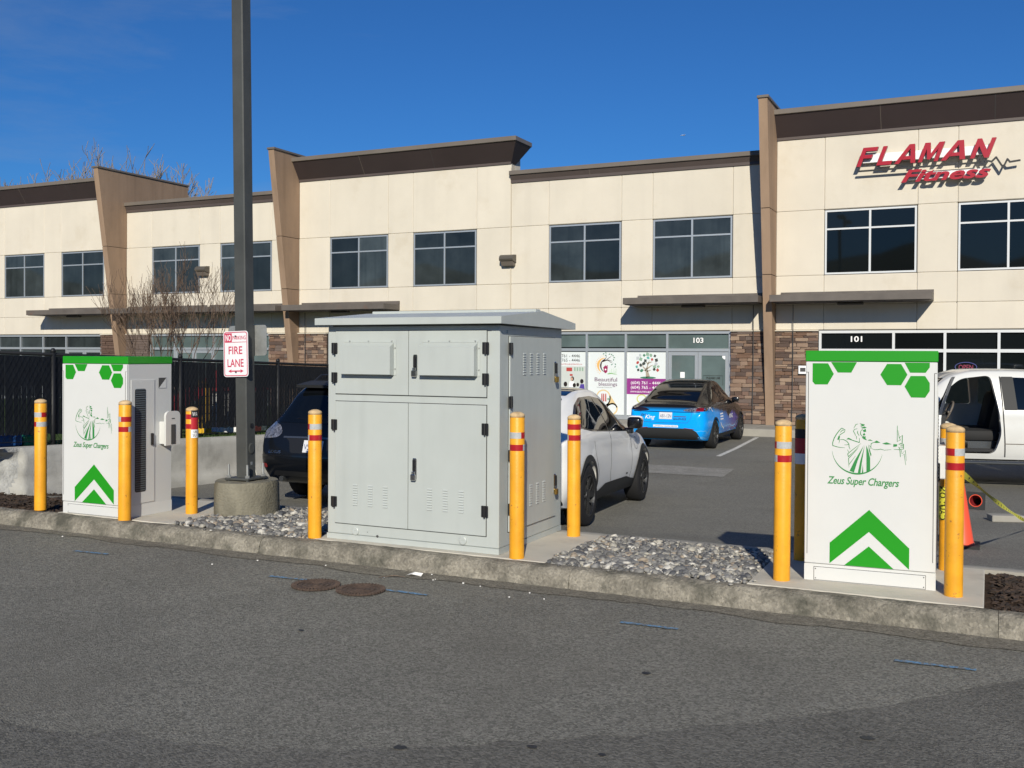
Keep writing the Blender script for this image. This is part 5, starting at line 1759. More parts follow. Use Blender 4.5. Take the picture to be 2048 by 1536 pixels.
# play things behind the fence
def pz(y): return bar_top(min(20, y)) - 0.06
t = thing('toy_slide', 'red plastic toy slide seen through the fence slats', 'slide', (-12.9, 13.2, pz(13.2)), R(60))
sl = MB()
sl.add([(-0.7, -0.2, 0.1), (0.5, -0.2, 0.75), (0.5, 0.2, 0.75), (-0.7, 0.2, 0.1), (-0.7, -0.2, 0.05), (0.5, -0.2, 0.7), (0.5, 0.2, 0.7), (-0.7, 0.2, 0.05)], [(0, 1, 2, 3), (4, 7, 6, 5), (0, 4, 5, 1), (2, 6, 7, 3), (0, 3, 7, 4), (1, 5, 6, 2)])
obj('chute', sl, 'toy_red', t)
for y in (-0.22, 0.22):
    obj('side_rail', MB().add([(-0.75, y - 0.03, 0.0), (0.5, y - 0.03, 0.70), (0.5, y - 0.03, 0.9), (-0.75, y - 0.03, 0.2), (-0.75, y + 0.03, 0.0), (0.5, y + 0.03, 0.70), (0.5, y + 0.03, 0.9), (-0.75, y + 0.03, 0.2)],
                              [(0, 1, 2, 3), (7, 6, 5, 4), (0, 4, 5, 1), (3, 2, 6, 7), (1, 5, 6, 2), (0, 3, 7, 4)]), 'toy_red', t)
obj('ladder', MB().box(0.52, 0.62, -0.25, -0.18, 0, 0.95).box(0.52, 0.62, 0.18, 0.25, 0, 0.95).box(0.53, 0.61, -0.18, 0.18, 0.25, 0.30).box(0.53, 0.61, -0.18, 0.18, 0.55, 0.60), 'toy_yellow', t)
t = thing('playhouse', 'red and white toy playhouse seen through the fence slats', 'playhouse', (-13.2, 15.1, pz(15.1)), R(20))
obj('wall', MB().box(-0.5, 0.5, -0.5, 0.5, 0, 0.8), 'toy_white', t)
obj('roof', MB().prism([(-0.62, 0.8), (0.62, 0.8), (0.0, 1.25)], -0.6, 0.6, 'xz'), 'toy_red', t)
obj('door', MB().box(0.502, 0.52, -0.2, 0.15, 0, 0.65), 'toy_red', t)
t = thing('toy_climber', 'yellow and red toy climber behind the slats of the fence', 'toy', (-12.6, 11.6, pz(11.6)), R(10))
obj('tower', MB().bbox(-0.3, 0.3, -0.3, 0.3, 0, 0.55, 0.03), 'toy_yellow', t)
obj('roof', MB().lathe([(0.42, 0.9), (0.0, 1.15)], 4), 'toy_red', t)
for x in (-0.25, 0.25):
    obj('post', MB().box(x - 0.03, x + 0.03, -0.03, 0.03, 0.55, 0.92), 'toy_red', t)
for nm, m, a, b, lab in (('yellow', 'toy_yellow', 7.4, 8.86, 'yellow padded play mat edge glimpsed under the fence'), ('blue', 'toy_blue', 8.92, 9.28, 'blue play mat edge glimpsed under the fence'), ('green', 'toy_green', 9.30, 9.62, 'green play mat edge glimpsed under the fence')):
    t = tag(obj('play_mat', MB().bbox(-0.25, 0.25, 0, b - a, 0, 0.17 if nm != 'yellow' else 0.22, 0.03), m, loc=(-11.95, a, bar_top(a) - 0.05)), lab, 'play mat')

# ------------------------------------------------------------------ bare shrub and far trees
def branch(mb, p, d, L, r, depth, spread, up, n=4, seg=3, minr=0.003):
    pts, rs = [p], [r]
    q = p.copy()
    dd = d.normalized()
    for i in range(seg):
        dd = (dd + Vector((random.gauss(0, 0.13), random.gauss(0, 0.13), random.gauss(0, 0.08) + up * 0.12))).normalized()
        q = q + dd * (L / seg)
        pts.append(q.copy())
        rs.append(max(minr, r * (1 - 0.5 * (i + 1) / seg)))
    mb.tube(pts, rs, 5 if r > 0.02 else 3, False)
    if depth == 0:
        return
    for k in range(n):
        t = random.uniform(0.35, 1.0)
        i = min(seg - 1, int(t * seg))
        b = pts[i].lerp(pts[i + 1], t * seg - i)
        ax = Vector((random.gauss(0, 1), random.gauss(0, 1), random.gauss(0, 0.4)))
        nd = (dd + ax.normalized() * spread + Vector((0, 0, up))).normalized()
        branch(mb, b, nd, L * random.uniform(0.5, 0.8), max(minr, r * 0.5), depth - 1, spread, up, n, seg, minr)
sh = thing('bare_shrub', 'bare twiggy multi stem shrub standing behind the slatted fence', 'shrub', (-14.85, 15.0, 0.2))
tr = MB()
cr_ = MB()
for k in range(17):
    a = k * 2.4 + random.uniform(-0.2, 0.2)
    lean = 0.08 + 0.62 * (k / 16) ** 0.8
    d = Vector((math.cos(a) * lean, math.sin(a) * lean, 1))
    st = Vector((math.cos(a) * 0.05, math.sin(a) * 0.05, 0))
    mid = st + d.normalized() * random.uniform(0.9, 1.15)
    tr.tube([st, (st + mid) / 2 + Vector((random.gauss(0, 0.03), random.gauss(0, 0.03), 0)), mid], [0.036, 0.026, 0.018], 6)
    branch(cr_, mid, d + Vector((0, 0, 0.3)), random.uniform(0.75, 1.25), 0.013, 3, 0.55, 0.55, 4, 4, 0.0034)
obj('trunk', tr, 'bark', sh, smooth=True)
o = obj('crown', cr_, 'bark', sh)
for (x, y, h, w, lab, hh) in ((-100, 92, 28.6, 1.5, 'wide bare tree crown rising above the flat roof', 9), (-110, 90, 25.2, 1.0, 'bare tree top left of the tall fin', 8), (-94, 93, 26.8, 1.0, 'slim bare tree top behind the tall fin', 8), (-88.5, 90, 24.3, 0.7, 'bare tree top showing right of the tall fin above the low roof', 8), (-120, 92, 25.8, 1.1, 'bare tree top above the roof at the far end', 8), (-126, 92, 26.0, 0.8, 'faint bare tree behind the far end of the roof', 8)):
    t = thing('bare_tree', lab, 'tree', (x, y, -0.9), random.uniform(0, 6), 'leafless trees behind the building')
    tk, cw = MB(), MB()
    base = Vector((0, 0, 0))
    z1 = h * 0.42
    tk.tube([base, Vector((0.1, 0, z1 * 0.5)), Vector((0, 0.1, z1))], [0.5, 0.38, 0.28], 8)
    for k in range(14):
        a = k * 2.4
        s = Vector((0, 0.1, z1 * random.uniform(0.8, 1.0)))
        d = Vector((math.cos(a) * random.uniform(0.15, 0.8) * w, math.sin(a) * 0.5 * w, 1))
        branch(cw, s, d, h * 0.29, 0.12, 4, 0.62, 0.42, 3, 3, 0.030)
    zmax = max(v[2] for v in cw.v)
    k = h / zmax
    cw.v = [(a * k, b * k, c * k) for a, b, c in cw.v]
    tk.v = [(a * k, b * k, c * k) for a, b, c in tk.v]
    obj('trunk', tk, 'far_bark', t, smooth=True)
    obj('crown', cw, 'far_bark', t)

# ------------------------------------------------------------------ cones, tape, block at the right
def cone(loc, lab, rot=(0, 0, 0)):
    t = thing('traffic_cone', lab, 'cone', loc)
    t.rotation_euler = rot
    base = MB()
    nb = 32
    inr, out_ = [], []
    for k in range(nb):
        a = 2 * math.pi * k / nb
        q = 0.19 / max(abs(math.cos(a)), abs(math.sin(a)))
        inr.append((0.128 * math.cos(a), 0.128 * math.sin(a)))
        out_.append((q * math.cos(a), q * math.sin(a)))
    base.add([(x, y, z) for z in (0.0, 0.035) for x, y in inr] + [(x, y, z) for z in (0.0, 0.035) for x, y in out_],
             [f for k in range(nb) for j in ((k + 1) % nb,) for f in ((k, 2 * nb + k, 2 * nb + j, j), (nb + k, nb + j, 3 * nb + j, 3 * nb + k), (2 * nb + k, 3 * nb + k, 3 * nb + j, 2 * nb + j), (k, j, nb + j, nb + k))])
    obj('base', base, 'rubber', t)
    obj('cone_body', MB().lathe([(0.145, 0.036), (0.13, 0.06), (0.03, 0.70), (0.024, 0.705), (0.0, 0.705)], 28, cap0=False), 'cone_orange', t, smooth=40)
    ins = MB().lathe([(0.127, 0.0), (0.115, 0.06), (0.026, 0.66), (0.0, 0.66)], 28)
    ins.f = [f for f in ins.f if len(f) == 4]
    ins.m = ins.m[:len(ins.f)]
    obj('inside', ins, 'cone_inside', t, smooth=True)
    obj('inside_rim', MB().tube([(0.127 * math.cos(k * math.pi / 14), 0.127 * math.sin(k * math.pi / 14), -0.001) for k in range(29)], 0.009, 6, False), 'cone_orange', t)
    return t
c1 = cone((-0.27, 11.75, lot_z(11.75) + 0.002), 'upright orange traffic cone behind the scuffed bollard')
lt = shift(text_mb('LAZ', 0.05, 0.09), -0.02, -0.125, 0.28)
c2 = cone((-0.165, 15.35, lot_z(15.35) + 0.122), 'orange traffic cone lying on its side showing its hollow base', (R(-99), 0, R(-8)))
c2.scale = (0.64, 0.64, 0.64)
t = thing('concrete_paver', 'single grey concrete paver lying on the parking lot asphalt', 'paver', (0.20, 14.35, lot_z(14.35)), R(20))
mb = MB().bbox(-0.2, 0.2, -0.1, 0.1, 0.0, 0.085, 0.008)
obj('block', mb, 'sidewalk_concrete', t)
# caution tape from the bollard to the right
tp = MB()
P0, P1 = Vector((-0.145, 7.10, 1.055)), Vector((3.4, 12.8, 0.25))
P0, P1 = Vector((-0.147, 7.09, 0.925)), Vector((0.52, 13.9, -0.39))
n = 60
vs = []
pts_t = []
for i in range(n + 1):
    k = i / n
    p = P0.lerp(P1, k) + Vector((0, 0, -0.42 * 4 * k * (1 - k) * 0.08))
    w = 0.022 * (1 - 0.2 * k)
    tw = 0.5 + 1.1 * math.sin(k * 9)
    side = Vector((math.sin(tw) * 0.6, 0, math.cos(tw)))
    vs += [p + side * w, p - side * w]
    pts_t.append((p, side, w))
tp.add(vs, [(2 * i, 2 * i + 1, 2 * i + 3, 2 * i + 2) for i in range(n)])
ta = tag(obj('caution_tape', tp, 'caution_yellow'), 'yellow caution tape stretched from the scuffed bollard across the lot', 'tape')
bk = MB()
for i in range(2, n - 2, 2):
    p, s, w = pts_t[i]
    q, s2, w2 = pts_t[i + 1]
    off = Vector((0.0, -0.003, 0.001))
    d = q - p
    bk.add([p + s * w * 0.55 + off, p - s * w * 0.55 + off, p + d * 0.55 - s2 * w2 * 0.55 + off, p + d * 0.55 + s2 * w2 * 0.55 + off], [(0, 1, 2, 3)])
obj('black_lettering', bk, 'black_print', ta)
# tape wound round the rear bollard, hanging end with lettering
tw_ = MB()
ca = math.atan2(-7.94, 0.27)
ring(tw_, 0.37, 0.61, 0.0605, ca - 1.7, ca - 0.25, 0)
tpw = tag(obj('caution_tape', tw_, 'caution_yellow', loc=(-0.27, 7.94, 0.132), smooth=True), 'yellow caution tape wound round the bollard behind the white cabinet', 'tape')
mb = text_mb('CAUTION', 0.05, 0.24, 0, 0.015)
ca = math.atan2(-7.94, 0.27)
mb.v = [(0.063 * math.cos(ca - 0.95 + z / 0.063), 0.063 * math.sin(ca - 0.95 + z / 0.063), 0.37 + x) for x, y, z in mb.v]
mb.f = [f[::-1] for f in mb.f]
obj('lettering', mb, 'black_print', tpw)
# small cable loop on the road side of the lot

# ------------------------------------------------------------------ vehicles
def monotone(xs, ys):
    n = len(xs)
    d = [(ys[i + 1] - ys[i]) / (xs[i + 1] - xs[i]) for i in range(n - 1)]
    m = [d[0]] + [0 if d[i - 1] * d[i] <= 0 else 2 * d[i - 1] * d[i] / (d[i - 1] + d[i]) for i in range(1, n - 1)] + [d[-1]]
    def f(x):
        i = 0
        while i < n - 2 and x > xs[i + 1]:
            i += 1
        h = xs[i + 1] - xs[i]
        t = (x - xs[i]) / h
        return ((2 * t ** 3 - 3 * t ** 2 + 1) * ys[i] + (t ** 3 - 2 * t ** 2 + t) * h * m[i] + (-2 * t ** 3 + 3 * t ** 2) * ys[i + 1] + (t ** 3 - t ** 2) * h * m[i + 1])
    return f
def catmull(pts, sub):
    out = []
    n = len(pts)
    for i in range(n - 1):
        p0, p1, p2, p3 = pts[max(0, i - 1)], pts[i], pts[i + 1], pts[min(n - 1, i + 2)]
        for k in range(sub):
            t = k / sub
            out.append(tuple(0.5 * (2 * b + (c - a) * t + (2 * a - 5 * b + 4 * c - d) * t * t + (-a + 3 * b - 3 * c + d) * t ** 3) for a, b, c, d in zip(p0, p1, p2, p3)))
    out.append(pts[-1])
    return out
def car_loft(tab, sub=4, nst=72):
    """closed smooth body; rows: x, zlow, wlow, zmid, wmid, zbelt, wbelt, zroof, wroof"""
    xs = [r[0] for r in tab]
    fs = [monotone(xs, [r[i] for r in tab]) for i in range(1, 9)]
    st = sorted(set([xs[0] + (xs[-1] - xs[0]) * (0.5 - 0.5 * math.cos(math.pi * i / nst)) * 0.6 + (xs[-1] - xs[0]) * i / nst * 0.4 for i in range(nst + 1)]))
    mb = MB()
    rings = []
    for x in st:
        zl, wl, zm, wm, zb, wb, zr, wr = [f(x) for f in fs]
        rt = max(zb + 0.012, zr - 0.085)
        half = [(0, zl), (wl * 0.55, zl), (wl * 0.93, zl + 0.006), (wl, zl + 0.05), ((wl + wm * 2) / 3, (zl + zm) / 2), (wm, zm), ((wm * 0.55 + wb * 0.45), (zm * 0.42 + zb * 0.58)), (wb, zb), (wb - (wb - wr) * 0.45, zb + (rt - zb) * 0.52),
                (wr, rt), (wr * 0.86, zr - 0.025), (wr * 0.5, zr - 0.004), (0, zr)]
        h = catmull(half, sub)
        full = [(y, z) for y, z in h] + [(-y, z) for y, z in h[-2:0:-1]]
        rings.append([(x, y, z) for y, z in full])
    n = len(rings[0])
    vs = [p for r in rings for p in r]
    fs_ = [(i * n + j, (i + 1) * n + j, (i + 1) * n + (j + 1) % n, i * n + (j + 1) % n) for i in range(len(rings) - 1) for j in range(n)]
    fs_ = [f[::-1] for f in fs_]
    mb.add(vs, fs_)
    # end caps as shallow domes
    for r, sgn in ((0, -1), (len(rings) - 1, 1)):
        c = [sum(p[k] for p in rings[r]) / n for k in range(3)]
        base = r * n
        prev = list(range(base, base + n))
        for q, dx in ((0.66, 0.010), (0.33, 0.016)):
            o = len(mb.v)
            for j in range(n):
                p = rings[r][j]
                mb.v.append((p[0] + sgn * dx, c[1] + (p[1] - c[1]) * q, c[2] + (p[2] - c[2]) * q))
            for j in range(n):
                f = (prev[j], prev[(j + 1) % n], o + (j + 1) % n, o + j)
                mb.f.append(f if sgn > 0 else f[::-1])
                mb.m.append(0)
            prev = list(range(o, o + n))
        o = len(mb.v)
        mb.v.append((c[0] + sgn * 0.017, c[1], c[2]))
        for j in range(n):
            f = (prev[j], prev[(j + 1) % n], o)
            mb.f.append(f if sgn > 0 else f[::-1])
            mb.m.append(0)
    bm = bmesh.new()
    me = mb.mesh('body')
    bm.from_mesh(me)
    bmesh.ops.recalc_face_normals(bm, faces=bm.faces[:])
    bm.to_mesh(me)
    bvh = BVHTree.FromBMesh(bm)
    bm.free()
    return me, bvh
def boolean(me, cutters):
    """subtract closed MB solids from a mesh; cut faces take material slot 1"""
    a = bpy.data.objects.new('tmp', me)
    COL.objects.link(a)
    tmp = []
    for c in cutters:
        cm = c.mesh('cut')
        bm = bmesh.new()
        bm.from_mesh(cm)
        bmesh.ops.recalc_face_normals(bm, faces=bm.faces[:])
        bm.to_mesh(cm)
        bm.free()
        cm.materials.append(M['rubber'])
        cm.materials.append(M['rubber'])
        cm.polygons.foreach_set('material_index', [1] * len(cm.polygons))
        o = bpy.data.objects.new('cut', cm)
        COL.objects.link(o)
        o.hide_render = True
        md = a.modifiers.new('b', 'BOOLEAN')
        md.operation = 'DIFFERENCE'
        md.solver = 'EXACT'
        md.object = o
        tmp.append(o)
    bpy.context.view_layer.update()
    out = bpy.data.meshes.new_from_object(a.evaluated_get(bpy.context.evaluated_depsgraph_get()))
    bpy.data.objects.remove(a)
    for o in tmp:
        bpy.data.objects.remove(o)
    return out
AX = {'R': (lambda a, b: Vector((a, -4, b)), Vector((0, 1, 0))), 'L': (lambda a, b: Vector((a, 4, b)), Vector((0, -1, 0))),
      'B': (lambda a, b: Vector((-4, a, b)), Vector((1, 0, 0))), 'F': (lambda a, b: Vector((12, a, b)), Vector((-1, 0, 0))), 'T': (lambda a, b: Vector((a, b, 6)), Vector((0, 0, -1)))}
def patch(bvh, poly, ax, eps=0.004, grid=0.05, thick=0.0):
    """panel cut to an outline and laid on the body surface, seen along one axis"""
    bm = bmesh.new()
    f = bm.faces.new([bm.verts.new((p[0], p[1], 0)) for p in poly])
    for k, nrm in ((0, Vector((1, 0, 0))), (1, Vector((0, 1, 0)))):
        lo, hi = min(p[k] for p in poly), max(p[k] for p in poly)
        s = math.ceil((lo + 1e-4) / grid) * grid
        while s < hi:
            co = Vector((s, 0, 0)) if k == 0 else Vector((0, s, 0))
            bmesh.ops.bisect_plane(bm, geom=bm.verts[:] + bm.edges[:] + bm.faces[:], plane_co=co, plane_no=nrm, dist=1e-6)
            s += grid
    bmesh.ops.triangulate(bm, faces=[f for f in bm.faces if len(f.verts) > 4])
    org, d = AX[ax]
    flip = ax in ('L', 'F') 
    for v in bm.verts:
        o = org(v.co.x, v.co.y)
        loc, nr, idx, dist = bvh.ray_cast(o, d)
        if loc is None:
            q = o + d * 4
            loc, nr, idx, dist = bvh.find_nearest(q)
        nr = nr if nr.dot(d) < 0 else -nr
        v.co = loc + nr * eps
    for f in bm.faces:
        f.normal_update()
        if f.normal.dot(d) > 0:
            f.normal_flip()
    if thick:
        r = bmesh.ops.extrude_face_region(bm, geom=bm.faces[:])
        for g in r['geom']:
            if isinstance(g, bmesh.types.BMVert):
                g.co += d * thick
        bmesh.ops.recalc_face_normals(bm, faces=bm.faces[:])
    me = bpy.data.meshes.new('patch')
    bm.to_mesh(me)
    bm.free()
    return me
def rounded(poly, r=0.04, n=4):
    out = []
    m = len(poly)
    for i in range(m):
        a, b, c = Vector(poly[i - 1]), Vector(poly[i]), Vector(poly[(i + 1) % m])
        d1, d2 = (a - b), (c - b)
        k = min(r, d1.length * 0.45, d2.length * 0.45)
        p, q = b + d1.normalized() * k, b + d2.normalized() * k
        for j in range(n + 1):
            t = j / n
            out.append(tuple((p * (1 - t) ** 2 + b * 2 * t * (1 - t) + q * t * t)))
    return out
def band(pts, w):
    """outline of a strip along a polyline"""
    l, r = [], []
    ps = [Vector(p) for p in pts]
    for i, p in enumerate(ps):
        t = (ps[min(i + 1, len(ps) - 1)] - ps[max(i - 1, 0)]).normalized()
        nn = Vector((-t.y, t.x)) * w / 2
        l.append(tuple(p + nn))
        r.append(tuple(p - nn))
    return l + r[::-1]
def arc(cx, cz, r, a0, a1, n=20):
    return [(cx + r * math.cos(R(a0 + (a1 - a0) * k / n)), cz + r * math.sin(R(a0 + (a1 - a0) * k / n))) for k in range(n + 1)]
def mir(poly): return [(-a, b) for a, b in poly]
pmat('paint_white', (0.82, 0.81, 0.775), 0.3, coat=0.45, spec=0.4)
pmat('paint_truck', (0.62, 0.62, 0.595), 0.28, coat=0.8, var=0.05, vscale=2)
pmat('paint_navy', (0.004, 0.005, 0.007), 0.3, coat=0.3, spec=0.35)
pmat('cladding', (0.020, 0.021, 0.022), 0.6, spec=0.35)
pmat('car_glass', (0.003, 0.004, 0.005), 0.02, spec=0.55)
pmat('trim_black', (0.006, 0.006, 0.007), 0.2, coat=0.5)
pmat('seam_line', (0.02, 0.02, 0.02), 0.7)
pmat('seam_light', (0.85, 0.85, 0.82), 0.4)
pmat('lamp_red', (0.22, 0.005, 0.008), 0.08, coat=1.0)
pmat('lamp_smoke', (0.018, 0.012, 0.014), 0.06, coat=1.0)
pmat('lamp_clear', (0.34, 0.33, 0.33), 0.12, metal=0.7, var=0.92, vscale=30, coat=1.0)
pmat('tyre', (0.014, 0.014, 0.015), 0.8, bump=0.2, bscale=60, spec=0.3)
pmat('rim_dark', (0.035, 0.036, 0.038), 0.35, metal=0.6)
pmat('rim_bright', (0.6, 0.6, 0.6), 0.2, metal=1.0)
pmat('plate_white', (0.62, 0.63, 0.66), 0.4)
pmat('plate_ink', (0.06, 0.08, 0.18), 0.5)
pmat('carpet', (0.03, 0.03, 0.032), 0.95)
pmat('seat_grey', (0.014, 0.014, 0.015), 0.8)
pmat('door_card', (0.010, 0.010, 0.011), 0.7)
def glass_mat(name, tint):
    m = bpy.data.materials.new(name)
    m.use_nodes = True
    n, l = m.node_tree.nodes, m.node_tree.links
    n.clear()
    out = n.new('ShaderNodeOutputMaterial')
    mixn = n.new('ShaderNodeMixShader')
    tr_ = n.new('ShaderNodeBsdfTransparent')
    tr_.inputs['Color'].default_value = (*tint, 1)
    gl = n.new('ShaderNodeBsdfGlossy')
    gl.inputs['Roughness'].default_value = 0.02
    fz = n.new('ShaderNodeFresnel')
    fz.inputs['IOR'].default_value = 1.5
    l.new(fz.outputs[0], mixn.inputs[0])
    l.new(tr_.outputs[0], mixn.inputs[1])
    l.new(gl.outputs[0], mixn.inputs[2])
    l.new(mixn.outputs[0], out.inputs['Surface'])
    MATS[name] = m
glass_mat('clear_glass', (0.62, 0.68, 0.68))
# printed wrap of the blue car
def wrap_mat():
    m = bpy.data.materials.new('paint_wrap')
    m.use_nodes = True
    n, l = m.node_tree.nodes, m.node_tree.links
    b = n['Principled BSDF']
    b.inputs['Roughness'].default_value = 0.22
    b.inputs['Coat Weight'].default_value = 0.12
    b.inputs['Coat Roughness'].default_value = 0.06
    b.inputs['Specular IOR Level'].default_value = 0.22
    tcn = n.new('ShaderNodeTexCoord')
    sx = n.new('ShaderNodeSeparateXYZ')
    l.new(tcn.outputs['Object'], sx.inputs[0])
    def mathn(op, a, bb, clamp=False):
        k = n.new('ShaderNodeMath')
        k.operation = op
        k.use_clamp = clamp
        for i, v in enumerate((a, bb)):
            if isinstance(v, (int, float)):
                k.inputs[i].default_value = v
            else:
                l.new(v, k.inputs[i])
        return k.outputs[0]
    nzn = n.new('ShaderNodeTexNoise')
    nzn.inputs['Scale'].default_value = 2.2
    nzn.inputs['Detail'].default_value = 3
    l.new(tcn.outputs['Object'], nzn.inputs['Vector'])
    xx = mathn('MAXIMUM', mathn('SUBTRACT', sx.outputs['X'], 0.75), 0.0)
    edge = mathn('SUBTRACT', 0.905, mathn('MULTIPLY', xx, 0.11))
    edge = mathn('ADD', edge, mathn('MULTIPLY', mathn('SUBTRACT', nzn.outputs['Fac'], 0.5), mathn('MULTIPLY', xx, 0.35)))
    fac = mathn('DIVIDE', mathn('SUBTRACT', sx.outputs['Z'], edge), 0.11, True)
    pur = mathn('DIVIDE', mathn('SUBTRACT', sx.outputs['X'], 1.3), 1.6, True)
    c1_ = n.new('ShaderNodeMixRGB')
    c1_.inputs['Color1'].default_value = (0.003, 0.33, 0.90, 1)
    c1_.inputs['Color2'].default_value = (0.06, 0.05, 0.30, 1)
    l.new(pur, c1_.inputs['Fac'])
    st = mathn('GREATER_THAN', mathn('SINE', mathn('ADD', mathn('MULTIPLY', sx.outputs['Z'], 42.0), mathn('MULTIPLY', nzn.outputs['Fac'], 14.0)), 0.0), 0.86)
    low = mathn('DIVIDE', mathn('SUBTRACT', 0.56, sx.outputs['Z']), 0.1, True)
    c2_ = n.new('ShaderNodeMixRGB')
    c2_.inputs['Color2'].default_value = (0.10, 0.42, 0.82, 1)
    l.new(mathn('MULTIPLY', st, low), c2_.inputs['Fac'])
    l.new(c1_.outputs[0], c2_.inputs['Color1'])
    c3_ = n.new('ShaderNodeMixRGB')
    c3_.inputs['Color2'].default_value = (0.010, 0.009, 0.009, 1)
    l.new(fac, c3_.inputs['Fac'])
    l.new(c2_.outputs[0], c3_.inputs['Color1'])
    l.new(c3_.outputs[0], b.inputs['Base Color'])
    MATS['paint_wrap'] = m
wrap_mat()

def make_wheel(name, car, x, y, r, w, rim_m, side, nsp=10, rim_r=None, spoke_w=0.05):
    """wheel empty > tyre, rim; side -1 right, +1 left"""
    rim_r = rim_r or r * 0.70
    e = bpy.data.objects.new(name, None)
    COL.objects.link(e)
    e.parent = car
    e.location = (x, y, r)
    h = w / 2
    obj('tyre', MB().lathe([(rim_r - 0.012, -h + 0.02), (rim_r, -h), (r - 0.05, -h - 0.004), (r - 0.018, -h + 0.012), (r, -h + 0.035), (r, h - 0.035), (r - 0.018, h - 0.012), (r - 0.05, h + 0.004), (rim_r, h), (rim_r - 0.012, h - 0.02)], 48, (0, 0, 0), 'y', True), 'tyre', e, smooth=40)
    s = side
    rm = MB()
    rm.lathe([(rim_r, s * (h - 0.002)), (rim_r - 0.012, s * (h - 0.001)), (rim_r - 0.02, s * (h - 0.02)), (rim_r - 0.03, s * (h - 0.12))], 40, (0, 0, 0), 'y', False)
    rm.f = [f for f in rm.f if len(f) < 10]
    rm.m = rm.m[:len(rm.f)]
    rm.lathe([(0.075, s * (h - 0.035)), (0.07, s * (h - 0.02)), (0.0, s * (h - 0.016))], 20, (0, 0, 0), 'y')
    for k in range(nsp):
        a = 2 * math.pi * k / nsp
        c, q = math.cos(a), math.sin(a)
        yo, yi = s * (h - 0.012), s * (h - 0.05)
        def pt(rad, off, yy): return (rad * c - off * q, yy, rad * q + off * c)
        sw = spoke_w / 2
        rm.add([pt(0.05, -sw * 0.8, s * (h - 0.03)), pt(0.05, sw * 0.8, s * (h - 0.03)), pt(rim_r - 0.015, sw, yo), pt(rim_r - 0.015, -sw, yo), pt(0.05, -sw * 0.8, yi), pt(0.05, sw * 0.8, yi), pt(rim_r - 0.015, sw, yi), pt(rim_r - 0.015, -sw, yi)],
               [(0, 1, 2, 3), (0, 3, 7, 4), (1, 5, 6, 2), (4, 7, 6, 5)])
    obj('rim', rm, rim_m, e)
    obj('brake_disc', MB().lathe([(rim_r - 0.06, s * (h - 0.10)), (0.0, s * (h - 0.10))], 24, (0, 0, 0), 'y'), 'rim_dark', e)
    return e
def arch_cut(x, r, side, w=0.95, rr_=0.40, depth=0.34):
    return MB().lathe([(rr_, side * (w - depth)), (rr_, side * (w + 0.3))], 40, (x, 0, r), 'y')
def car_at(name, label, cat, loc, head):
    """heading: angle of the nose from +Y towards -X"""
    return thing(name, label, cat, loc, R(90) + head)

# --- blue wrapped electric car -------------------------------------------------
T = [(0.00, .42, .64, .60, .74, .76, .73, .84, .62), (0.03, .34, .74, .58, .83, .83, .80, .95, .70), (0.08, .28, .80, .58, .885, .90, .85, 1.045, .74), (0.16, .25, .84, .60, .92, .96, .885, 1.085, .745), (0.30, .22, .86, .62, .945, 1.00, .90, 1.12, .73),
     (0.70, .20, .87, .64, .955, 1.03, .905, 1.28, .70), (1.10, .20, .87, .64, .96, 1.04, .91, 1.44, .67), (1.60, .20, .87, .62, .955, 1.04, .91, 1.575, .64), (2.20, .20, .87, .60, .95, 1.03, .91, 1.64, .62), (2.70, .20, .87, .60, .95, 1.02, .905, 1.59, .60),
     (3.15, .20, .87, .60, .95, 1.00, .90, 1.40, .63), (3.55, .20, .87, .62, .955, .97, .885, 1.12, .74), (3.90, .20, .87, .64, .955, .94, .865, 1.01, .75), (4.30, .22, .85, .62, .93, .86, .82, .93, .70), (4.60, .25, .78, .58, .85, .76, .74, .82, .62), (4.72, .30, .66, .54, .72, .66, .64, .71, .52), (4.75, .36, .55, .52, .60, .58, .54, .62, .44)]
car = car_at('electric_car', 'black and blue wrapped electric hatchback parked outside unit 103', 'car', (-6.88, 22.80, -0.537), R(0.8))
me, bv = car_loft(T)
cuts = [arch_cut(x, .35, s, 0.95, 0.385) for x in (0.99, 3.88) for s in (-1, 1)]
body = boolean(me, cuts)
def cp(name, me_, m, parent=None, smooth=True):
    return obj(name, me_, m, parent or car, smooth=smooth)
bo = cp('body', body, None, smooth=35)
body.materials.clear()
body.materials.append(M['paint_wrap'])
body.materials.append(M['rubber'])
dlo = [(0.98, 1.105), (1.5, 1.085), (2.06, 1.07), (2.10, 1.49), (1.7, 1.46), (1.35, 1.345), (1.10, 1.21)]
dlf = [(2.16, 1.068), (3.28, 1.035), (3.06, 1.21), (2.80, 1.37), (2.55, 1.455), (2.19, 1.49)]
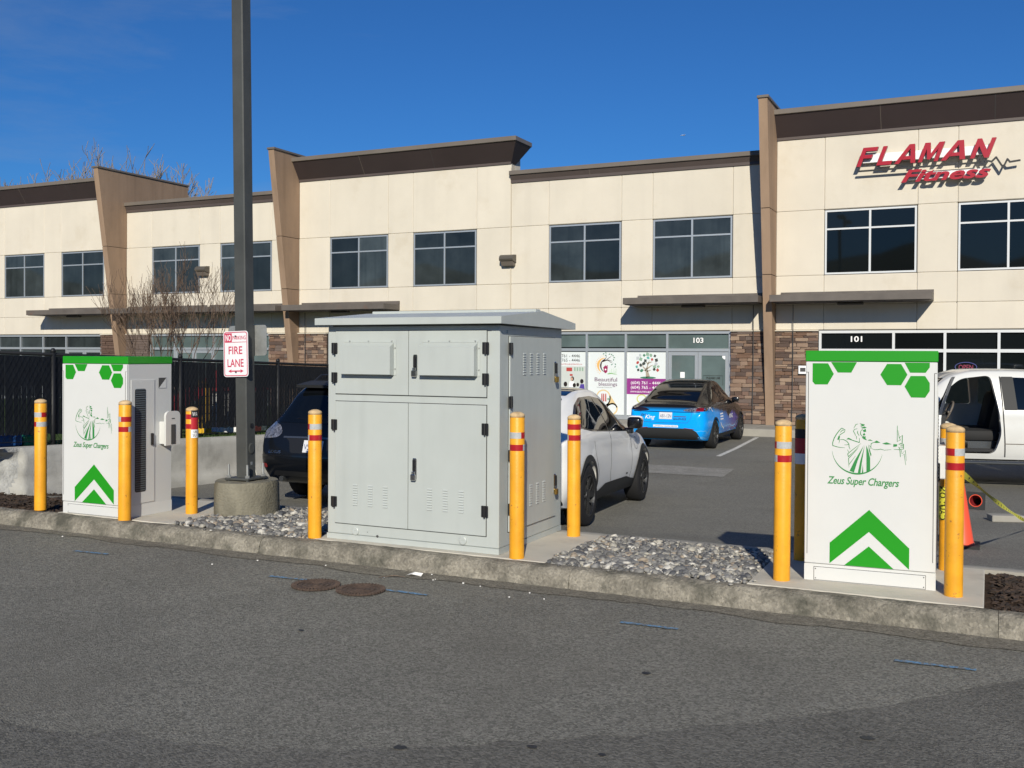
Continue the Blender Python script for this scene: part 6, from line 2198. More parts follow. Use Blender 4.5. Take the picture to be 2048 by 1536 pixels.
for ax in 'RL':
    for pl in (dlo, dlf):
        cp('side_window', patch(bv, rounded(pl, 0.05), ax, 0.004, 0.06), 'car_glass')
    cp('window_trim', patch(bv, band([(0.94, 1.09), (1.5, 1.068), (2.2, 1.052), (3.32, 1.018)], 0.012), ax, 0.006, 0.08), 'trim_black')
    cp('door_seam_line', patch(bv, band([(2.12, 1.05), (2.12, 0.40), (2.05, 0.30)], 0.008), ax, 0.003, 0.08), 'seam_line')
    cp('door_seam_line', patch(bv, band([(3.28, 1.0), (3.30, 0.6), (3.22, 0.30)], 0.008), ax, 0.003, 0.08), 'seam_line')
    cp('rocker', patch(bv, rounded([(1.42, 0.22), (3.44, 0.22), (3.44, 0.32), (1.42, 0.32)], 0.03), ax, 0.005, 0.08), 'cladding')
    for x in (0.99, 3.88):
        cp('arch_trim', patch(bv, band(arc(x, .35, 0.395, -15, 195, 26), 0.03), ax, 0.004, 0.06), 'cladding')
    sgn = -1 if ax == 'R' else 1
    mrr = obj('door_mirror', MB().bbox(3.02, 3.20, sgn * 0.97 - 0.09, sgn * 0.97 + 0.09, 1.04, 1.17, 0.035, 2), 'trim_black', car, smooth=40)
    obj('mirror_arm', MB().bbox(3.08, 3.16, sgn * 0.89 - 0.05, sgn * 0.89 + 0.05, 1.02, 1.05, 0.01), 'trim_black', mrr)
cp('rear_window', patch(bv, rounded([(0.34, -0.64), (0.34, 0.64), (0.80, 0.61), (1.34, 0.56), (1.34, -0.56), (0.80, -0.61)], 0.07), 'T', 0.004, 0.05), 'car_glass')
cp('roof_glass', patch(bv, rounded([(1.40, -0.50), (1.40, 0.50), (2.75, 0.50), (2.75, -0.50)], 0.05), 'T', 0.003, 0.08), 'car_glass')
cp('windscreen', patch(bv, rounded([(2.80, -0.54), (2.80, 0.54), (3.50, 0.66), (3.50, -0.66)], 0.05), 'T', 0.004, 0.08), 'car_glass')
lampr = [(-0.86, 0.93), (-0.86, 1.005), (-0.74, 1.015), (-0.50, 0.985), (-0.40, 0.945), (-0.46, 0.925), (-0.62, 0.92)]
cp('tail_lamp', patch(bv, rounded(lampr, 0.02), 'B', 0.006, 0.04), 'lamp_clear')
cp('tail_lamp', patch(bv, rounded(mir(lampr), 0.02), 'B', 0.006, 0.04), 'lamp_smoke')
cp('tail_lamp_corner', patch(bv, rounded([(-0.87, 0.925), (-0.87, 1.0), (-0.72, 1.0), (-0.70, 0.925)], 0.02), 'B', 0.010, 0.04), 'lamp_red')
for ax in 'RL':
    cp('tail_lamp_wing', patch(bv, rounded([(0.07, 0.93), (0.10, 1.0), (0.32, 1.01), (0.40, 0.985), (0.26, 0.935)], 0.02), ax, 0.006, 0.04), 'lamp_smoke')
cp('hatch_seam_line', patch(bv, band([(-0.80, 0.91), (-0.4, 0.905), (0, 0.903), (0.4, 0.905), (0.80, 0.91)], 0.016), 'B', 0.005, 0.06), 'trim_black')
cp('hatch_seam_line', patch(bv, band([(-0.62, 0.90), (-0.60, 0.78), (-0.52, 0.66), (0, 0.645), (0.52, 0.66), (0.60, 0.78), (0.62, 0.90)], 0.007), 'B', 0.004, 0.06), 'seam_line')
cp('bumper_valance', patch(bv, rounded([(-0.82, 0.26), (-0.74, 0.45), (-0.60, 0.525), (0.60, 0.525), (0.74, 0.45), (0.82, 0.26)], 0.05), 'B', 0.006, 0.05), 'cladding')
for s in (-1, 1):
    cp('reflector', patch(bv, [(s * 0.44, 0.525), (s * 0.68, 0.505), (s * 0.68, 0.515), (s * 0.44, 0.537)], 'B', 0.010, 0.05), 'lamp_red')
pl = cp('licence_plate', patch(bv, [(-0.155 + 0.0, 0.735), (0.155, 0.735), (0.155, 0.89), (-0.155, 0.89)], 'B', 0.012, 0.06), 'plate_white')
cp('bumper_sticker', patch(bv, [(-0.30, 0.545), (0.30, 0.545), (0.30, 0.595), (-0.30, 0.595)], 'B', 0.006, 0.06), 'white_print')
def car_text(bvh, s, y0, z0, h, w, m, ax='B', bold=0.0, shear=0.0, eps=0.008, parent=None, par=None):
    mb = text_mb(s, h, w, 0, bold, shear)
    org, d = AX[ax]
    out = []
    for x, _, z in mb.v:
        if ax == 'B':
            o = org(y0 - x, z0 + z)
        elif ax == 'R':
            o = org(y0 + x, z0 + z)
        else:
            o = org(y0 - x, z0 + z)
        loc, nr, i_, ds = bvh.ray_cast(o, d)
        if loc is None:
            loc, nr, i_, ds = bvh.find_nearest(o + d * 4)
        out.append(tuple(loc - d * eps))
    mb.v = out
    return obj('lettering', mb, m, par or car)
car_text(bv, 'AB1-12N', 0.135, 0.775, 0.075, 0.27, 'plate_ink', eps=0.016, par=pl)
car_text(bv, 'Jani', 0.62, 0.80, 0.07, 0.17, 'black_print', bold=0.006, shear=0.3)
car_text(bv, 'King', 0.50, 0.735, 0.09, 0.24, 'white_print', bold=0.006, shear=0.3)
cp('small_print', patch(bv, band([(-0.19, 0.80), (-0.49, 0.80)], 0.022), 'B', 0.006, 0.06), 'plate_ink')
car_text(bv, '604-439-0028', -0.19, 0.72, 0.05, 0.30, 'black_print', bold=0.006)
car_text(bv, 'COMMERCIAL CLEANING SERVICES', 0.28, 0.557, 0.026, 0.56, 'plate_ink', eps=0.010)
car_text(bv, 'KING', 2.45, 0.66, 0.10, 0.42, 'white_print', 'R', 0.02, 0.3)
car_text(bv, 'JANI', 2.40, 0.80, 0.07, 0.30, 'black_print', 'R', 0.02, 0.3)
for z in (0.79, 0.725, 0.66):
    cp('door_print', patch(bv, [(1.48, z), (1.80, z), (1.80, z + 0.035), (1.48, z + 0.035)], 'R', 0.004, 0.08), 'white_print')
cp('swirl_print', patch(bv, band([(0.42, 0.94), (0.50, 1.0), (0.62, 0.99), (0.70, 0.93), (0.78, 0.90)], 0.02), 'R', 0.004, 0.05), 'white_print')
cp('swirl_print', patch(bv, band([(1.50, 0.60), (1.68, 0.50), (1.95, 0.42)], 0.03), 'R', 0.004, 0.05), 'white_print')
for x in (0.99, 3.88):
    for s in (-1, 1):
        make_wheel('wheel', car, x, s * 0.835, 0.35, 0.25, 'rim_dark', s, 10, 0.245, 0.05)

# --- white electric crossover ------------------------------------------------
T = [(0.00, .40, .60, .62, .70, .82, .70, .92, .62), (0.03, .34, .70, .60, .81, .90, .79, 1.02, .70), (0.09, .29, .78, .60, .87, .97, .84, 1.08, .73), (0.20, .26, .83, .62, .92, 1.01, .875, 1.12, .735), (0.40, .24, .85, .66, .945, 1.04, .885, 1.20, .71),
     (0.87, .23, .86, .68, .955, 1.06, .885, 1.41, .645), (1.30, .23, .86, .64, .935, 1.055, .89, 1.54, .615), (1.75, .23, .86, .60, .925, 1.045, .89, 1.605, .60), (2.25, .23, .86, .60, .92, 1.035, .89, 1.62, .595), (2.65, .23, .86, .60, .925, 1.025, .89, 1.56, .60),
     (3.05, .23, .86, .62, .93, 1.01, .885, 1.38, .64), (3.42, .23, .86, .66, .945, 1.0, .88, 1.13, .745), (3.85, .23, .86, .68, .955, .965, .87, 1.045, .76), (4.25, .24, .84, .64, .935, .89, .83, .96, .72), (4.55, .26, .78, .60, .86, .80, .76, .86, .64), (4.68, .30, .68, .56, .74, .72, .66, .76, .54), (4.715, .36, .58, .54, .62, .64, .56, .68, .46)]
RX, FXw = 0.87, 3.85
hd = math.atan2(0.304, 2.959)
# right rear wheel contact at (-4.253, 10.895)
zc = (lot_z(10.9) + lot_z(13.85)) / 2
dirv = Vector((-math.sin(hd), math.cos(hd)))
rgt = Vector((math.cos(hd), math.sin(hd)))
org_ = Vector((-4.253, 10.895)) - dirv * RX - rgt * 0.90
car = car_at('electric_crossover', 'white electric crossover with black wheel arches nosed away behind the grey cabinet', 'car', (org_.x, org_.y, lot_z(10.9) + 0.03), hd)
car.rotation_euler = (0, math.atan2(lot_z(10.9) - lot_z(13.85), 2.98), R(90) + hd)
me, bv = car_loft(T)
body = boolean(me, [arch_cut(x, .36, s, 0.95, 0.405) for x in (RX, FXw) for s in (-1, 1)])
body.materials.clear()
body.materials.append(M['paint_white'])
body.materials.append(M['rubber'])
cp('body', body, None, smooth=35)
dlo = [(0.80, 1.165), (1.2, 1.115), (1.98, 1.085), (1.96, 1.475), (1.55, 1.465), (1.22, 1.375), (0.98, 1.27)]
dlf = [(2.05, 1.083), (3.10, 1.05), (2.98, 1.17), (2.72, 1.335), (2.42, 1.45), (2.03, 1.487)]
for ax in 'RL':
    cp('window_surround', patch(bv, rounded([(0.72, 1.15), (1.2, 1.095), (2.0, 1.065), (3.20, 1.03), (3.04, 1.18), (2.76, 1.355), (2.45, 1.475), (2.0, 1.512), (1.5, 1.492), (1.18, 1.40), (0.92, 1.275)], 0.05), ax, 0.003, 0.06), 'trim_black')
    for q in (dlo, dlf):
        cp('side_window', patch(bv, rounded(q, 0.04), ax, 0.006, 0.06), 'car_glass')
    cp('door_seam_line', patch(bv, band([(2.02, 1.06), (2.06, 0.85), (1.98, 0.55), (2.06, 0.40)], 0.011), ax, 0.003, 0.06), 'seam_line')
    cp('door_seam_line', patch(bv, band([(3.12, 1.02), (3.17, 0.85), (3.14, 0.50), (3.10, 0.36)], 0.011), ax, 0.003, 0.06), 'seam_line')
    cp('door_seam_line', patch(bv, band([(1.22, 0.98), (1.25, 0.80), (1.36, 0.60), (1.36, 0.42)], 0.011), ax, 0.003, 0.06), 'seam_line')
    cp('rocker_cladding', patch(bv, rounded([(1.26, 0.245), (3.48, 0.245), (3.48, 0.36), (3.2, 0.385), (2.9, 0.43), (1.75, 0.43), (1.45, 0.36), (1.30, 0.36)], 0.04), ax, 0.006, 0.06), 'cladding')
    for x in (RX, FXw):
        cp('arch_cladding', patch(bv, band(arc(x, .36, 0.435, -14, 194, 28), 0.075), ax, 0.008, 0.05), 'cladding')
    if ax == 'R':
        cp('charge_flap', patch(bv, band(arc(3.42, 0.86, 0.085, 0, 360, 24)[:-1], 0.006), ax, 0.003, 0.06), 'seam_line')
        cp('badge', patch(bv, band([(2.86, 0.47), (2.96, 0.468)], 0.02), 'R', 0.004, 0.06), 'black_print')
    sgn = -1 if ax == 'R' else 1
    mrr = obj('door_mirror', MB().bbox(2.98, 3.16, sgn * 0.985 - 0.10, sgn * 0.985 + 0.10, 1.07, 1.23, 0.045, 3), 'trim_black', car, smooth=40)
    obj('mirror_cap', MB().bbox(3.05, 3.19, sgn * 0.985 - 0.098, sgn * 0.985 + 0.104, 1.11, 1.245, 0.045, 3), 'paint_white', mrr, smooth=40)
    obj('mirror_arm', MB().bbox(3.03, 3.12, sgn * 0.90 - 0.06, sgn * 0.90 + 0.06, 1.0, 1.08, 0.015), 'trim_black', mrr)
cp('rear_window', patch(bv, rounded([(0.42, -0.58), (0.42, 0.58), (1.15, 0.52), (1.15, -0.52)], 0.06), 'T', 0.004, 0.06), 'car_glass')
cp('roof_glass', patch(bv, rounded([(1.25, -0.52), (1.25, 0.52), (2.60, 0.50), (2.60, -0.50)], 0.05), 'T', 0.003, 0.08), 'car_glass')
cp('windscreen', patch(bv, rounded([(2.70, -0.54), (2.70, 0.54), (3.38, 0.66), (3.38, -0.66)], 0.05), 'T', 0.004, 0.08), 'car_glass')
cp('bumper_cladding', patch(bv, rounded([(-0.84, 0.30), (-0.78, 0.56), (0.78, 0.56), (0.84, 0.30)], 0.05), 'B', 0.006, 0.05), 'cladding')
for s in (-1, 1):
    cp('tail_lamp', patch(bv, rounded([(s * 0.42, 0.87), (s * 0.76, 0.90), (s * 0.76, 1.0), (s * 0.42, 0.97)], 0.02), 'B', 0.006, 0.04), 'lamp_red')
    obj('headlamp', patch(bv, rounded([(s * 0.45, 0.70), (s * 0.72, 0.74), (s * 0.74, 0.82), (s * 0.48, 0.78)], 0.02), 'F', 0.005, 0.05), 'lamp_clear', car)
for x in (RX, FXw):
    for s in (-1, 1):
        w = make_wheel('wheel', car, x, s * 0.835, 0.36, 0.235, 'rim_dark', s, 5, 0.245, 0.085)
        for k in range(5):
            a = 2 * math.pi * (k + 0.5) / 5
            m = MB()
            c_, q_ = math.cos(a), math.sin(a)
            m.add([(rr2 * c_ - o2 * q_, s * (0.105 - dd_), rr2 * q_ + o2 * c_) for rr2, o2, dd_ in ((0.06, -0.012, 0.012), (0.06, 0.012, 0.012), (0.225, 0.016, 0.0), (0.225, -0.016, 0.0))], [(0, 1, 2, 3), (3, 2, 1, 0)])
            obj('bright_spoke', m, 'rim_bright', w)

# --- dark SUV ----------------------------------------------------------------
T = [(0.00, .48, .62, .60, .74, .66, .75, .72, .66), (0.04, .40, .72, .60, .84, .74, .84, .86, .74), (0.10, .34, .79, .62, .89, .90, .86, 1.02, .76), (0.18, .30, .82, .64, .91, .98, .875, 1.14, .74), (0.32, .27, .84, .66, .92, 1.03, .88, 1.30, .70),
     (0.55, .25, .85, .68, .925, 1.05, .885, 1.53, .655), (0.72, .25, .85, .68, .925, 1.05, .885, 1.605, .64), (1.20, .24, .85, .66, .925, 1.05, .885, 1.66, .63), (2.00, .24, .85, .64, .92, 1.04, .885, 1.68, .62), (2.60, .24, .85, .64, .92, 1.03, .88, 1.63, .62),
     (3.05, .24, .85, .66, .925, 1.02, .88, 1.42, .65), (3.45, .24, .85, .68, .93, 1.0, .87, 1.14, .75), (3.85, .25, .85, .68, .93, .97, .86, 1.05, .75), (4.35, .27, .82, .64, .90, .88, .81, .95, .70), (4.62, .32, .74, .60, .82, .78, .74, .84, .62), (4.73, .40, .60, .56, .64, .66, .60, .70, .50)]
car = car_at('dark_suv', 'dark navy SUV with its tailgate towards the lamp post, beside the black fence', 'car', (-7.90, 10.55, lot_z(11.4) + 0.012), R(0))
me, bv = car_loft(T)
body = boolean(me, [arch_cut(x, .36, s, 0.93, 0.40) for x in (0.98, 3.70) for s in (-1, 1)])
body.materials.clear()
body.materials.append(M['paint_navy'])
body.materials.append(M['rubber'])
cp('body', body, None, smooth=35)
cp('rear_window', patch(bv, rounded([(-0.70, 1.09), (-0.56, 1.47), (0.56, 1.47), (0.70, 1.09)], 0.06), 'B', 0.004, 0.05), 'car_glass')
sp_ = MB()
sp_.add([(0.44, -0.60, 1.585), (0.44, 0.60, 1.585), (0.80, 0.62, 1.635), (0.80, -0.62, 1.635), (0.45, -0.60, 1.548), (0.45, 0.60, 1.548), (0.80, 0.62, 1.57), (0.80, -0.62, 1.57)],
        [(0, 3, 2, 1), (4, 5, 6, 7), (0, 1, 5, 4), (1, 2, 6, 5), (3, 0, 4, 7)])
obj('roof_spoiler', sp_, 'cladding', car)
obj('wiper', MB().tube([(0.17, 0.02, 1.12), (0.19, 0.36, 1.15), (0.19, 0.44, 1.13)], 0.010, 6), 'trim_black', car)
for s in (-1, 1):
    cp('tail_lamp', patch(bv, rounded([(s * 0.60, 0.90), (s * 0.88, 0.87), (s * 0.86, 0.98), (s * 0.76, 1.10), (s * 0.60, 1.05), (s * 0.54, 0.97)], 0.03), 'B', 0.006, 0.04), 'lamp_clear')
    cp('reflector', patch(bv, rounded([(s * 0.74, 0.50), (s * 0.86, 0.50), (s * 0.86, 0.56), (s * 0.74, 0.55)], 0.015), 'B', 0.006, 0.04), 'lamp_red')
    ax = 'R' if s < 0 else 'L'
    cp('side_window', patch(bv, rounded([(0.62, 1.12), (1.8, 1.09), (1.8, 1.52), (0.95, 1.50)], 0.05), ax, 0.004, 0.06), 'car_glass')
    cp('side_window', patch(bv, rounded([(1.9, 1.09), (3.10, 1.06), (2.62, 1.48), (1.9, 1.53)], 0.05), ax, 0.004, 0.06), 'car_glass')
    obj('roof_rail', MB().tube([(0.85, s * 0.60, 1.62), (1.0, s * 0.60, 1.70), (2.4, s * 0.60, 1.70), (2.55, s * 0.60, 1.64)], 0.016, 8), 'rim_dark', car)
    mrr = obj('door_mirror', MB().bbox(2.98, 3.16, s * 0.985 - 0.10, s * 0.985 + 0.10, 1.07, 1.23, 0.04, 2), 'paint_navy', car, smooth=40)
cp('tailgate_garnish', patch(bv, rounded([(-0.36, 0.705), (-0.40, 0.86), (-0.48, 0.905), (0.48, 0.905), (0.40, 0.86), (0.36, 0.705)], 0.04), 'B', 0.005, 0.05), 'rim_dark')
pmat('dim_chrome', (0.16, 0.17, 0.18), 0.25, metal=0.8)
cp('garnish_bar', patch(bv, band([(-0.50, 0.905), (0, 0.912), (0.50, 0.905)], 0.022), 'B', 0.012, 0.05), 'dim_chrome')
plt = cp('licence_plate', patch(bv, [(-0.155, 0.72), (0.155, 0.72), (0.155, 0.875), (-0.155, 0.875)], 'B', 0.014, 0.06), 'plate_white')
car_text(bv, 'VS2', 0.14, 0.762, 0.07, 0.125, 'plate_ink', eps=0.018, par=plt)
car_text(bv, 'LEXUS', 0.72, 0.695, 0.036, 0.21, 'rim_bright', eps=0.008, bold=0.02)
cp('badge', patch(bv, band(arc(0.0, 0.985, 0.055, 0, 360, 24)[:-1], 0.014), 'B', 0.008, 0.05), 'dim_chrome')
cp('bumper_line', patch(bv, band([(-0.85, 0.655), (-0.5, 0.665), (0.5, 0.665), (0.85, 0.655)], 0.02), 'B', 0.006, 0.05), 'trim_black')
cp('bumper_guard', patch(bv, rounded([(-0.66, 0.40), (-0.60, 0.47), (0.60, 0.47), (0.66, 0.40)], 0.03), 'B', 0.006, 0.05), 'rim_dark')
for s in (-1, 1):
    obj('exhaust', MB().tube([(0.02, s * 0.52, 0.36), (0.3, s * 0.52, 0.36)], 0.035, 12), 'dim_chrome', car)
for x in (0.98, 3.70):
    for s in (-1, 1):
        make_wheel('wheel', car, x, s * 0.80, 0.36, 0.235, 'rim_dark', s, 6, 0.23, 0.07)

# --- white pickup with its door open --------------------------------------------
tk = thing('pickup_truck', 'white crew cab pickup with its driver door standing open outside unit 101', 'truck', (0, 0, 0))
TA = R(13)
car = tk
# hinge of the front door stands at (-0.56, 18.0); local x forward towards -X
hx_, hy_ = 4.10, 0.985
ang = math.pi + TA
hw_ = Vector((hx_ * math.cos(ang) - hy_ * math.sin(ang), hx_ * math.sin(ang) + hy_ * math.cos(ang)))
tk.location = (-0.83 - hw_.x, 18.0 - hw_.y, lot_z(18.5) + 0.005)
tk.rotation_euler = (0, 0, ang)
T = [(2.00, .50, .90, .85, .985, 1.27, .96, 1.84, .72), (2.06, .47, .93, .85, 1.0, 1.28, .97, 1.905, .755), (2.4, .46, .93, .85, 1.0, 1.28, .97, 1.95, .765), (3.0, .46, .93, .85, 1.0, 1.28, .97, 1.965, .765), (3.45, .46, .93, .85, 1.0, 1.275, .97, 1.955, .76),
     (3.75, .46, .93, .85, 1.0, 1.27, .965, 1.89, .755), (4.05, .46, .93, .86, 1.0, 1.26, .96, 1.69, .78), (4.40, .46, .93, .88, 1.0, 1.22, .955, 1.36, .85), (4.6, .46, .93, .88, 1.005, 1.19, .95, 1.28, .87), (5.1, .46, .93, .88, 1.005, 1.17, .95, 1.255, .87),
     (5.5, .46, .92, .86, .99, 1.12, .93, 1.21, .85), (5.68, .48, .88, .82, .94, 1.02, .88, 1.12, .80), (5.76, .52, .80, .78, .86, .92, .80, 1.0, .70)]
me, bv = car_loft(T, 4, 84)
inn = MB()
rings_ = []
for z, xa, xb, w in ((0.60, 2.14, 4.28, 0.885), (1.27, 2.14, 4.26, 0.90), (1.885, 2.22, 3.66, 0.66)):
    rings_.append([(xa, -w, z), (xb, -w, z), (xb, w, z), (xa, w, z)])
inn.add([p for r in rings_ for p in r], [(3, 2, 1, 0), (8, 9, 10, 11)] + [(4 * k + i, 4 * k + (i + 1) % 4, 4 * k + 4 + (i + 1) % 4, 4 * k + 4 + i) for k in range(2) for i in range(4)])
dop = rounded([(3.16, 0.57), (4.10, 0.57), (4.14, 1.22), (3.86, 1.63), (3.66, 1.80), (3.20, 1.86), (3.10, 1.30), (3.06, 0.9)], 0.10, 5)
cut2 = [arch_cut(4.82, .40, s, 1.0, 0.47, 0.36) for s in (-1, 1)]
cut2 += [inn, MB().prism(dop, 0.5, 1.4, 'xz')]
for q in ([(3.14, 1.31), (4.0, 1.31), (3.70, 1.75), (3.22, 1.80)], [(2.26, 1.31), (3.02, 1.31), (3.05, 1.80), (2.36, 1.79)]):
    cut2.append(MB().prism(rounded(q, 0.06, 4), -1.4, -0.55, 'xz'))
cut2.append(MB().prism(rounded([(-0.74, 1.37), (0.74, 1.37), (0.60, 1.80), (-0.60, 1.80)], 0.06, 4), 3.70, 4.75, 'yz'))
cut2.append(MB().prism(rounded([(-0.6, 1.37), (0.6, 1.37), (0.52, 1.76), (-0.52, 1.76)], 0.05, 4), 1.9, 2.3, 'yz'))
body = boolean(me, cut2)
body.materials.clear()
body.materials.append(M['paint_truck'])
body.materials.append(M['door_card'])
cp('cab_body', body, None, smooth=35)
cp('windscreen', patch(bv, rounded([(-0.745, 1.365), (0.745, 1.365), (0.605, 1.80), (-0.605, 1.80)], 0.06), 'F', -0.012, 0.08), 'clear_glass')
cp('side_window', patch(bv, rounded([(2.22, 1.29), (3.0, 1.30), (3.03, 1.83), (2.34, 1.81)], 0.05), 'L', 0.004, 0.06), 'car_glass')
cp('window_pillar', patch(bv, rounded([(2.82, 1.292), (3.02, 1.292), (3.05, 1.835), (2.86, 1.835)], 0.02), 'L', 0.007, 0.06), 'cladding')
for q in ([(3.13, 1.30), (4.01, 1.30), (3.70, 1.76), (3.21, 1.81)], [(2.25, 1.30), (3.03, 1.30), (3.06, 1.81), (2.35, 1.80)]):
    cp('side_window', patch(bv, rounded(q, 0.06), 'R', -0.006, 0.08), 'clear_glass')
for ax in 'RL':
    cp('door_seam_line', patch(bv, band([(3.06, 1.84), (3.04, 1.28), (3.02, 0.9), (3.0, 0.52)], 0.018), ax, 0.004, 0.06), 'seam_line')
    cp('door_seam_line', patch(bv, band([(2.16, 1.80), (2.14, 1.2), (2.16, 0.52)], 0.012), ax, 0.004, 0.06), 'seam_line')
    cp('body_crease', patch(bv, band([(2.1, 0.74), (3.02, 0.74)], 0.012), ax, 0.005, 0.08), 'cap_metal')
    sgn = 1 if ax == 'L' else -1
    obj('door_handle', MB().bbox(2.30, 2.52, sgn * 1.0 - 0.02, sgn * 1.0 + 0.02, 1.10, 1.14, 0.01), 'rim_dark', car)
    obj('running_board', MB().bbox(2.1, 4.3, sgn * 0.98 - 0.08, sgn * 0.98 + 0.08, 0.40, 0.46, 0.02), 'dim_chrome', car)
cp('windscreen_frame', patch(bv, band([(-0.76, 1.35), (0.76, 1.35)], 0.03), 'F', 0.004, 0.08), 'trim_black')
# step plate in the open sill
obj('sill_plate', MB().box(3.20, 4.06, 0.86, 0.96, 0.596, 0.602), 'cladding', car)
# interior
obj('cab_floor', MB().box(2.16, 4.26, -0.86, 0.86, 0.602, 0.63), 'carpet', car)
obj('dashboard', MB().bbox(3.95, 4.25, -0.86, 0.86, 1.0, 1.25, 0.05, 2), 'door_card', car)
for y in (-0.42, 0.42):
    s_ = obj('seat', MB().bbox(3.02, 3.58, y - 0.26, y + 0.26, 0.75, 0.94, 0.06, 2), 'seat_grey', car, smooth=40)
    bk_ = MB().bbox(-0.08, 0.08, y - 0.25, y + 0.25, 0, 0.66, 0.06, 2)
    bk_.v = [(x + 3.02 - z * 0.22, yy, z + 0.90) for x, yy, z in bk_.v]
    obj('backrest', bk_, 'seat_grey', s_, smooth=40)
    obj('headrest', MB().bbox(2.80, 2.90, y - 0.13, y + 0.13, 1.54, 1.74, 0.04, 2), 'seat_grey', s_, smooth=40)
    obj('seat_base', MB().box(3.08, 3.50, y - 0.2, y + 0.2, 0.63, 0.75), 'dim_chrome', s_)
obj('rear_bench', MB().bbox(2.2, 2.62, -0.7, 0.7, 0.75, 0.95, 0.05), 'seat_grey', car)
sw_ = MB().tube([(0, 0.19 * math.cos(k * math.pi / 14), 0.19 * math.sin(k * math.pi / 14)) for k in range(29)], 0.017, 8, False).tube([(0.01, -0.18, 0.0), (0.02, 0.18, 0.0)], 0.018, 6).tube([(0.01, 0, 0), (0.02, 0, -0.18)], 0.018, 6)
obj('steering_wheel', sw_, 'cap_metal', car, loc=(3.78, 0.42, 1.22), rot=(0, R(-24), 0))
obj('steering_column', MB().tube([(3.79, 0.42, 1.21), (4.05, 0.42, 1.08)], 0.035, 8), 'door_card', car)
for s in (-1, 1):
    if s < 0:
        mm_ = obj('door_mirror', MB().bbox(3.90, 4.02, -1.27, -1.05, 1.30, 1.56, 0.03, 2), 'paint_truck', car, smooth=40)
        obj('mirror_glass', MB().box(3.893, 3.898, -1.25, -1.07, 1.32, 1.54), 'rim_bright', mm_)
        obj('mirror_arm', MB().box(3.94, 4.0, -1.06, -0.95, 1.33, 1.38), 'cladding', mm_)
# open driver door, hinged on its front edge
dr_ = bpy.data.objects.new('driver_door', None)
COL.objects.link(dr_)
dr_.parent = car
dr_.location = (hx_, hy_, 0)
dr_.rotation_euler = (0, 0, R(-97))
def dp(name, me_, m, smooth=True):
    for v in me_.vertices:
        v.co.x -= hx_
        v.co.y -= hy_
    return obj(name, me_, m, dr_, smooth=smooth)
dp('door_skin', patch(bv, rounded([(3.08, 0.55), (4.10, 0.55), (4.12, 1.24), (3.11, 1.28), (3.05, 0.9)], 0.05), 'L', 0.0, 0.08, 0.04), 'paint_truck', 35)
dp('door_card', patch(bv, rounded([(3.10, 0.57), (4.08, 0.57), (4.10, 1.23), (3.13, 1.27), (3.08, 0.9)], 0.05), 'L', -0.045, 0.08, 0.06), 'door_card', 35)
dp('window_frame', patch(bv, band([(3.12, 1.25), (3.17, 1.55), (3.22, 1.83), (3.62, 1.80), (3.80, 1.67), (4.08, 1.27)], 0.045), 'L', 0.0, 0.06, 0.04), 'trim_black', False)
dp('window_pane', patch(bv, rounded([(3.13, 1.26), (3.24, 1.81), (3.62, 1.78), (3.78, 1.66), (4.06, 1.27)], 0.03), 'L', -0.02, 0.08), 'clear_glass')
dmm = MB().bbox(3.92, 4.04, 1.05, 1.29, 1.30, 1.56, 0.03, 2)
dmm.v = [(x - hx_, y - hy_, z) for x, y, z in dmm.v]
obj('door_mirror', dmm, 'trim_black', dr_, smooth=40)
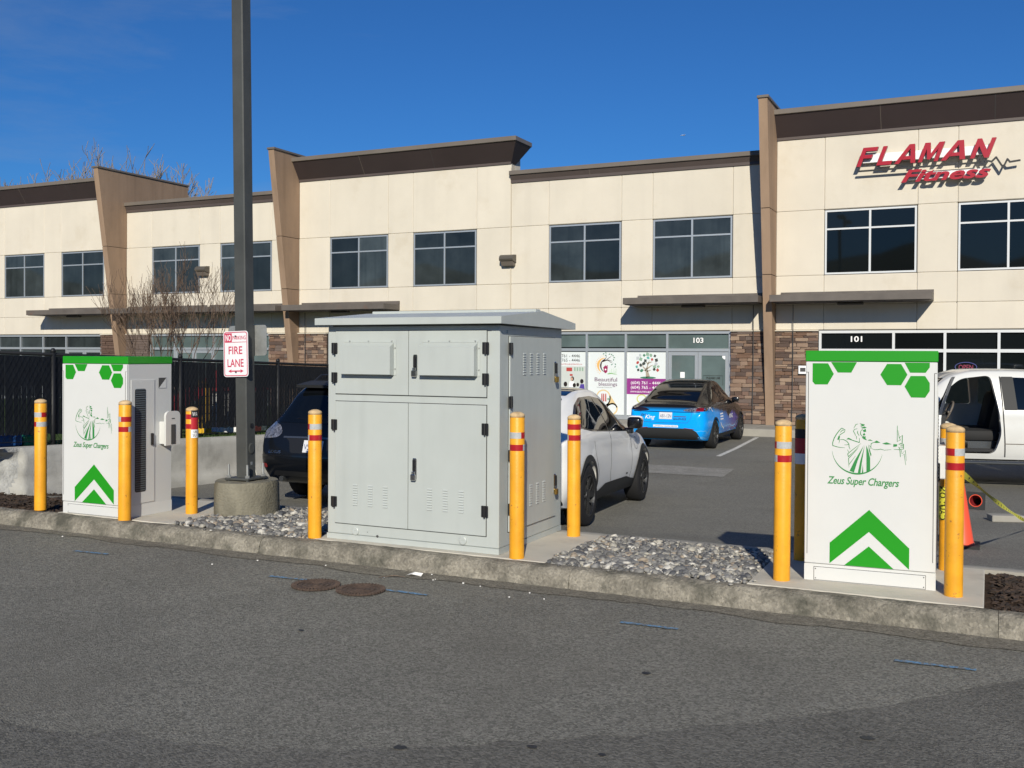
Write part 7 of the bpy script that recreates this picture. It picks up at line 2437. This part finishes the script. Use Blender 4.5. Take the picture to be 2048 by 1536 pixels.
# bed, bumper, wheels
bd_ = MB()
bd_.bbox(0.0, 1.96, -0.99, -0.90, 0.58, 1.36, 0.025).bbox(0.0, 1.96, 0.90, 0.99, 0.58, 1.36, 0.025)
bl = obj('bed_side', MB().bbox(0.0, 1.96, -0.99, -0.90, 0.50, 1.36, 0.025), 'paint_truck', car)
obj('bed_side', MB().bbox(0.0, 1.96, 0.90, 0.99, 0.50, 1.36, 0.025), 'paint_truck', car)
obj('bed_floor', MB().box(0.02, 1.96, -0.9, 0.9, 0.72, 0.78), 'cladding', car)
obj('tailgate', MB().bbox(-0.02, 0.06, -0.895, 0.895, 0.72, 1.34, 0.02), 'paint_truck', car)
obj('rear_bumper', MB().bbox(-0.15, -0.03, -0.98, 0.98, 0.48, 0.70, 0.03), 'dim_chrome', car)
obj('front_bumper', MB().bbox(5.70, 5.88, -0.96, 0.96, 0.42, 0.66, 0.05), 'dim_chrome', car)
cp('grille', patch(bv, rounded([(-0.55, 0.72), (0.55, 0.72), (0.60, 0.98), (-0.60, 0.98)], 0.05), 'F', 0.006, 0.06), 'trim_black')
for s in (-1, 1):
    cp('headlamp', patch(bv, rounded([(s * 0.62, 0.78), (s * 0.82, 0.78), (s * 0.82, 0.97), (s * 0.64, 0.97)], 0.03), 'F', 0.006, 0.06), 'lamp_clear')
obj('chassis', MB().box(0.1, 5.5, -0.55, 0.55, 0.36, 0.50), 'rubber', car)
for x in (1.22, 4.82):
    for s in (-1, 1):
        make_wheel('wheel', car, x, s * 0.86, 0.40, 0.27, 'rim_dark', s, 6, 0.25, 0.08)
for s in (-1, 1):
    obj('bed_arch', MB().lathe([(0.46, s * 0.60), (0.46, s * 0.992), (0.40, s * 0.996)], 32, (1.22, 0, 0.40), 'y'), 'rubber', car)

# ------------------------------------------------------------------ distant aeroplane
ap = thing('aeroplane', 'tiny distant aeroplane in the blue sky above the low cornice', 'aeroplane', (-419.0, 1468.0, 333.0), R(70))
obj('fuselage', MB().tube([(-4, 0, 0), (-3, 0, 0), (2.5, 0, 0.2), (4, 0, 0.3)], [0.15, 0.55, 0.5, 0.15], 8), 'white_aluminium', ap, smooth=True)
obj('wing', MB().box(-1.1, 0.2, -4.5, 4.5, 0.3, 0.5), 'white_aluminium', ap)
obj('tail_fin', MB().prism([(2.6, 0.3), (4.0, 0.3), (4.1, 1.6), (3.5, 1.6)], -0.08, 0.08, 'xz'), 'brown_metal', ap)
